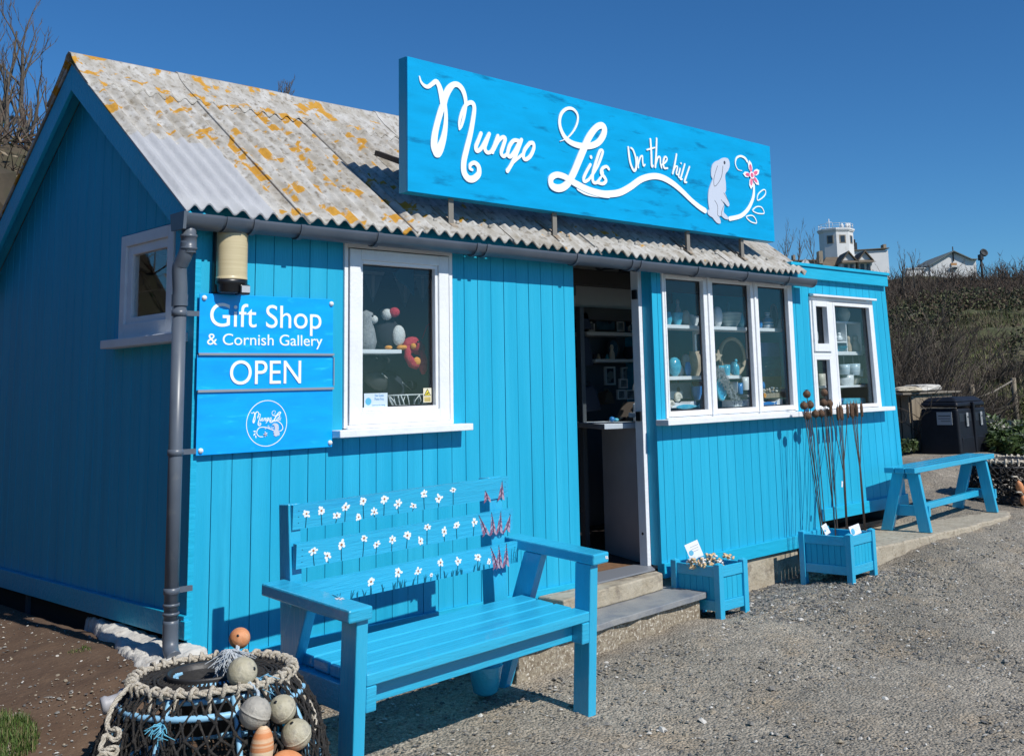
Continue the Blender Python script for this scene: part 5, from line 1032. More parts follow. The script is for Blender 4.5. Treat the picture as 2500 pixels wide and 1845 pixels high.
def item(name, label, cat, box, y, prof, m, cv=c8, n=20, sy=1, extra=None, group=None, zb=None):
    """turned object whose outline fills the given box of the photo at depth y"""
    u0, u1, v0, v1 = box; a = at(*cv((u0+u1)/2, v1), y=y); l = at(*cv(u0, v1), y=y); r = at(*cv(u1, v1), y=y); t = at(*cv((u0+u1)/2, v0), y=y); w_ = (r.x-l.x)/2*.80; h = t.z-a.z
    z = a.z if zb is None else zb
    th = thing(name, label, cat, (a.x, y, z), 0, group); b = MB(); b.lathe([(p[0]*w_ if p[0] else .0004, p[1]*h) for p in prof], (0, 0, 0), n, 1, sy); b.build('body', m, th)
    if extra: extra(th, w_, h)
    return th
BOWL = [(0, 0), (.45, 0), (.5, .05), (.85, .45), (1, .95), (1, 1), (.94, 1), (.78, .5), (.4, .12), (0, .1)]
VASE = [(0, 0), (.5, 0), (.55, .03), (.95, .35), (1, .55), (.8, .82), (.62, .93), (.68, 1), (.6, 1), (.55, .9), (0, .5)]
EGG = [(0, 0), (.4, .02), (.78, .2), (1, .5), (.8, .82), (.4, .97), (0, 1)]
CUP = [(0, 0), (.8, 0), (.85, .03), (.95, .5), (1, 1), (.92, 1), (.85, .1), (0, .08)]
BOT = [(0, 0), (.8, 0), (.95, .08), (1, .45), (.8, .62), (.35, .72), (.3, .8), (.5, .86), (.5, .95), (.25, 1), (0, 1)]
CONE = [(0, 0), (1, 0), (.95, .04), (.25, .85), (.35, .86), (.35, .9), (.2, .93), (0, 1)]
FIG = [(0, 0), (.85, 0), (1, .1), (.9, .4), (.55, .6), (.45, .64), (.62, .75), (.62, .88), (.35, .98), (0, 1)]
def handle(m):
    def f(th, w_, h): b = MB(); b.tube([(w_*.85, 0, h*.3), (w_*1.35, 0, h*.35), (w_*1.45, 0, h*.6), (w_*1.2, 0, h*.82), (w_*.85, 0, h*.8)], w_*.11, 7); b.build('handle', m, th)
    return f
# window left of the door
zs = at(*c6(470, 897), y=.13).z; shelf('window_shelf', 'white shelf behind the left window carrying soft toys', .80, at(*c6(615, 897), y=.12).x, .12, .30, zs)
def soft(name, label, cat, x, y, z): return thing(name, label, cat, (x, y, z))
p = at(*c6(545, 895), y=.19); t = soft('toy_puffin', 'black and white puffin soft toy with red beak on the left window shelf', 'soft toy', p.x, .19, zs)
b = MB(); b.ball((-.02, .02, .085), .075, 18, (1, .8, 1.15)); b.ball((-.045, .0, .19), .038, 14); b.build('body', blfur, t)
b = MB(); b.ball((.012, -.038, .075), .046, 16, (.85, .6, 1.2)); b.build('belly', whfur, t)
b = MB(); b.ball((-.052, -.022, .185), .030, 14); b.build('face', whfur, t)
b = MB(); b.ball((-.022, -.048, .196), .026, 14, (1.2, .8, 1)); b.build('beak', redfur, t)
b = MB(); b.ball((.03, -.05, .012), .022, 10, (1.8, 1, .6)); b.ball((-.055, -.04, .012), .018, 10, (1.2, 1, .6)); b.build('foot', orfur, t)
p = at(*c6(360, 890), y=.18); t = soft('toy_seal', 'grey speckled seal soft toy at the left end of the window shelf', 'soft toy', p.x-.01, .18, zs)
b = MB(); b.lathe([(.001, 0), (.045, .0), (.055, .04), (.045, .10), (.036, .13), (.040, .16), (.034, .19), (.001, .205)], (0, 0, 0), 18); b.build('body', greyfur, t)
b = MB(); b.ball((.028, -.028, .155), .022, 12); b.build('muzzle', whfur, t); b = MB(); b.ball((.014, -.036, .172), .006, 8); b.build('eye', blackp, t)
p = at(*c6(710, 860), y=.13); t = soft('toy_lobster', 'red lobster soft toy with orange belly hanging over the shelf end in the left window', 'soft toy', p.x, .13, p.z)
b = MB(); b.ball((.0, .02, .0), .048, 16, (1.25, .8, .9)); b.ball((.05, .03, -.02), .035, 12, (1.2, .8, 1)); b.build('body', redfur, t)
b = MB(); b.tube([(-.04, 0, -.01), (-.055, -.01, -.06), (-.03, -.02, -.10), (.0, -.025, -.115)], [.018, .020, .026, .020], 10); b.build('claw', redfur, t)
b = MB(); b.tube([(.045, 0, -.03), (.055, -.01, -.08), (.045, -.015, -.13), (.05, -.01, -.155)], [.014, .018, .022, .010], 10); b.build('claw', redfur, t)
b = MB(); b.ball((-.012, -.035, -.09), .020, 10, (1.2, .7, 1.2)); b.ball((-.03, -.028, -.01), .016, 10); b.build('belly', orfur, t)
b = MB(); b.ball((.0, -.030, .012), .007, 8); b.build('eye', blackp, t)
b = MB(); b.tube([(.05, 0, .03), (.075, -.01, .10), (.10, -.01, .115)], .0025, 5); b.build('feeler', redfur, t)
# wire basket at the bottom, stickers on the glass
p = at(*c6(680, 1330), y=.15); t = soft('wire_basket', 'white lattice wire basket at the bottom of the left window', 'basket', p.x, .16, 1.372)
b = MB(); r_ = random.Random(2)
for k in range(22):
    a = k*.286; b.tube([(.10*math.cos(a), .06*math.sin(a), .0), (.115*math.cos(a+r_.uniform(-.15, .15)), .07*math.sin(a), .025), (.13*math.cos(a+r_.uniform(-.2, .2)), .08*math.sin(a), .055)], .0028, 5)
for z_, q in ((0, .10), (.055, .13)): b.tube([(q*math.cos(a), q*.6*math.sin(a), z_) for a in np.linspace(0, 6.283, 25)[:-1]], .0035, 5, close=True)
b.build('lattice', whitec, t)
b = MB(); b.box(.80, 1.41, .035, .36, 1.345, 1.368); b.build('inner_sill', white, hut)
def sticker(name, label, cat, xa, xb, va, vb, base, parts):
    a = at(*c6(xa, vb), y=.015); c = at(*c6(xb, va), y=.015); t = thing(name, label, cat, (a.x, .0182, a.z)); w_, h = c.x-a.x, c.z-a.z
    b = MB(); b.box(0, w_, -.0008, .0, 0, h); b.build('sticker_face', base, t)
    for nm, m, f in parts: b = MB(); f(b, w_, h); b.build(nm, m, t)
    return t, w_, h
circ = lambda cx, cz, r: (lambda b, w_, h: b.prism([(cx*w_+r*h*math.cos(a), cz*h+r*h*math.sin(a)) for a in np.linspace(0, 6.28, 20)[:-1]], 1, -.0014, -.0009))
t, w_, h = sticker('dog_notice', 'white notice with round blue logo stuck in the bottom left corner of the left window', 'sticker', 335, 510, 1220, 1335, plain('pale_blue_card', (.55, .66, .76), .4), [('logo', cardb, circ(.18, .45, .25))])
text_mesh('notice_text', 'Dear Guests', .018, plain('mid_blue_ink', (.10, .30, .52), .5), t, (w_*.64, -.0012, h*.76), width=w_*.38, ext=.0003); text_mesh('notice_text', 'Please Stop', .018, plain('mid_blue_ink2', (.10, .30, .52), .5), t, (w_*.64, -.0012, h*.52), width=w_*.40, ext=.0003); text_mesh('notice_text', 'thank you for visiting', .01, plain('mid_blue_ink3', (.10, .30, .52), .5), t, (w_*.62, -.0012, h*.14), width=w_*.55, ext=.0003)
ylw = plain('warning_yellow', (.75, .62, .05), .5)
sticker('camera_warning_sticker', 'small yellow and cream triangle warning sticker in the bottom right corner of the left window', 'sticker', 778, 838, 1183, 1292, plain('cream_card', (.72, .68, .52), .5), [
    ('black_triangle', blackp, lambda b, w_, h: b.prism([(.06*w_, .46*h), (.94*w_, .46*h), (.5*w_, .96*h)], 1, -.0012, -.0009)), ('yellow_triangle', ylw, lambda b, w_, h: b.prism([(.18*w_, .50*h), (.82*w_, .50*h), (.5*w_, .88*h)], 1, -.0016, -.0013)),
    ('camera_symbol', blackp, lambda b, w_, h: b.prism([(.34*w_, .60*h), (.62*w_, .70*h), (.66*w_, .63*h), (.40*w_, .54*h)], 1, -.0020, -.0017)), ('lower_text_panel', mat('yellow_lines', (.65, .52, .15), (.25, .2, .1), 60, .5, stretch=(.1, 1, 1)), lambda b, w_, h: b.box(.12*w_, .88*w_, -.0013, -.0009, .06*h, .38*h))])
# bunting and a hanging blue fin behind the left window
p = at(*c6(660, 360), y=.30); b = MB(); b.prism([(-.09, .02), (-.03, .06), (.04, .055), (.045, -.10), (.0, -.05), (-.06, -.02)], 1, 0, .012); tag(b.build('hanging_fin', plain('deep_blue_felt', (.01, .12, .22), .8), loc=tuple(p)), 'deep blue fish tail shape hanging in the upper part of the left window', 'hanging ornament')
for k, (u, v) in enumerate(((400, 350), (640, 395), (770, 360))):
    p = at(*c6(u, v), y=.62); t = thing('bunting_flag', ['bunting flag with a dim cross pattern at the left of the window', 'middle dim bunting flag behind the left window', 'right hand dim bunting flag behind the left window'][k], 'bunting flag', tuple(p), 0, 'bunting behind the left window')
    b = MB(); b.prism([(-.09, .06), (.09, .06), (0, -.15)], 1, 0, .004); b.build('flag', plain('dim_flag', (.20, .24, .30), .9), t)
    b = MB(); b.prism([(-.012, .058), (.012, .058), (.008, -.12), (-.008, -.12)], 1, -.001, -.0003); b.prism([(-.08, .03), (.08, .03), (.07, .008), (-.07, .008)], 1, -.0022, -.0012); b.build('cross', plain('flag_cross', (.45, .46, .5), .9), t)
b = MB(); b.tube([(.75, .62, 2.13), (1.6, .62, 2.10), (2.4, .62, 2.13)], .002, 4); tag(b.build('bunting_string', dgrey), 'thin string carrying the bunting behind the left window', 'string')
# plush pile and dark stock below the shelf
for k, (u, v, r_, m, lab) in enumerate([(370, 1010, .07, blfur, 'dark rounded soft toy under the left end of the window shelf'), (420, 1120, .06, dgrey, 'dark grey whale shaped cushion low in the left window'), (560, 1200, .08, navy, 'navy soft bag lying behind the wire basket in the left window')]):
    p = at(*c6(u, v), y=.30); t = thing('soft_stock', lab, 'soft toy', tuple(p)); b = MB(); b.ball((0, 0, 0), r_, 16, (1.5, .8, .8), M=Matrix.Rotation(.5*k, 3, 'Y')); b.ball((r_*1.4, 0, r_*.3), r_*.4, 10, (1.4, .5, .8)); b.build('body', m, t); b = MB(); b.tube([(r_*.2, -r_*.6, r_*.5), (r_*1.0, -r_*.5, -.0)], [.004, .002], 5); b.build('stitching', whfur, t)
# ---- wide window: shelves
def z8(x, v, y): return at(*c8(x, v), y=y).z
YS = .13
zu = z8(600, 585, YS-.02); zl = z8(600, 1032, YS-.02); zi = zg0-.005
for k, (a_, c_, z_, lab) in enumerate([(98, 1168, zu, 'long white upper shelf behind the wide window'), (118, 772, zl, 'white lower shelf behind the wide window')]):
    xa_, xb_ = at(*c8(a_, 800), y=YS-.02).x, at(*c8(c_, 800), y=YS-.02).x; shelf('window_shelf', lab, max(3.24, xa_), xb_, YS-.02, YS+.16, z_, .024)
b = MB(); b.box(3.24, 4.72, .032, .34, zi-.03, zi); b.build('inner_sill', white, hut)
b = MB(); 
for xb_ in (3.9, 4.55): b.prism([(YS+.02, zu-.03), (YS+.16, zu-.03), (YS+.16, zu-.22), (YS+.14, zu-.22), (YS+.14, zu-.05)], 0, xb_, xb_+.02)
b.build('shelf_bracket', shelfm, hut)
W2 = [('blue_bowl', 'half hidden blue white bowl at the far left of the upper shelf', 'bowl', (88, 152, 425, 545), VASE, turq, zu), ('turquoise_vase', 'turquoise open vase second from the left on the upper shelf', 'vase', (152, 250, 430, 548), BOWL, turq, zu),
      ('shell_egg', 'tall mottled pink grey shell third from the left on the upper shelf', 'shell', (240, 316, 400, 548), EGG, cream, zu), ('small_bowl', 'small blue white bowl at the right end of the first window light', 'bowl', (322, 396, 465, 556), BOWL, whitec, zu),
      ('white_shell', 'upright white ribbed shell at the left of the middle light', 'shell', (528, 612, 378, 568), EGG, whitec, zu), ('mixing_bowl', 'large green striped fluted bowl in the middle light on the upper shelf', 'bowl', (590, 775, 440, 578), BOWL, mat('striped_green', (.62, .64, .62), (.16, .28, .27), 3, .3, stretch=(.6, .6, 22)), zu),
      ('round_pot', 'small round blue pot at the left of the third light', 'pot', (938, 975, 522, 590), EGG, bluec, zu), ('striped_bottle', 'blue and white striped bottle with a round white stopper in the third light', 'bottle', (985, 1070, 440, 594), BOT, mat('striped_blue', (.66, .68, .70), (.04, .20, .38), 2.5, .25, stretch=(.3, .3, 24), t2=(.48, .52)), zu),
      ('turquoise_egg', 'shiny turquoise egg ornament on the left of the lower shelf', 'ornament', (118, 235, 842, 1018), EGG, turq, zl), ('blue_vase', 'slim blue glass vase on the lower shelf beside the big tan shell', 'vase', (272, 328, 898, 1028), VASE, bluec, zl),
      ('tan_shell', 'large tan conch like jug on the lower shelf of the first light', 'shell', (300, 425, 805, 1030), VASE, tan, zl), ('grey_shell', 'grey spiky shell behind the blue vase on the lower shelf', 'shell', (240, 315, 800, 925), EGG, greyfur, zl+.06),
      ('blue_cup', 'left of two blue cups on the lower shelf in the middle light', 'cup', (572, 628, 930, 1022), CUP, turq, zl), ('blue_cup', 'right of two blue cups on the lower shelf in the middle light', 'cup', (624, 682, 925, 1022), CUP, turq, zl),
      ('white_cup', 'tall white cup at the right of the middle light, below the lower shelf', 'cup', (795, 852, 1045, 1165), CUP, whitec, None), ('blue_pot', 'blue lidded pot low in the right of the first light', 'pot', (335, 428, 1130, 1255), BOWL, bluec, None)]
W2 += [('grey_vase', 'tall dim grey vase at the back of the upper shelf, first light', 'vase', (180, 240, 300, 545), BOT, greyfur, zu), ('white_jar', 'white jar at the back right of the upper shelf, first light', 'jar', (300, 350, 440, 550), CUP, whitec, zu), ('blue_cone', 'blue cone shaped ornament behind the mixing bowl in the middle light', 'ornament', (640, 700, 330, 575), CONE, teal, zu), ('green_jug', 'dull green jug at the right end of the upper shelf, middle light', 'jug', (745, 812, 450, 580), VASE, teal, zu),
       ('white_pot', 'white pot beside the striped bottle in the third light', 'pot', (1105, 1150, 500, 596), CUP, whitec, zu), ('small_white_jug', 'small white jug behind the turquoise egg on the lower shelf', 'jug', (205, 260, 930, 1028), VASE, whitec, zl), ('pale_dish', 'pale dish at the left end of the lower shelf, middle light', 'dish', (545, 600, 960, 1028), BOWL, whitec, zl), ('sea_green_bottle', 'sea green bottle at the right end of the lower shelf', 'bottle', (715, 765, 880, 1030), BOT, turq, zl),
       ('stacked_dish', 'dark blue dish low in the first light under the shelf end', 'dish', (340, 430, 1085, 1140), BOWL, navy, None), ('white_tumbler', 'white tumbler low behind the grey net in the middle light', 'tumbler', (690, 750, 1090, 1190), CUP, whitec, None), ('blue_tumbler', 'blue tumbler low at the right of the middle light', 'tumbler', (752, 800, 1100, 1200), CUP, bluec, None), ('pebble_bird', 'little white bird ornament at the right of the wooden tray', 'ornament', (1150, 1190, 1150, 1230), EGG, whitec, None), ('small_blue_jar', 'small blue jar left of the wooden tray in the third light', 'jar', (965, 1000, 1090, 1165), VASE, bluec, None)]
for i, (nm, lab, cat, bx, pf, m, zb) in enumerate(W2): item(nm, lab, cat, bx, (YS+.035+.02*(i % 3)) if i < 16 else YS+.10, pf, m, zb=zb, sy=.8)
def disc(name, label, cat, box, y, m, ringm=None, tk=.012, cv=c8, inner=.0):
    u0, u1, v0, v1 = box; c = at(*cv((u0+u1)/2, (v0+v1)/2), y=y); l = at(*cv(u0, (v0+v1)/2), y=y); r = at(*cv(u1, (v0+v1)/2), y=y); t_ = at(*cv((u0+u1)/2, v0), y=y); rx, rz_ = (r.x-l.x)/2*.82, (t_.z-c.z)
    th = thing(name, label, cat, tuple(c)); M = Matrix.Rotation(R(90), 3, 'X'); b = MB(); b.lathe([(.001, .002), (rz_*.6, .0), (rz_*.9, .004), (rz_, .012), (rz_, 0), (rz_*.9, -.008), (.001, -.01)], (0, 0, 0), 30, rx/rz_, 1, M=M); b.build('disc', m, th)
    if ringm: b = MB(); b.tube([(rx*1.02*math.cos(a), -.008, rz_*1.02*math.sin(a)) for a in np.linspace(0, 6.283, 33)[:-1]], rz_*.11, 8, close=True); b.build('rim', ringm, th)
    return th
disc('ring_plate', 'oval blue grey plate standing at the right end of the upper shelf', 'plate', (1040, 1108, 390, 592), YS+.10, dgrey, greyfur)
disc('round_mirror', 'big round dark mirror with a grey rim behind the middle light', 'mirror', (560, 825, 700, 1030), YS+.22, dgrey, tan); disc('blue_plate', 'blue plate standing on the lower shelf right of the blue cups', 'plate', (672, 742, 905, 1028), YS+.10, turq)
disc('blue_dish', 'long bright blue oval dish leaning under the grey net in the middle light', 'dish', (548, 642, 1050, 1250), YS-.02, mat('bright_blue_glass', (.0, .22, .48), (.05, .40, .6), 8, .1), turq)
# star fish ornament
p = at(*c8(572, 858), y=YS+.03); b = MB(); b.prism([((.05 if k % 2 == 0 else .022)*math.cos(R(36*k+14)), (.05 if k % 2 == 0 else .022)*math.sin(R(36*k+14))) for k in range(10)], 1, -.008, .008); tag(b.build('starfish', tan, loc=tuple(p), bevel=.004), 'tan starfish ornament above the blue cups beside the left mullion', 'starfish')
# seascape painting, pebbles, wooden tray
a, c = at(*c8(958, 1190), y=YS+.12), at(*c8(1128, 735), y=YS+.12); t = thing('seascape_painting', 'seascape painting of blue sea and sandy beach in the third light of the wide window', 'painting', (a.x, YS+.12, a.z)); w_, h = c.x-a.x, c.z-a.z
for nm, m, z0_, z1_ in (('sky_band', mat('painted_sky', (.10, .22, .50), (.22, .34, .66), 6, .5), .72, 1), ('sea_band', mat('painted_sea', (.006, .14, .30), (.03, .32, .46), 7, .4, stretch=(1, 1, 4), c3=(.6, .68, .7), s3=16, t3=(.62, .68)), .32, .7195), ('beach_band', mat('painted_sand', (.34, .27, .18), (.44, .36, .25), 20, .7), .0, .3195)):
    b = MB(); b.box(0, w_, 0, .012, h*z0_, h*z1_); b.build(nm, m, t)
pebm = [plain('pebble_white', (.6, .58, .54)), plain('pebble_slate', (.10, .13, .17)), plain('pebble_tan', (.40, .32, .24))]
a, c = at(*c8(972, 1240), y=YS), at(*c8(1160, 1188), y=YS); t = thing('wooden_tray', 'small wooden tray holding pebbles under the seascape painting', 'tray', (a.x, YS, a.z)); b = MB(); w_ = c.x-a.x; h = c.z-a.z; b.box(0, w_, -.03, -.018, 0, h); b.box(0, w_, .05, .06, 0, h); b.box(0, .01, -.018, .05, 0, h); b.box(w_-.01, w_, -.018, .05, 0, h); b.box(.01, w_-.01, -.018, .05, 0, .01); b.build('tray_box', timber, t, bevel=.002)
b = MB(); r_ = random.Random(8)
for k in range(90): b.mt(r_.randrange(3)).ball((r_.uniform(.01, w_-.01), r_.uniform(-.02, .05), h+r_.uniform(-.005, .038)), r_.uniform(.007, .014), 7, (1.3, 1, .7))
o = b.build('pebbles', pebm); o.location = (a.x, YS, a.z); tag(o, 'heap of small sea pebbles piled in the wooden tray in the third light', 'pebbles', kind='stuff')
p = at(*c8(998, 1215), y=YS-.04); t = thing('orange_flower', 'tiny orange felt flower on the front of the wooden tray', 'ornament', tuple(p)); b = MB()
for k in range(5): b.ball((.011*math.cos(k*1.257), 0, .011*math.sin(k*1.257)), .008, 8, (1, .5, 1))
b.build('petals', orfur, t)
def fish(name, label, box, y, m, cv=c8, flip=1):
    u0, u1, v0, v1 = box; a, c = at(*cv(u0, v1), y=y), at(*cv(u1, v0), y=y); L = (c.x-a.x); H = c.z-a.z; th = thing(name, label, 'fish ornament', ((a.x+c.x)/2, y, (a.z+c.z)/2)); b = MB()
    b.lathe([(.001, -.5*L), (H*.25, -.42*L), (H*.45, -.2*L), (H*.42, .05*L), (H*.2, .3*L), (H*.10, .38*L)], (0, 0, 0), 14, 1, .5, M=Matrix.Rotation(R(90)*flip, 3, 'Y')); b.build('body', m, th)
    b = MB(); s = flip; b.prism([(s*.36*L, 0), (s*.5*L, H*.45), (s*.46*L, 0), (s*.5*L, -H*.45)], 1, -.003, .003); b.build('tail', m, th)
fish('glass_fish', 'long blue glass fish lying on the white tray at bottom left of the wide window', (190, 408, 1285, 1345), YS-.05, turq); fish('glass_fish', 'blue glass fish lying at the bottom of the third light', (978, 1105, 1262, 1315), YS-.05, bluec); fish('wooden_bird', 'small grey and white bird shaped ornament low in the middle light', (752, 850, 1195, 1245), YS, greyfur, flip=-1)
for k, (u0, u1, v0, v1, lab) in enumerate([(125, 372, 1265, 1330, 'long white block at bottom left of the wide window'), (712, 850, 1245, 1318, 'white folded display block at the bottom of the middle light'), (978, 1160, 1240, 1305, 'white notched display block at the bottom of the third light')]):
    a, c = at(*c8(u0, v1), y=YS-.03), at(*c8(u1, v0), y=YS-.03); w_, h = c.x-a.x, c.z-a.z; b = MB(); b.prism([(0, 0), (w_, 0), (w_, h), (w_*.85, h), (w_*.75, h*.55), (w_*.1, h*.55 if k else h), (0, h)], 1, 0, .10); tag(b.build('display_block', shelfm, loc=(a.x, YS-.03, max(a.z, zi+.001)), bevel=.003), lab, 'display block')
p = at(*c8(195, 1240), y=YS-.02); t = thing('nautilus_shell', 'cream coiled nautilus shell at the bottom left of the wide window', 'shell', tuple(p)); b = MB(); b.tube([(.0+.034*math.exp(-.16*a)*math.cos(a), -.012*math.exp(-.1*a)*a*.3, .034*math.exp(-.16*a)*math.sin(a)) for a in np.linspace(0, 14, 50)], [.020*math.exp(-.16*a) for a in np.linspace(0, 14, 50)], 10); b.build('coil', cream, t)
p = at(*c8(140, 1300), y=YS-.06); t = thing('nautilus_shell', 'second ribbed cream shell cut by the left edge of the wide window', 'shell', (p.x, p.y, p.z)); b = MB(); b.tube([(.026*math.exp(-.16*a)*math.cos(a), 0, .026*math.exp(-.16*a)*math.sin(a)) for a in np.linspace(0, 12, 40)], [.016*math.exp(-.16*a) for a in np.linspace(0, 12, 40)], 10); b.build('coil', cream, t)
# dark box lantern, grey net with cork
a, c = at(*c8(130, 1250), y=YS+.06), at(*c8(325, 1095), y=YS+.06); t = thing('driftwood_lantern', 'dark blue grey box lantern with round hole and handle in the first light', 'lantern', (a.x, YS+.06, a.z)); w_, h = c.x-a.x, c.z-a.z
b = MB(); b.box(0, w_, 0, .09, 0, h); b.build('body', plain('slate_blue', (.07, .11, .15), .6), t, bevel=.004); b = MB(); b.tube([(w_*.3, .04, h), (w_*.32, .04, h*1.35), (w_*.6, .04, h*1.35), (w_*.62, .04, h)], .005, 6); b.build('handle', dgrey, t); b = MB(); b.prism([(w_*.4+.018*math.cos(q), h*.55+.022*math.sin(q)) for q in np.linspace(0, 6.28, 16)[:-1]], 1, -.002, -.0005); b.build('round_hole', blackp, t)
b = MB(); r_ = random.Random(4)
for k in range(420):
    tt = r_.random(); u = 555+(tt**1.2)*190+r_.uniform(-25, 60)*(1-tt*.2); v = 955+tt*330+r_.uniform(-20, 20); p = at(*c8(u, v), y=YS-.05+r_.uniform(-.01, .02)); d = Vector((r_.uniform(-1, 1), r_.uniform(-.4, .4), r_.uniform(-1, 1))).normalized()*.014; b.tube([p-d, p+Vector((r_.uniform(-.006, .006), 0, r_.uniform(-.006, .006))), p+d], .0022, 4, cap=False)
tag(b.build('grey_net', plain('grey_net_twine', (.28, .31, .34), .9)), 'bunched grey fishing net draped down the middle light of the wide window', 'net')
# ---- annex window goods
YA = .13
def bx(u0, u1, v0, v1, y): a, c = at(*c8(u0, v1), y=y), at(*c8(u1, v0), y=y); return a.x, c.x, a.z, c.z
x0_, x1_, z0_, z1_ = bx(1652, 1872, 548, 826, YA); t = thing('box_frame', 'white open box frame with a divider standing in the annex window', 'box frame', (x0_, YA, z0_)); w_, h = x1_-x0_, z1_-z0_
b = MB(); b.box(0, .012, 0, .12, 0, h); b.box(w_-.012, w_, 0, .12, 0, h); b.box(.012, w_-.012, 0, .12, 0, .012); b.box(.012, w_-.012, 0, .12, h-.012, h); b.box(w_*.40, w_*.40+.012, 0, .12, .012, h-.012); b.box(.012, w_*.40, 0, .12, h*.32, h*.32+.012); b.build('frame', shelfm, t, bevel=.001)
zsa = z8(1700, 830, YA); zsb = z8(1700, 1122, YA)
shelf('window_shelf', 'white shelf in the annex window under the box frame', at(*c8(1625, 840), y=YA).x, 5.99, YA-.01, YA+.16, z0_-.002, .015); shelf('window_shelf', 'lower white scalloped shelf in the annex window', at(*c8(1655, 1120), y=YA).x, 6.02, YA-.01, YA+.16, zsb, .018); shelf('window_shelf', 'short white shelf in the lower left light of the annex window', 5.02, at(*c8(1570, 1130), y=YA).x, YA-.01, YA+.14, z8(1500, 1128, YA), .014)
AW = [('white_vase', 'tall pale vase standing on top of the white box frame', 'vase', (1678, 1765, 412, 545), VASE, cream, z1_), ('wooden_lighthouse', 'slender white wooden lighthouse beside the annex mullion', 'ornament', (1590, 1650, 470, 690), CONE, whitec, None), ('small_figure', 'small white figure with round head left of the box frame divider', 'figurine', (1655, 1700, 640, 712), FIG, whitec, None), ('tan_figurine', 'narrow tan figurine just right of the box frame divider', 'figurine', (1745, 1785, 672, 815), FIG, tan, z0_+.013), ('tan_figurine', 'stout cream figurine inside the right of the box frame', 'figurine', (1795, 1862, 662, 815), FIG, cream, z0_+.013), ('teal_dish', 'teal dish in the lower left cell of the box frame', 'dish', (1622, 1735, 768, 815), BOWL, teal, z0_+.013),
      ('striped_bowl', 'grey striped bowl at the left of the lower annex shelf', 'bowl', (1680, 1768, 1050, 1115), BOWL, whitec, zsb), ('tan_bowl', 'tan bowl in the middle of the lower annex shelf', 'bowl', (1785, 1860, 1052, 1115), BOWL, cream, zsb), ('pale_bowl', 'pale blue bowl at the right of the lower annex shelf', 'bowl', (1868, 1938, 1055, 1115), BOWL, turq, zsb), ('cream_beaker', 'left cream beaker in the lower left light of the annex window', 'beaker', (1438, 1476, 1020, 1125), CUP, cream, None), ('cream_beaker', 'right cream beaker in the lower left light of the annex window', 'beaker', (1478, 1552, 1015, 1125), CUP, cream, None)]
AW += [('blue_mug', 'blue mug at the left end of the shelf under the box frame', 'mug', (1628, 1668, 770, 832), CUP, turq, zsa), ('white_teapot', 'white pot at the right end of the shelf beside the box frame', 'pot', (1878, 1912, 755, 832), VASE, whitec, zsa), ('white_stack', 'stack of white dishes at the back of the lower annex shelf', 'dishes', (1720, 1800, 1020, 1112), CUP, whitec, zsb), ('dark_dish', 'dark blue dish low behind the bulrush stakes in the annex window', 'dish', (1660, 1720, 1240, 1310), BOWL, bluec, None)]
for i, (nm, lab, cat, bx_, pf, m, zb) in enumerate(AW): item(nm, lab, cat, bx_, YA+.05, pf, m, zb=zb, sy=.8)
for (u0, u1, v0, v1, lab) in ((1690, 1760, 930, 1025, 'leftmost hanging white jug under the annex shelf'), (1768, 1850, 925, 1030, 'middle hanging white jug with blue bands under the annex shelf'), (1845, 1888, 975, 1040, 'small hanging white jug at the right under the annex shelf')):
    t = item('hanging_jug', lab, 'jug', (u0, u1, v0, v1), YA+.03, CUP, mat('banded_white', (.62, .66, .68), (.30, .45, .55), 3, .3, stretch=(.3, .3, 14)), extra=handle(whitec), group='jugs hanging in the annex window'); b = MB(); b.tube([(0, 0, .06), (0, 0, zsa-t.location.z)], .002, 4); b.build('hook', steel, t)
x0_, x1_, z0_, z1_ = bx(1715, 1920, 1228, 1310, YA); b = MB(); b.prism([(0, 0), (x1_-x0_, 0), (x1_-x0_-.01, (z1_-z0_)*.9), (.03, z1_-z0_)], 1, 0, .02); tag(b.build('blue_tray', turq, loc=(x0_, YA, z0_), bevel=.006), 'blue tray leaning at the bottom of the annex window', 'tray')
b = MB(); b.box(5.02, 6.02, .032, .30, 1.19, 1.245); b.build('inner_sill', white, hut)
disc('lamp_shade', 'curved black and white ornament in the small upper light of the annex window', 'ornament', (1405, 1475, 600, 745), YA+.05, dgrey, whitec)
# ---- seen through the doorway
YB = 1.62
def bd(u0, u1, v0, v1, y): a, c = at(*cD(u0, v1), y=y), at(*cD(u1, v0), y=y); return a.x, c.x, a.z, c.z
zd1 = at(*cD(400, 672), y=YB).z; zd2 = at(*cD(400, 930), y=YB).z; xd0, xd1 = at(*cD(130, 800), y=YB).x, at(*cD(700, 800), y=YB).x
shelf('wall_shelf', 'upper wooden wall shelf seen deep inside through the doorway', xd0, xd1+.3, YB, YB+.23, zd1, .03); shelf('wall_shelf', 'lower pale wall shelf seen deep inside through the doorway', xd0+.1, xd1+.3, YB, YB+.23, zd2, .025)
def picture(label, box, y, m, fm_=shelfm, group=None):
    x0, x1, z0, z1 = bd(*box, y); w_, h = x1-x0, z1-z0; t = thing('picture_frame', label, 'picture frame', (x0, y, z0), 0, group); b = MB(); e = min(w_, h)*.13; frame(b, 0, w_, 0, h, e, 0, .02); b.build('frame', fm_, t); b = MB(); b.box(e, w_-e, .008, .014, e, h-e); b.build('picture', m, t)
px1 = mat('dark_blue_print', (.02, .07, .12), (.06, .14, .20), 14, .5); px2 = mat('grey_print_a', (.10, .12, .14), (.25, .26, .27), 24, .5)
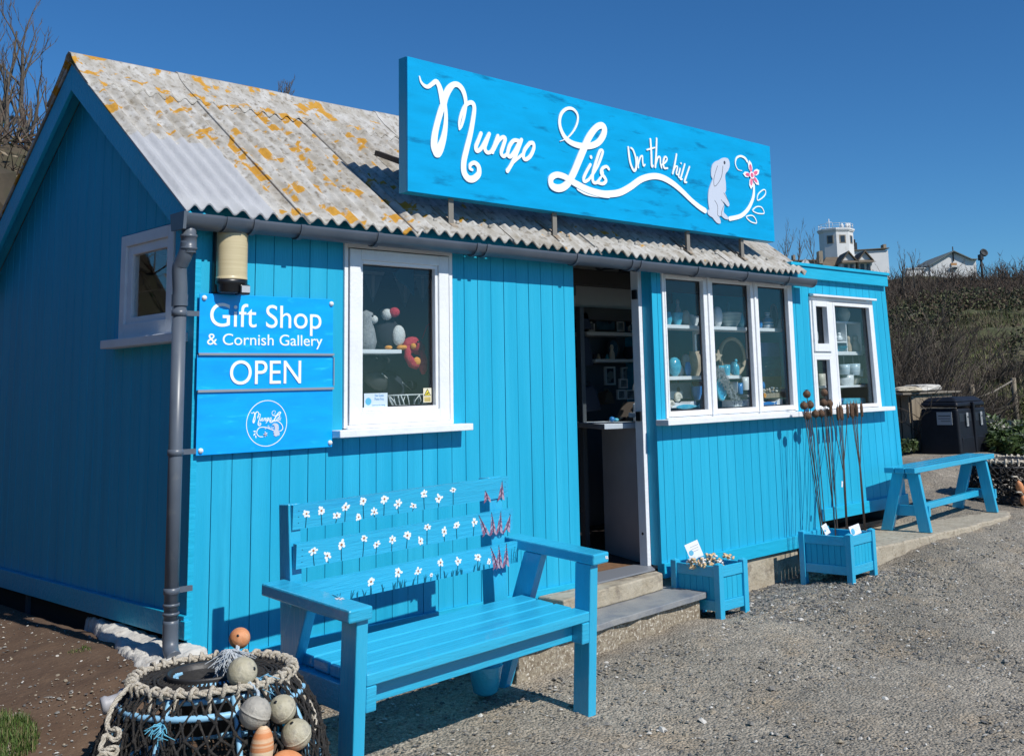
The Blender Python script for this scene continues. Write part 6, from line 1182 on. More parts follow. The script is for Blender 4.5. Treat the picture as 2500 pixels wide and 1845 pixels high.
picture('wide dark blue picture on the upper wall shelf inside', (215, 412, 560, 660), YB+.1, px1, dgrey); picture('small pale framed picture right of the wide one on the upper shelf inside', (422, 488, 568, 662), YB+.1, px2); picture('framed picture at the right end of the upper shelf inside', (540, 610, 582, 664), YB+.1, px1); picture('tiny picture at the left end of the upper shelf inside', (150, 205, 575, 660), YB+.1, px2)
picture('card of hanging pendants on the back wall, left of two', (312, 402, 1000, 1180), 1.84, mat('pendants', (.28, .29, .29), (.03, .04, .06), 20, .6, t2=(.5, .54))); picture('card of hanging pendants on the back wall, right of two', (472, 552, 1005, 1150), 1.84, mat('pendants2', (.28, .29, .29), (.03, .04, .06), 22, .6, t2=(.5, .54)))
picture('small framed print above two others behind the counter', (450, 522, 1118, 1210), 1.5, px2); picture('lower left small framed print behind the counter', (430, 500, 1222, 1318), 1.4, px2); picture('lower right small framed print behind the counter', (512, 592, 1222, 1318), 1.4, px2)
disc('round_clock', 'dim round plate standing on the lower wall shelf inside', 'plate', (318, 440, 740, 922), YB+.12, px1, dgrey, cv=cD); disc('grey_plate', 'grey plate at the right end of the lower wall shelf inside', 'plate', (600, 664, 810, 918), YB+.12, px2, dgrey, cv=cD)
item('dark_teapot', 'dark blue teapot on the lower wall shelf inside', 'teapot', (485, 580, 800, 922), YB+.08, VASE, navy, cv=cD, extra=handle(navy), zb=zd2); item('white_figure', 'pale figurine in front of the round plate on the lower wall shelf', 'figurine', (345, 395, 780, 922), YB+.03, FIG, cream, cv=cD, zb=zd2)
for k in range(4): item('small_ornament', ['leftmost', 'second', 'third', 'rightmost'][k]+' of four little dark ornaments on the lower wall shelf', 'ornament', (180+42*k, 215+42*k, 868, 920), YB+.03, FIG, [blackp, tan, blackp, teal][k], cv=cD, zb=zd2, n=10)
for k, (u, v) in enumerate(((215, 515), (365, 520), (540, 545))):
    p = at(*cD(u, v), y=YB+.05); b = MB(); b.ball((0, 0, 0), .05, 10, (.6, .5, 1.5), M=Matrix.Rotation(.5, 3, 'Y')); b.tube([(0, 0, .05), (0, 0, .28)], .003, 4); tag(b.build('hanging_bird', navy, loc=tuple(p)), ['leftmost', 'middle', 'rightmost'][k]+' of three dark felt birds hanging over the upper wall shelf', 'ornament', 'felt birds hanging inside')
def garment(label, box, y, m=navy):
    x0, x1, z0, z1 = bd(*box, y); w_, h = x1-x0, z1-z0; t = thing('hanging_bag', label, 'bag', ((x0+x1)/2, y, z0)); b = MB(); b.prism([(-w_*.5, 0), (w_*.5, .0+h*.05), (w_*.22, h*.9), (0, h), (-w_*.3, h*.92)], 1, 0, .09); b.build('bag_body', m, t, bevel=.01); b = MB(); b.tube([(-w_*.2, .04, h*.9), (-w_*.1, .04, h*1.14), (w_*.1, .04, h*1.14), (w_*.2, .04, h*.9)], .006, 6); b.build('strap', m, t)
garment('dark cloth bag hanging highest at the left inside the doorway', (50, 178, 470, 645), .9); garment('dark cloth bag hanging in the middle at the left inside the doorway', (68, 192, 710, 1005), .85); garment('black shopping bag hanging lowest at the left inside the doorway', (85, 270, 1180, 1440), .8); garment('brown tote bag hanging behind the counter', (300, 405, 1235, 1365), 1.3, plain('brown_cloth', (.10, .075, .055), .9))
b = MB(); xr = at(*cD(50, 900), y=.8).x; b.box(xr-.04, xr, .74, .78, .35, 2.0); b.box(xr-.04, xr, 1.05, 1.09, .35, 2.0)
for z_ in (.6, .95, 1.3, 1.65, 1.95): b.box(xr-.035, xr-.005, .785, 1.045, z_, z_+.02)
tag(b.build('display_rack', plain('grey_rack', (.06, .07, .08), .6)), 'tall grey ladder rack standing just left inside the doorway', 'rack')
# things on the counter
for k, (u0, u1, v0, v1, lab, m, pf) in enumerate([(345, 395, 1465, 1515, 'small shiny blue ornament on the counter', bluec, EGG), (448, 482, 1450, 1485, 'white pebble shaped ornament on the counter', whitec, EGG), (425, 500, 1485, 1525, 'dark low bowl on the counter', blackp, BOWL), (380, 432, 1445, 1480, 'pale blue shell on the counter', turq, EGG)]):
    item('counter_ornament', lab, 'ornament', (u0, u1, v0, v1), .55, pf, m, cv=cD, zb=CT+.001, n=14)
x0_, x1_, z0_, z1_ = bd(595, 668, 1345, 1530, .40); b = MB(); b.prism([(0, 0), (x1_-x0_, 0), (x1_-x0_, z1_-z0_), (.02, z1_-z0_), (0, (z1_-z0_)*.9)], 1, 0, .02); tag(b.build('leaflet_stand', deskm, loc=(x0_, .40, CT+.001), bevel=.004), 'pale grey leaflet stand at the right end of the counter', 'stand')
x0_, x1_, z0_, z1_ = bd(520, 600, 1345, 1528, .55); b = MB(); b.prism([(0, 0), (x1_-x0_, 0), (x1_-x0_, z1_-z0_)], 1, 0, .12); tag(b.build('card_holder', plain('kraft', (.14, .11, .09), .7), loc=(x0_, .55, CT+.001), bevel=.002), 'brown triangular card holder on the counter beside the leaflet stand', 'stand')
p = at(*cD(625, 1180), y=.45); t = thing('seagull_ornament', 'white seagull ornament partly hidden by the right door jamb', 'ornament', (p.x, .45, p.z)); b = MB(); b.ball((0, 0, 0), .05, 14, (1.2, .7, .7), M=Matrix.Rotation(-.6, 3, 'Y')); b.ball((.055, 0, .07), .022, 10); b.tube([(.03, 0, .03), (.055, 0, .065)], .016, 8); b.build('body', whitec, t); b = MB(); b.tube([(0, 0, -.02), (0, 0, -(p.z-CT)+.004)], .004, 6); b.build('stand_rod', dgrey, t)
# lit spotlight in the ceiling
p = at(*cD(606, 361), y=1.25); b = MB(); b.lathe([(.0001, 0), (.055, 0), (.055, .01), (.0001, .012)], (0, 0, 0), 20); o = b.build('ceiling_spotlight', mat('lit_lamp', (.9, .8, .6), emit=(1, .85, .6)), loc=(p.x, 1.25, p.z)); tag(o, 'small lit round spotlight inside near the top right of the doorway', 'ceiling light')
# ---------------------------------------------------------------- surroundings
def fast(name, V, F, mats, mi=None, smooth=False):
    me = bpy.data.meshes.new(name); V = np.asarray(V, np.float32).reshape(-1, 3); F = np.asarray(F, np.int32); k = F.shape[1]
    me.vertices.add(len(V)); me.vertices.foreach_set('co', V.ravel()); me.loops.add(F.size); me.loops.foreach_set('vertex_index', F.ravel()); me.polygons.add(len(F)); me.polygons.foreach_set('loop_start', np.arange(0, F.size, k, dtype=np.int32)); me.polygons.foreach_set('loop_total', np.full(len(F), k, np.int32))
    for m in mats: me.materials.append(m)
    if mi is not None: me.polygons.foreach_set('material_index', np.asarray(mi, np.int32))
    me.polygons.foreach_set('use_smooth', np.full(len(F), smooth)); me.update(calc_edges=True); me.validate(); o = bpy.data.objects.new(name, me); sc.collection.objects.link(o); return o
def twigs(P0, D, L, rad, bend=.35, segs=3):
    """bare twigs as tapering three sided rods; arrays of start, direction, length, radius"""
    n = len(P0); D = D/np.linalg.norm(D, axis=1, keepdims=True); b1 = rng.normal(0, 1, (n, 3)); b1 -= (b1*D).sum(1, keepdims=True)*D; b1 /= np.linalg.norm(b1, axis=1, keepdims=True); b2 = np.cross(D, b1); V = np.zeros((n, segs+1, 3, 3))
    bx, by = rng.normal(0, bend, (2, n))
    for s in range(segs+1):
        t = s/segs; c = P0+D*(L*t)[:, None]+b1*(bx*L*t*t*.5)[:, None]+b2*(by*L*t*t*.5)[:, None]+np.array([0, 0, 1])*(L*t*t*.12)[:, None]; rr = rad*(1-.8*t)
        for k in range(3): a = 2.094*k; V[:, s, k] = c+(b1*math.cos(a)+b2*math.sin(a))*rr[:, None]
    q = []
    for s in range(segs):
        for k in range(3): q.append((s*3+k, s*3+(k+1) % 3, (s+1)*3+(k+1) % 3, (s+1)*3+k))
    F = (np.array(q)[None]+np.arange(n)[:, None, None]*(3*(segs+1))).reshape(-1, 4); tips = V[:, :, 0]; return V.reshape(-1, 3), F, tips
def shrub_arrays(c, H, W, n, r0, seed=0, lean=(0, 0)):
    """a shrub: stems from the base, side twigs from the stems, fine twigs from those"""
    m = max(6, n//14); th = rng.random(m)*6.283; sp = rng.random(m)**.6
    P = np.array(c)+np.stack([np.cos(th)*sp*W*.25, np.sin(th)*sp*W*.25, np.zeros(m)-.05], -1); D = np.stack([np.cos(th)*sp*W*.8/H+lean[0], np.sin(th)*sp*W*.8/H+lean[1], .8+rng.random(m)*.3], -1)
    V1, F1, T1 = twigs(P, D, H*rng.uniform(.6, 1, m), np.full(m, r0)); out = [(V1, F1)]; src = T1; lvl = n-m
    for lv, (cnt, ln, rr, spread) in enumerate(((int(lvl*.3), .5, .55, .8), (int(lvl*.7), .28, .38, 1.0))):
        i = rng.integers(0, src.shape[0], cnt); j = rng.integers(1, src.shape[1], cnt); p = src[i, j]; d0 = src[i, j]-src[i, j-1]; d0 /= np.linalg.norm(d0, axis=1, keepdims=True)+1e-9; d = d0+rng.normal(0, spread*.55, (cnt, 3)); d[:, 2] = np.abs(d[:, 2])+.15
        V, F, T = twigs(p, d, H*ln*rng.uniform(.5, 1, cnt), np.full(cnt, r0*rr)); out.append((V, F)); src = np.concatenate([src, T]) if lv == 0 else src
    return out
def merge(parts):
    o = 0; Vs, Fs = [], []
    for V, F in parts: Vs.append(V); Fs.append(F+o); o += len(V)
    return np.concatenate(Vs), np.concatenate(Fs)
bark = [mat('bare_twig_brown', (.04, .031, .023), (.078, .058, .042), 3, .9), mat('bare_twig_grey', (.085, .07, .055), (.135, .11, .085), 3, .9), mat('bare_twig_reddish', (.075, .045, .032), (.11, .07, .052), 2, .9)]
# unseen sea, added so the window glass mirrors dark blue
b = MB(); b.add([(-900, -900, -14), (900, -900, -14), (900, -45, -14), (-900, -45, -14)], [(0, 1, 2, 3)]); tag(b.build('sea', mat('sea_water', (.01, .05, .10), (.015, .08, .13), .05, .2, .6, .4)), kind='structure')
# far scrub along the skyline of the hill (one mass)
parts = []
for i in range(760):
    s = rng.uniform(40, 56); u = rng.uniform(1840, 2640); p = at(u, 800, d=s); z = gz(p.x, p.y); parts += shrub_arrays((p.x, p.y, z-.2), rng.uniform(.62, 1.05), 2.0, 62, .026)
V, F = merge(parts); nF = len(F); fast('skyline_scrub', V, F, bark, rng.choice(3, nF//9*9//9, p=(.55, .25, .2)).repeat(9)[:nF] if nF % 9 == 0 else np.zeros(nF))['kind'] = 'stuff'
# rough heath on the slope
parts = []
for i in range(170):
    s = rng.uniform(24, 42); u = rng.uniform(2050, 2640); p = at(u, 850, d=s); z = gz(p.x, p.y); 
    if float(vnoise(np.array(p.x*.25), np.array(p.y*.25), 41)) < -.03: continue
    parts += shrub_arrays((p.x, p.y, z-.05), rng.uniform(.2, .45), 1.2, 40, .012)
V, F = merge(parts); fast('heath_scrub', V, F, bark, rng.integers(0, 3, len(F)//9+1).repeat(9)[:len(F)])['kind'] = 'stuff'
n = 52000; d = 15.5+28.5*rng.random(n)**.8; u = rng.uniform(2000, 2700, n); vv = np.array([list(at(float(a), 850, d=float(c)))[:2] for a, c in zip(u, d)]); k = vnoise(vv[:, 0]*.45+3, vv[:, 1]*.45, 51) > -.12; vv = vv[k]; d = d[k]
hg = [mat('heath_green', (.04, .06, .012), (.13, .16, .04), .3, .8), mat('heath_straw', (.22, .19, .11), rough=.9), mat('heath_brown', (.09, .065, .04), rough=.9)]
blades('heath_grass', np.stack([vv[:, 0], vv[:, 1], ghh(vv[:, 0], vv[:, 1])-.02], -1), rng.uniform(.08, .26, len(vv)), hg, rng.choice(3, len(vv), p=(.46, .22, .32)), .0085, 1.2)
# low dark bushes of bramble and heather on the slope
LPs = []; 
for i in range(20):
    s = rng.uniform(22, 43); u = rng.uniform(2080, 2640); p = at(u, 850, d=s); z = gz(p.x, p.y); rr = rng.uniform(.4, 1.7); hh = rr*rng.uniform(.35, .7); m = int(620*rr); q = rng.normal(0, 1, (m, 3)); q /= np.linalg.norm(q, axis=1, keepdims=True); q *= rng.uniform(.7, 1.05, (m, 1)); q[:, 2] = np.abs(q[:, 2]); LPs.append(np.array([p.x, p.y, z])+q*np.array([rr, rr, hh]))
LPs = np.concatenate(LPs); bl_ = [mat('bramble_leaf', (.018, .026, .010), (.07, .082, .025), .35, .7, t2=(.38, .62)), mat('heather_brown', (.035, .026, .018), (.11, .08, .052), .4, .9, t2=(.38, .62)), mat('bramble_pale', (.11, .12, .05), rough=.8)]
n = len(LPs); nr = rng.normal(0, 1, (n, 3)); nr /= np.linalg.norm(nr, axis=1, keepdims=True); a_ = np.cross(nr, rng.normal(0, 1, (n, 3))); a_ /= np.linalg.norm(a_, axis=1, keepdims=True); c_ = np.cross(nr, a_); S2 = rng.uniform(.03, .07, (n, 1))
fast('slope_bramble', np.stack([LPs-a_*S2, LPs+c_*S2*.5, LPs+a_*S2, LPs-c_*S2*.5], 1), np.arange(n*4).reshape(-1, 4), bl_, rng.choice(3, n, p=(.5, .38, .12)))['kind'] = 'stuff'
# tangled bare shrubs behind the shed and the bins, each its own plant
spots = [(2120, 17.0, 2.0), (2165, 18.5, 2.1), (2205, 16.2, 1.7), (2240, 18.5, 1.9), (2275, 17.5, 1.6), (2318, 18.5, 1.15), (2352, 18.0, .95), (2392, 19.0, .85), (2440, 21.5, .8), (2490, 22.5, .8), (2180, 20.5, 1.9), (2225, 21.5, 1.7), (2140, 19.5, 1.9), (2190, 20.5, 1.5), (2180, 14.9, 1.2), (2300, 15.8, 1.05)]
for i, (u, d_, H) in enumerate(spots):
    p = at(u, 900, d=d_); z = gz(p.x, p.y); V, F = merge(shrub_arrays((0, 0, 0), H*.68, H*1.2, 760, .013, lean=(.12*(1 if i % 2 else -.3), .1)))
    m9 = len(F)//9; o = fast('bare_shrub', V, F, [bark[0], bark[1]], (rng.random(m9) < .4).astype(int).repeat(9)[:len(F)]); o.location = (p.x, p.y, z-.05)
    tag(o, 'tangled leafless brown shrub in the thicket on the slope behind the shed and bins', 'shrub', 'leafless shrubs in the thicket behind the bins')
# green bank with white flowers right of the bins
def leaves(P, S, mats, mi, name, up=.5):
    n = len(P); nr = rng.normal(0, 1, (n, 3)); nr[:, 2] = np.abs(nr[:, 2])+up; nr /= np.linalg.norm(nr, axis=1, keepdims=True); a = np.cross(nr, rng.normal(0, 1, (n, 3))); a /= np.linalg.norm(a, axis=1, keepdims=True); c = np.cross(nr, a)
    V = np.stack([P-a*S[:, None], P-a*S[:, None]*.1+c*S[:, None]*.38+nr*S[:, None]*.08, P+a*S[:, None], P-a*S[:, None]*.1-c*S[:, None]*.38+nr*S[:, None]*.08], 1); o = fast(name, V, np.arange(n*4).reshape(-1, 4), mats, mi); return o
lg = [mat('bank_green', (.05, .085, .02), (.09, .13, .035), 5, .5), mat('bank_dark_green', (.025, .045, .015), rough=.5), mat('pale_flower_leaf', (.42, .42, .34), (.52, .50, .42), 9, .7), mat('moss_green', (.075, .09, .02), (.11, .12, .03), 5, .8)]
n = 22000; u = rng.uniform(2405, 2720, n); d_ = rng.uniform(14.2, 20.5, n); P = np.array([list(at(float(a), 1000, d=float(c)))[:2] for a, c in zip(u, d_)]); z = ghh(P[:, 0], P[:, 1]); hump = .38*np.exp(-((d_-15.3)/1.0)**2)*(1+.8*fbm(P[:, 0]*1.5, P[:, 1]*1.5, 3, 61)); hh = rng.random(n)**.6
P3 = np.stack([P[:, 0], P[:, 1], z+hump*hh+.03], -1); fl_ = (d_ > 15.0) & (d_ < 16.6) & (rng.random(n) < .42) & (hh > .55); mi = np.where(fl_, 2, np.where(d_ > 16.6, 3, rng.choice(2, n, p=(.65, .35)))); leaves(P3, rng.uniform(.035, .085, n), lg, mi, 'bank_ground_cover')['kind'] = 'stuff'
n = 900; u = rng.uniform(2190, 2240, n); P = np.array([list(at(float(a), 1100, y=1.75+random.random()*.2))[:2] for a in u]); leaves(np.stack([P[:, 0], P[:, 1], gh(P[:, 0], P[:, 1])+rng.random(n)*.12+.05], -1), rng.uniform(.02, .05, n), lg, rng.choice(2, n), 'weeds_by_shed')['kind'] = 'stuff'
# fence posts and strand
for i, (u, v0, v1, d_) in enumerate([(2477, 922, 965, 19.3), (2375, 938, 985, 17.6)]):
    a, c = at(u, v1, d=d_), at(u, v0, d=d_); b = MB(); b.lathe([(.0001, gz(a.x, a.y)-.1), (.045, gz(a.x, a.y)-.1), (.042, c.z-.01), (.036, c.z), (.0001, c.z)], (0, 0, 0), 10); tag(b.build('fence_post', timber, loc=(a.x, a.y, 0)), ['pale round fence post at the right edge of the photo', 'darker round fence post just above the bins'][i], 'fence post', 'fence posts on the bank')
a, c = at(2470, 930, d=19.2), at(2376, 975, d=17.7); b = MB(); b.tube([a, (a+c)/2-Vector((0, 0, .03)), c], .014, 5); b.tube([c, c+(c-a)*.35+Vector((0, 0, -.05))], .012, 5); tag(b.build('fence_rail', timbergrey), 'thin slanting dead branch resting between the two fence posts', 'branch')
# slatted wooden bin store with stones on top
cr = thing('bin_store', 'low weathered wooden store with plank lid behind the end of the hut', 'wooden store'); k3 = 3.305; cb = lambda x, y: (2100+x/k3, 850+y/k3)
K = at(*cb(405, 400), y=2.0); xs0, ys0 = K.x, 2.0; xe = at(*cb(775, 380), y=2.0).x; zt_ = at(*cb(430, 372), y=2.0).z; zb_ = gz(xs0, 2.0)-.02
for i in range(11):
    x_ = xs0+.005+(xe-xs0-.2)*i/10.5; b = MB(); b.box(x_, x_+.10, ys0-.012, ys0+.012, zb_, zt_-random.uniform(.0, .02)); b.build('plank', timber, cr, bevel=.003)
for i in range(8):
    y_ = ys0+.02+i*.125; b = MB(); b.box(xs0-.01, xs0+.012, y_, y_+.11, zb_, zt_-.01); b.build('plank', timber, cr, bevel=.003)
b = MB(); b.box(xs0+.05, xe-.1, ys0+.05, 2.95, zb_, zt_-.05); b.build('inner_box', indark, cr)
for i in range(6):
    y_ = ys0-.06+i*.18; b = MB(); b.box(xs0-.30+.02*(i % 2), xe+.05-.04*(i % 3), y_, y_+.172, zt_, zt_+.022+.003*(i % 2)); b.build('lid_plank', timbergrey, cr, bevel=.004)
def stone(label, box, y, m, zb, seed=0, sy=.7, blocky=False):
    u0, u1, v0, v1 = box; l, r = at(*cb(u0, v1), y=y), at(*cb(u1, v1), y=y); t = at(*cb(u0, v0), y=y); w_, h = (r.x-l.x)/2, (t.z-l.z); bmv = bmesh.new(); bmesh.ops.create_icosphere(bmv, subdivisions=3, radius=1)
    for q in bmv.verts:
        nn = mnoise.noise(q.co*1.7+Vector((seed, 0, 0)))*.28+mnoise.noise(q.co*5)*.06; c = q.co.copy()
        if blocky: c = Vector([math.copysign(abs(x)**.45, x) for x in c])*.86
        q.co = Vector((c.x*w_*(1+nn), c.y*w_*sy*(1+nn), c.z*h*.5*(1+nn*.6)))
    me = bpy.data.meshes.new('stone'); bmv.to_mesh(me); bmv.free(); me.materials.append(m); o = bpy.data.objects.new('stone', me); sc.collection.objects.link(o); o.location = ((l.x+r.x)/2, y, zb+h*.47); tag(o, label, 'stone')
tanst = mat('sandy_stone', (.44, .38, .28), (.56, .50, .38), 12, .9, 1.0, 40); palest = mat('pale_grey_stone', (.50, .48, .44), (.60, .58, .53), 10, .9, 1.0, 40, c3=(.3, .28, .25), s3=9)
stone('flat pointed pale stone lying at the left on the wooden store lid', (298, 450, 285, 340), 2.05, tanst, zt_+.022, 3); stone('blocky grey stone slab lying at the right on the wooden store lid', (392, 600, 266, 333), 2.12, palest, zt_+.024, 8, .5, True)
# black double litter bin
bx0, bx1, by0, by1 = at(*cb(790, 600), y=1.3).x, at(*cb(990, 600), y=1.3).x+.08, 1.3, 1.76; zt2 = at(*cb(800, 395), y=1.3).z; zb2 = gz(bx0, 1.3)-.02
bi = thing('litter_bin', 'large black plastic double litter bin with domed lid behind the low bench', 'litter bin')
H_ = zt2-zb2
def bev_poly(b, x0, x1, y0, y1, z0, z1, inset): b.add([(x0, y0, z0), (x1, y0, z0), (x1, y1, z0), (x0, y1, z0), (x0+inset, y0+inset, z1), (x1-inset, y0+inset, z1), (x1-inset, y1-inset, z1), (x0+inset, y1-inset, z1)], [(0, 3, 2, 1), (4, 5, 6, 7), (0, 1, 5, 4), (1, 2, 6, 5), (2, 3, 7, 6), (3, 0, 4, 7)])
b = MB(); bev_poly(b, bx0-.03, bx1+.03, by0-.03, by1+.03, zb2, zt2-.13, .025); b.build('bin_body', binm, bi, bevel=.03, seg=4)
b = MB(); bev_poly(b, bx0-.012, bx1+.012, by0-.012, by1+.012, zt2-.115, zt2-.055, .012); bev_poly(b, bx0+.0, bx1-.0, by0+.0, by1-.0, zt2-.0545, zt2+.0, .07); b.build('domed_lid', binm, bi, bevel=.025, seg=4)
b = MB(); b.box(bx0-.014, bx0-.008, by0, by1, zt2-.128, zt2-.117); b.build('lid_strip', tan, bi)
mid = (bx0+bx1)/2
for x0_, x1_ in ((bx0+.03, mid-.035), (mid+.035, bx1-.02)):
    b = MB(); b.box(x0_, x1_, by0-.012, by0-.002, zt2-.40, zt2-.19); b.build('aperture_flap', mat('bin_flap', (.02, .026, .036), rough=.4), bi, bevel=.006)
    b = MB(); b.box(x0_, x1_, by0-.030, by0-.018, zb2+.06, zt2-.47); b.build('door_panel', binm, bi, bevel=.010)
    b = MB(); xm = (x0_+x1_)/2; b.box(xm-.025, xm+.025, by0-.036, by0-.031, zb2+.34, zb2+.50); o = b.build('litter_sticker', plain('bin_sticker', (.30, .32, .33), .5), bi); b = MB(); b.box(xm-.004, xm+.018, by0-.038, by0-.0365, zb2+.44, zb2+.46); b.bar((xm+.010, by0-.037, zb2+.455), (xm-.01, by0-.037, zb2+.36), .006, .001, (0, 1, 0)); b.build('litter_symbol', blackp, o)
b = MB(); b.box(mid-.022, mid+.022, by0-.045, by0+.0, zb2+.03, zt2-.06); b.build('centre_rib', binm, bi, bevel=.012)
b = MB(); b.box(bx0-.026, bx0-.020, by0+.06, by0+.25, zt2-.32, zt2-.17); o = b.build('notice_plate', plain('grey_notice', (.30, .33, .36), .5), bi); b = MB(); b.box(bx0-.0275, bx0-.0262, by0+.08, by0+.23, zt2-.22, zt2-.21); b.box(bx0-.0275, bx0-.0262, by0+.08, by0+.23, zt2-.25, zt2-.243); b.box(bx0-.0275, bx0-.0262, by0+.08, by0+.20, zt2-.28, zt2-.273); b.build('notice_lines', dgrey, o)
# floats at the right edge of the photo
for i, (u, v, r_, lab, mm, tl) in enumerate([(2490, 1190, 17, 'long cream and orange float standing by the far lobster pot', 'orange', 2.0), (2500, 1222, 16, 'orange float cut by the right edge of the photo', 'orange', 1.5)]):
    c = at(u, v, d=11.0); t = thing('net_float', lab, 'float', tuple(c), 0, 'floats by the far lobster pot'); rr = r_*.9*(c-CAMP).dot(_f)/FPX*.62; b = MB(); b.lathe([(max(rr*math.sin(math.pi*k/16), rr*.1), -rr*tl*math.cos(math.pi*k/16)) for k in range(17)], (0, 0, 0), 20, M=Matrix.Rotation(R(-28), 3, 'Y')); b.build('float_body', fl[mm], t); b = MB(); b.tube([(0, 0, rr*tl*.9), (-.05, 0, rr*tl+.03), (-.15, .0, rr*tl+.04)], .008, 6); b.build('cord', ropem, t)
# ---------------------------------------------------------------- buildings on the hilltop
hcol = mat('white_render', (.62, .63, .63), (.70, .70, .69), .6, .8, c3=(.50, .47, .42), s3=.7, t3=(.6, .8)); hroof = mat('brown_slate_roof', (.12, .095, .07), (.17, .14, .10), 2, .9); hbrown = mat('brown_render', (.26, .22, .17), (.33, .28, .21), 1.5, .9); hglass = plain('dark_pane', (.03, .04, .055), .15); hdark = plain('dark_chimney', (.03, .035, .04), .7)
RX = Vector((_r.x, _r.y, 0)); rzc = math.atan2(RX.y, RX.x)
def site(name, label, cat, u, v, d):
    p = at(u, v, d=d); k = (p-CAMP).dot(_f)/FPX; t = thing(name, label, cat, tuple(p), rzc); return t, k
def gp_(b, poly, y0, y1): b.prism(poly, 1, y0, y1)
D1 = 130
t, k = site('lookout_tower', 'white octagonal lookout tower with railed flat roof on the hilltop', 'tower', 2045, 640, D1)
def oct_(r, z0, z1, b): 
    n = 8; v = [(r*math.cos(R(22.5+10+45*j)), r*math.sin(R(22.5+10+45*j)), z) for z in (z0, z1) for j in range(n)]; b.add(v, [(j, (j+1) % n, n+(j+1) % n, n+j) for j in range(n)]+[tuple(range(n, 2*n)), tuple(range(n-1, -1, -1))])
R8 = 41*k
b = MB(); oct_(R8, -60*k, 72*k, b); b.build('wall', hcol, t); b = MB(); oct_(R8*1.06, 72*k, 75*k, b); oct_(R8*1.10, 75.1*k, 79*k, b); b.build('cornice', hcol, t)
b = MB(); 
for j in range(16): a = j*.3927; b.tube([(R8*1.02*math.cos(a), R8*1.02*math.sin(a), 79*k), (R8*1.02*math.cos(a), R8*1.02*math.sin(a), 91*k)], .022, 5)
for z in (85, 91): b.tube([(R8*1.02*math.cos(a), R8*1.02*math.sin(a), z*k) for a in np.linspace(0, 6.283, 17)[:-1]], .022, 5, close=True)
b.build('railing', hcol, t)
b = MB(); b.tube([(-.8, -.3, 79*k), (-.8, -.3, 106*k)], .05, 5); b.tube([(-1.1, -.3, 98*k), (-.5, -.3, 98*k)], .03, 5); b.build('mast', hcol, t)
for x_ in (12, 24, 29): b = MB(); b.lathe([(.001, 79*k), (.18, 79*k), (.2, 88*k), (.12, 92*k), (.001, 93*k)], (x_*k, -.8, 0), 8); b.build('roof_fitting', hcol, t)
def face_box(ang, w_, z0, z1, dy, b):
    a = R(ang); n = Vector((math.cos(a), math.sin(a), 0)); s = Vector((-n.y, n.x, 0)); c = n*(R8*math.cos(R(22.5))+dy); q = [c-s*w_, c+s*w_]; P = [(p.x, p.y, z) for z in (z0, z1) for p in (q[0], q[1], q[1]-n*.2, q[0]-n*.2)]; b.add(P, [(0, 1, 5, 4), (1, 2, 6, 5), (2, 3, 7, 6), (3, 0, 4, 7), (4, 5, 6, 7), (0, 3, 2, 1)])
for ang in (-125, -80, -35):
    b = MB(); face_box(ang, .40, 42*k, 62*k, .03, b); o = b.build('window', hbrown, t); b = MB(); face_box(ang, .26, 44*k, 60*k, .05, b); b.build('pane', hglass, o)
t, k = site('white_building', 'plain white flat sided building right of the lookout tower', 'building', 2130, 655, D1+6)
b = MB(); b.box(-42*k, 41*k, 0, 8, -40*k, 44*k); b.build('wall', hcol, t); b = MB(); b.add([(-44*k, -.3, 44*k), (43*k, -.3, 47*k), (43*k, 8.2, 52*k), (-44*k, 8.2, 49*k), (-44*k, -.3, 46*k), (43*k, -.3, 49*k), (43*k, 8.2, 54*k), (-44*k, 8.2, 51*k)], [(0, 3, 2, 1), (4, 5, 6, 7), (0, 1, 5, 4), (1, 2, 6, 5), (2, 3, 7, 6), (3, 0, 4, 7)]); b.build('roof', hroof, t)
b = MB(); b.box(32*k, 39*k, .2, 1.5, 49*k, 59*k); b.build('parapet_block', hbrown, t)
b = MB(); b.box(-38*k, -26*k, 1.5, 3, 44*k, 68*k); b.box(-36*k, -33*k, 1.8, 2.3, 68*k, 77*k); b.box(-31*k, -28*k, 1.8, 2.3, 68*k, 77*k); b.build('chimney', hdark, t)
t, k = site('dormer_cottage', 'low brown roofed cottage with two white dormer bays below the lookout tower', 'cottage', 2070, 668, 112)
b = MB(); b.box(-66*k, 60*k, 0, 5, -30*k, 6*k); b.build('wall', hcol, t)
b = MB(); b.add([(-70*k, -.3, 5*k), (62*k, -.3, 5*k), (40*k, 3, 50*k), (-35*k, 3, 50*k), (62*k, 6, 5*k), (-70*k, 6, 5*k)], [(0, 1, 2, 3), (1, 4, 2), (0, 3, 5), (3, 2, 4, 5), (0, 5, 4, 1)]); b.build('roof', hroof, t)
for x_ in (-2, 38):
    b = MB(); gp_(b, [((x_-16)*k, -4*k), ((x_+16)*k, -4*k), ((x_+16)*k, 27*k), (x_*k, 48*k), ((x_-16)*k, 27*k)], -1.0, 2.5); o = b.build('dormer', hcol, t)
    b = MB(); gp_(b, [((x_-21)*k, 24*k), ((x_-19)*k, 29*k), (x_*k, 53*k), ((x_+19)*k, 29*k), ((x_+21)*k, 24*k), (x_*k, 49.5*k)], -1.3, 2.6); b.add([((x_-22)*k, -1.9, 22*k), ((x_+22)*k, -1.9, 22*k), ((x_+13)*k, -1.02, 30*k), ((x_-13)*k, -1.02, 30*k)], [(0, 1, 2, 3)]); b.build('dormer_roof', hroof, o)
    for dx in (-8, 7): b = MB(); b.box((x_+dx-4.5)*k, (x_+dx+4.5)*k, -1.06, -1.01, 2*k, 20*k); b.build('pane', hglass, o)
b = MB(); b.box(-60*k, -50*k, 1.5, 2.6, 30*k, 62*k); b.build('chimney', hbrown, t)
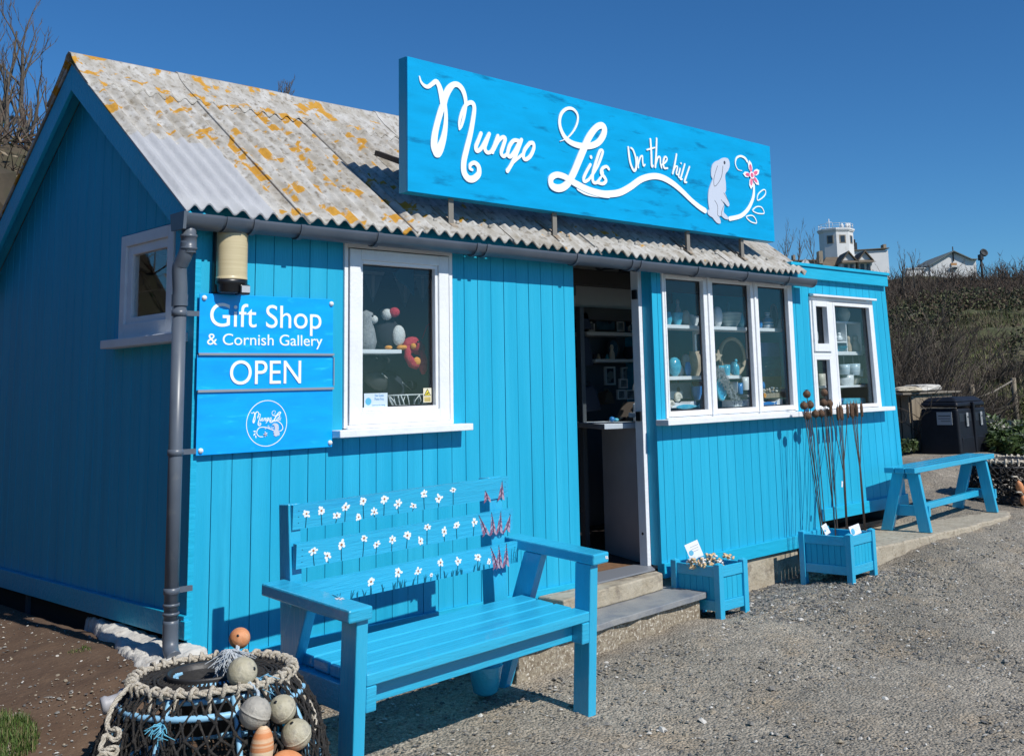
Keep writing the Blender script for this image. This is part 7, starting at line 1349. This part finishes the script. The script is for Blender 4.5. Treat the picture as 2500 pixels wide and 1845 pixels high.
t, k = site('long_brown_building', 'low brown building with a tiny white gable left of the dormer cottage', 'building', 1965, 662, 118)
b = MB(); b.box(-42*k, 42*k, 0, 6, -40*k, 26*k); b.build('wall', hbrown, t); b = MB(); b.add([(-45*k, -.3, 25*k), (45*k, -.3, 25*k), (45*k, 3, 36*k), (-45*k, 3, 36*k), (45*k, 6.3, 25*k), (-45*k, 6.3, 25*k)], [(0, 1, 2, 3), (3, 2, 4, 5), (0, 5, 4, 1), (1, 4, 2), (0, 3, 5)]); b.build('roof', hroof, t)
b = MB(); gp_(b, [(-10*k, 14*k), (10*k, 14*k), (10*k, 20*k), (0, 29*k), (-10*k, 20*k)], -.6, -.31); b.build('porch_gable', hcol, t); b = MB(); b.box(-18*k, -12*k, 2, 3, 34*k, 46*k); b.build('chimney', hbrown, t)
t, k = site('gabled_white_house', 'white house with a broad low gable and stained middle right of the lookout tower', 'house', 2330, 668, 120)
b = MB(); gp_(b, [(-58*k, -10*k), (55*k, -10*k), (55*k, 32*k), (42*k, 33*k), (0, 53*k), (-40*k, 32*k), (-58*k, 22*k)], 0, 9); b.build('wall', hcol, t)
b = MB()
for p, q in (((-62, 21), (-40, 33)), ((-40, 33), (0, 55)), ((0, 55), (42, 34)), ((42, 34), (57, 33))): b.bar((p[0]*k, 4.3, p[1]*k), (q[0]*k, 4.3, q[1]*k), 9.4, 2.0*k, (0, 0, 1))
b.build('roof', plain('grey_green_roof', (.14, .17, .17), .8), t)
b = MB(); b.box(-7*k, 7*k, -.12, -.01, 20*k, 26*k); b.build('stained_panel', plain('rust_stain', (.40, .22, .10), .9), t); b = MB(); b.tube([(0, -.1, 30*k), (0, -.1, 66*k)], .06, 6); b.build('vent_pipe', hdark, t)
b = MB(); b.box(-8*k, 10*k, -.35, -.13, 16*k, 19*k); o = b.build('window', hcol, t); b = MB(); b.box(-5*k, 7*k, -.2, -.125, 10*k, 15*k); b.build('pane', hglass, o)
t, k = site('low_white_wall', 'long low white wall left of the gabled white house', 'wall', 2245, 672, 119); b = MB(); b.box(-30*k, 28*k, 0, .5, -20*k, 16*k); b.build('wall', hcol, t); b = MB(); b.box(-31*k, 29*k, -.1, .6, 16.1*k, 18*k); b.build('coping', hcol, t)
t, k = site('fog_horn', 'black fog horn drum on a short braced post on the skyline', 'fog horn', 2397, 655, 85)
b = MB(); b.tube([(0, 0, -30*k), (0, 0, 22*k)], 3.2*k, 8); b.tube([(-9*k, 0, -10*k), (-1*k, 0, 16*k)], 1.0*k, 5); b.tube([(10*k, 0, -10*k), (1*k, 0, 18*k)], 1.0*k, 5); b.build('post', hdark, t)
b = MB(); b.lathe([(.001, -5*k), (7*k, -5*k), (9.5*k, -1*k), (9.8*k, 4*k), (8.5*k, 5*k), (7*k, 2*k), (.001, 1*k)], (6*k, -.1, 37*k), 22, M=Matrix.Rotation(R(68), 3, 'X') @ Matrix.Rotation(R(12), 3, 'Y')); b.build('drum', hdark, t); b = MB(); b.box(-4*k, 3*k, -.3, .3, 20*k, 34*k); b.build('bracket', hdark, t)
# ---------------------------------------------------------------- overgrown bank and bare trees left of the hut
cc = [(at(20, 700, d=14.5), 3.4, 4.2), (at(-220, 700, d=14), 3.6, 3.9), (at(-520, 700, d=12.5), 3.4, 3.8), (Vector((-6.4, 5.2, 0)), 2.6, 4.6), (Vector((-5.8, 1.8, 0)), 2.4, 4.6), (Vector((-6.2, -1.6, 0)), 2.2, 4.2)]  # last three mounds are added out of view to shade the gable wall
ivy = mat('ivy_bank', (.045, .035, .022), (.09, .07, .045), 1.6, .95, 1.0, 9, c3=(.04, .055, .02), s3=1.1, t3=(.5, .7))
HB = thing('overgrown_bank', 'high overgrown bank of brown stems and ivy behind the gable, lengthened unseen to shade it', 'hedge bank')
Vp = []; Fp = []; o_ = 0; LP = []
bmv = bmesh.new()
for i, (c, w_, h) in enumerate(cc):
    z0 = gz(c.x, c.y); r = bmesh.ops.create_icosphere(bmv, subdivisions=4, radius=1)
    for q in r['verts']:
        nn = mnoise.noise(q.co*2.1+Vector((i*7, 0, 0)))*.35+mnoise.noise(q.co*6)*.12; p = Vector((c.x+q.co.x*w_*(1+nn), c.y+q.co.y*w_*(1+nn), z0+q.co.z*(h-.15)*(1+nn*.35))); q.co = p; LP.append(p)
me = bpy.data.meshes.new('bank_mass'); bmv.to_mesh(me); bmv.free(); me.materials.append(ivy); o = bpy.data.objects.new('bank_mass', me); sc.collection.objects.link(o); o.parent = HB
LP = np.array(LP); nb_ = len(LP)//6; k_ = LP[:, 2] > .2; wgt = np.where(np.arange(len(LP)) < nb_, 14.0, 1.0)*k_; wgt /= wgt.sum(); i = rng.choice(len(LP), 42000, p=wgt); P = LP[i]+rng.normal(0, .13, (42000, 3)); o = leaves(P, rng.uniform(.02, .06, 42000), [mat('dry_leaf', (.13, .09, .05), rough=.9), lg[1], mat('dead_stem_leaf', (.24, .19, .13), rough=.9)], rng.choice(3, 42000, p=(.5, .25, .25)), 'foliage', .1); o.parent = HB; o['kind'] = 'stuff'
i = rng.choice(len(LP), 7000, p=wgt); D_ = rng.normal(0, 1, (7000, 3)); D_[:, 2] = np.abs(D_[:, 2])*.8; V, F, T = twigs(LP[i], D_, rng.uniform(.3, .9, 7000), np.full(7000, .010)); o = fast('stems', V, F, bark, rng.integers(0, 3, 7000).repeat(9)); o.parent = HB; o['kind'] = 'stuff'
def bare_tree(label, u, v0, v1, d_, spread, n1, seed, r0=.05, group=None, lean=0, name='bare_tree'):
    a, c = at(u, v0, d=d_), at(u, v1, d=d_); H = c.z-a.z; t = thing(name, label, 'tree', tuple(a), 0, group); q = random.Random(seed); b = MB(); br = MB(); tips = []
    side = RX
    def grow(p, d, L, r, lv):
        m = 5; pts = [p]; rr = [r]; dd = d.copy(); 
        for s in range(m):
            dd = (dd+Vector((q.gauss(0, .10), q.gauss(0, .10), .05))).normalized(); pts.append(pts[-1]+dd*L/m); rr.append(r*(1-.75*(s+1)/m))
        (b if lv == 0 else br).tube(pts, rr, 6 if lv < 2 else 4, cap=False)
        if lv < 3:
            k = n1 if lv == 0 else (4 if lv == 1 else 4)
            for j in range(k):
                f = q.uniform(.22, .98); i_ = min(m-1, int(f*m)); pp = pts[i_].lerp(pts[i_+1], f*m-i_); ang = q.uniform(0, 6.283); nd = (dd*q.uniform(.8, 1.2)+Vector((math.cos(ang), math.sin(ang), 0))*spread+Vector((0, 0, .35))).normalized(); grow(pp, nd, L*q.uniform(.30, .50), max(rr[i_]*.55, .004), lv+1)
    grow(Vector((0, 0, 0)), (Vector((0, 0, 1))+side*lean).normalized(), H*.97, r0, 0); b.build('trunk', bark[1], t); br.build('branches', bark[1], t); return t
bare_tree('tallest bare tree rising left of the roof ridge', 76, 470, 84, 15, .6, 11, 3, .055, lean=-.04)
bare_tree('bare tree at the left edge of the photo leaning right', 14, 460, 165, 14.5, .7, 9, 12, .045, lean=.10)
bare_tree('shorter bare sapling nearest the gable verge', 92, 440, 215, 16, .7, 8, 5, .035, lean=.02)
bare_tree('slim bare sapling cut by the left edge of the photo', -6, 470, 40, 15.5, .5, 9, 9, .045, lean=.04)
for i, (u, v0, v1, d_, g) in enumerate([(674, 330, 214, 22, 'left twig tip showing over the roof ridge'), (702, 330, 218, 22, 'right twig tip showing over the roof ridge'), (1912, 720, 598, 40, 'thin bare tree just right of the roof sign'), (1936, 720, 588, 42, 'second thin bare tree right of the roof sign'), (1996, 720, 590, 44, 'thin bare tree beside the lookout tower'), (2215, 740, 632, 44, 'bare bush top standing above the skyline scrub'), (2236, 740, 640, 45, 'second bare bush top above the skyline scrub')]):
    bare_tree(g, u, v0, v1, d_, .45, 9, 20+i, .05 if d_ > 30 else .03)
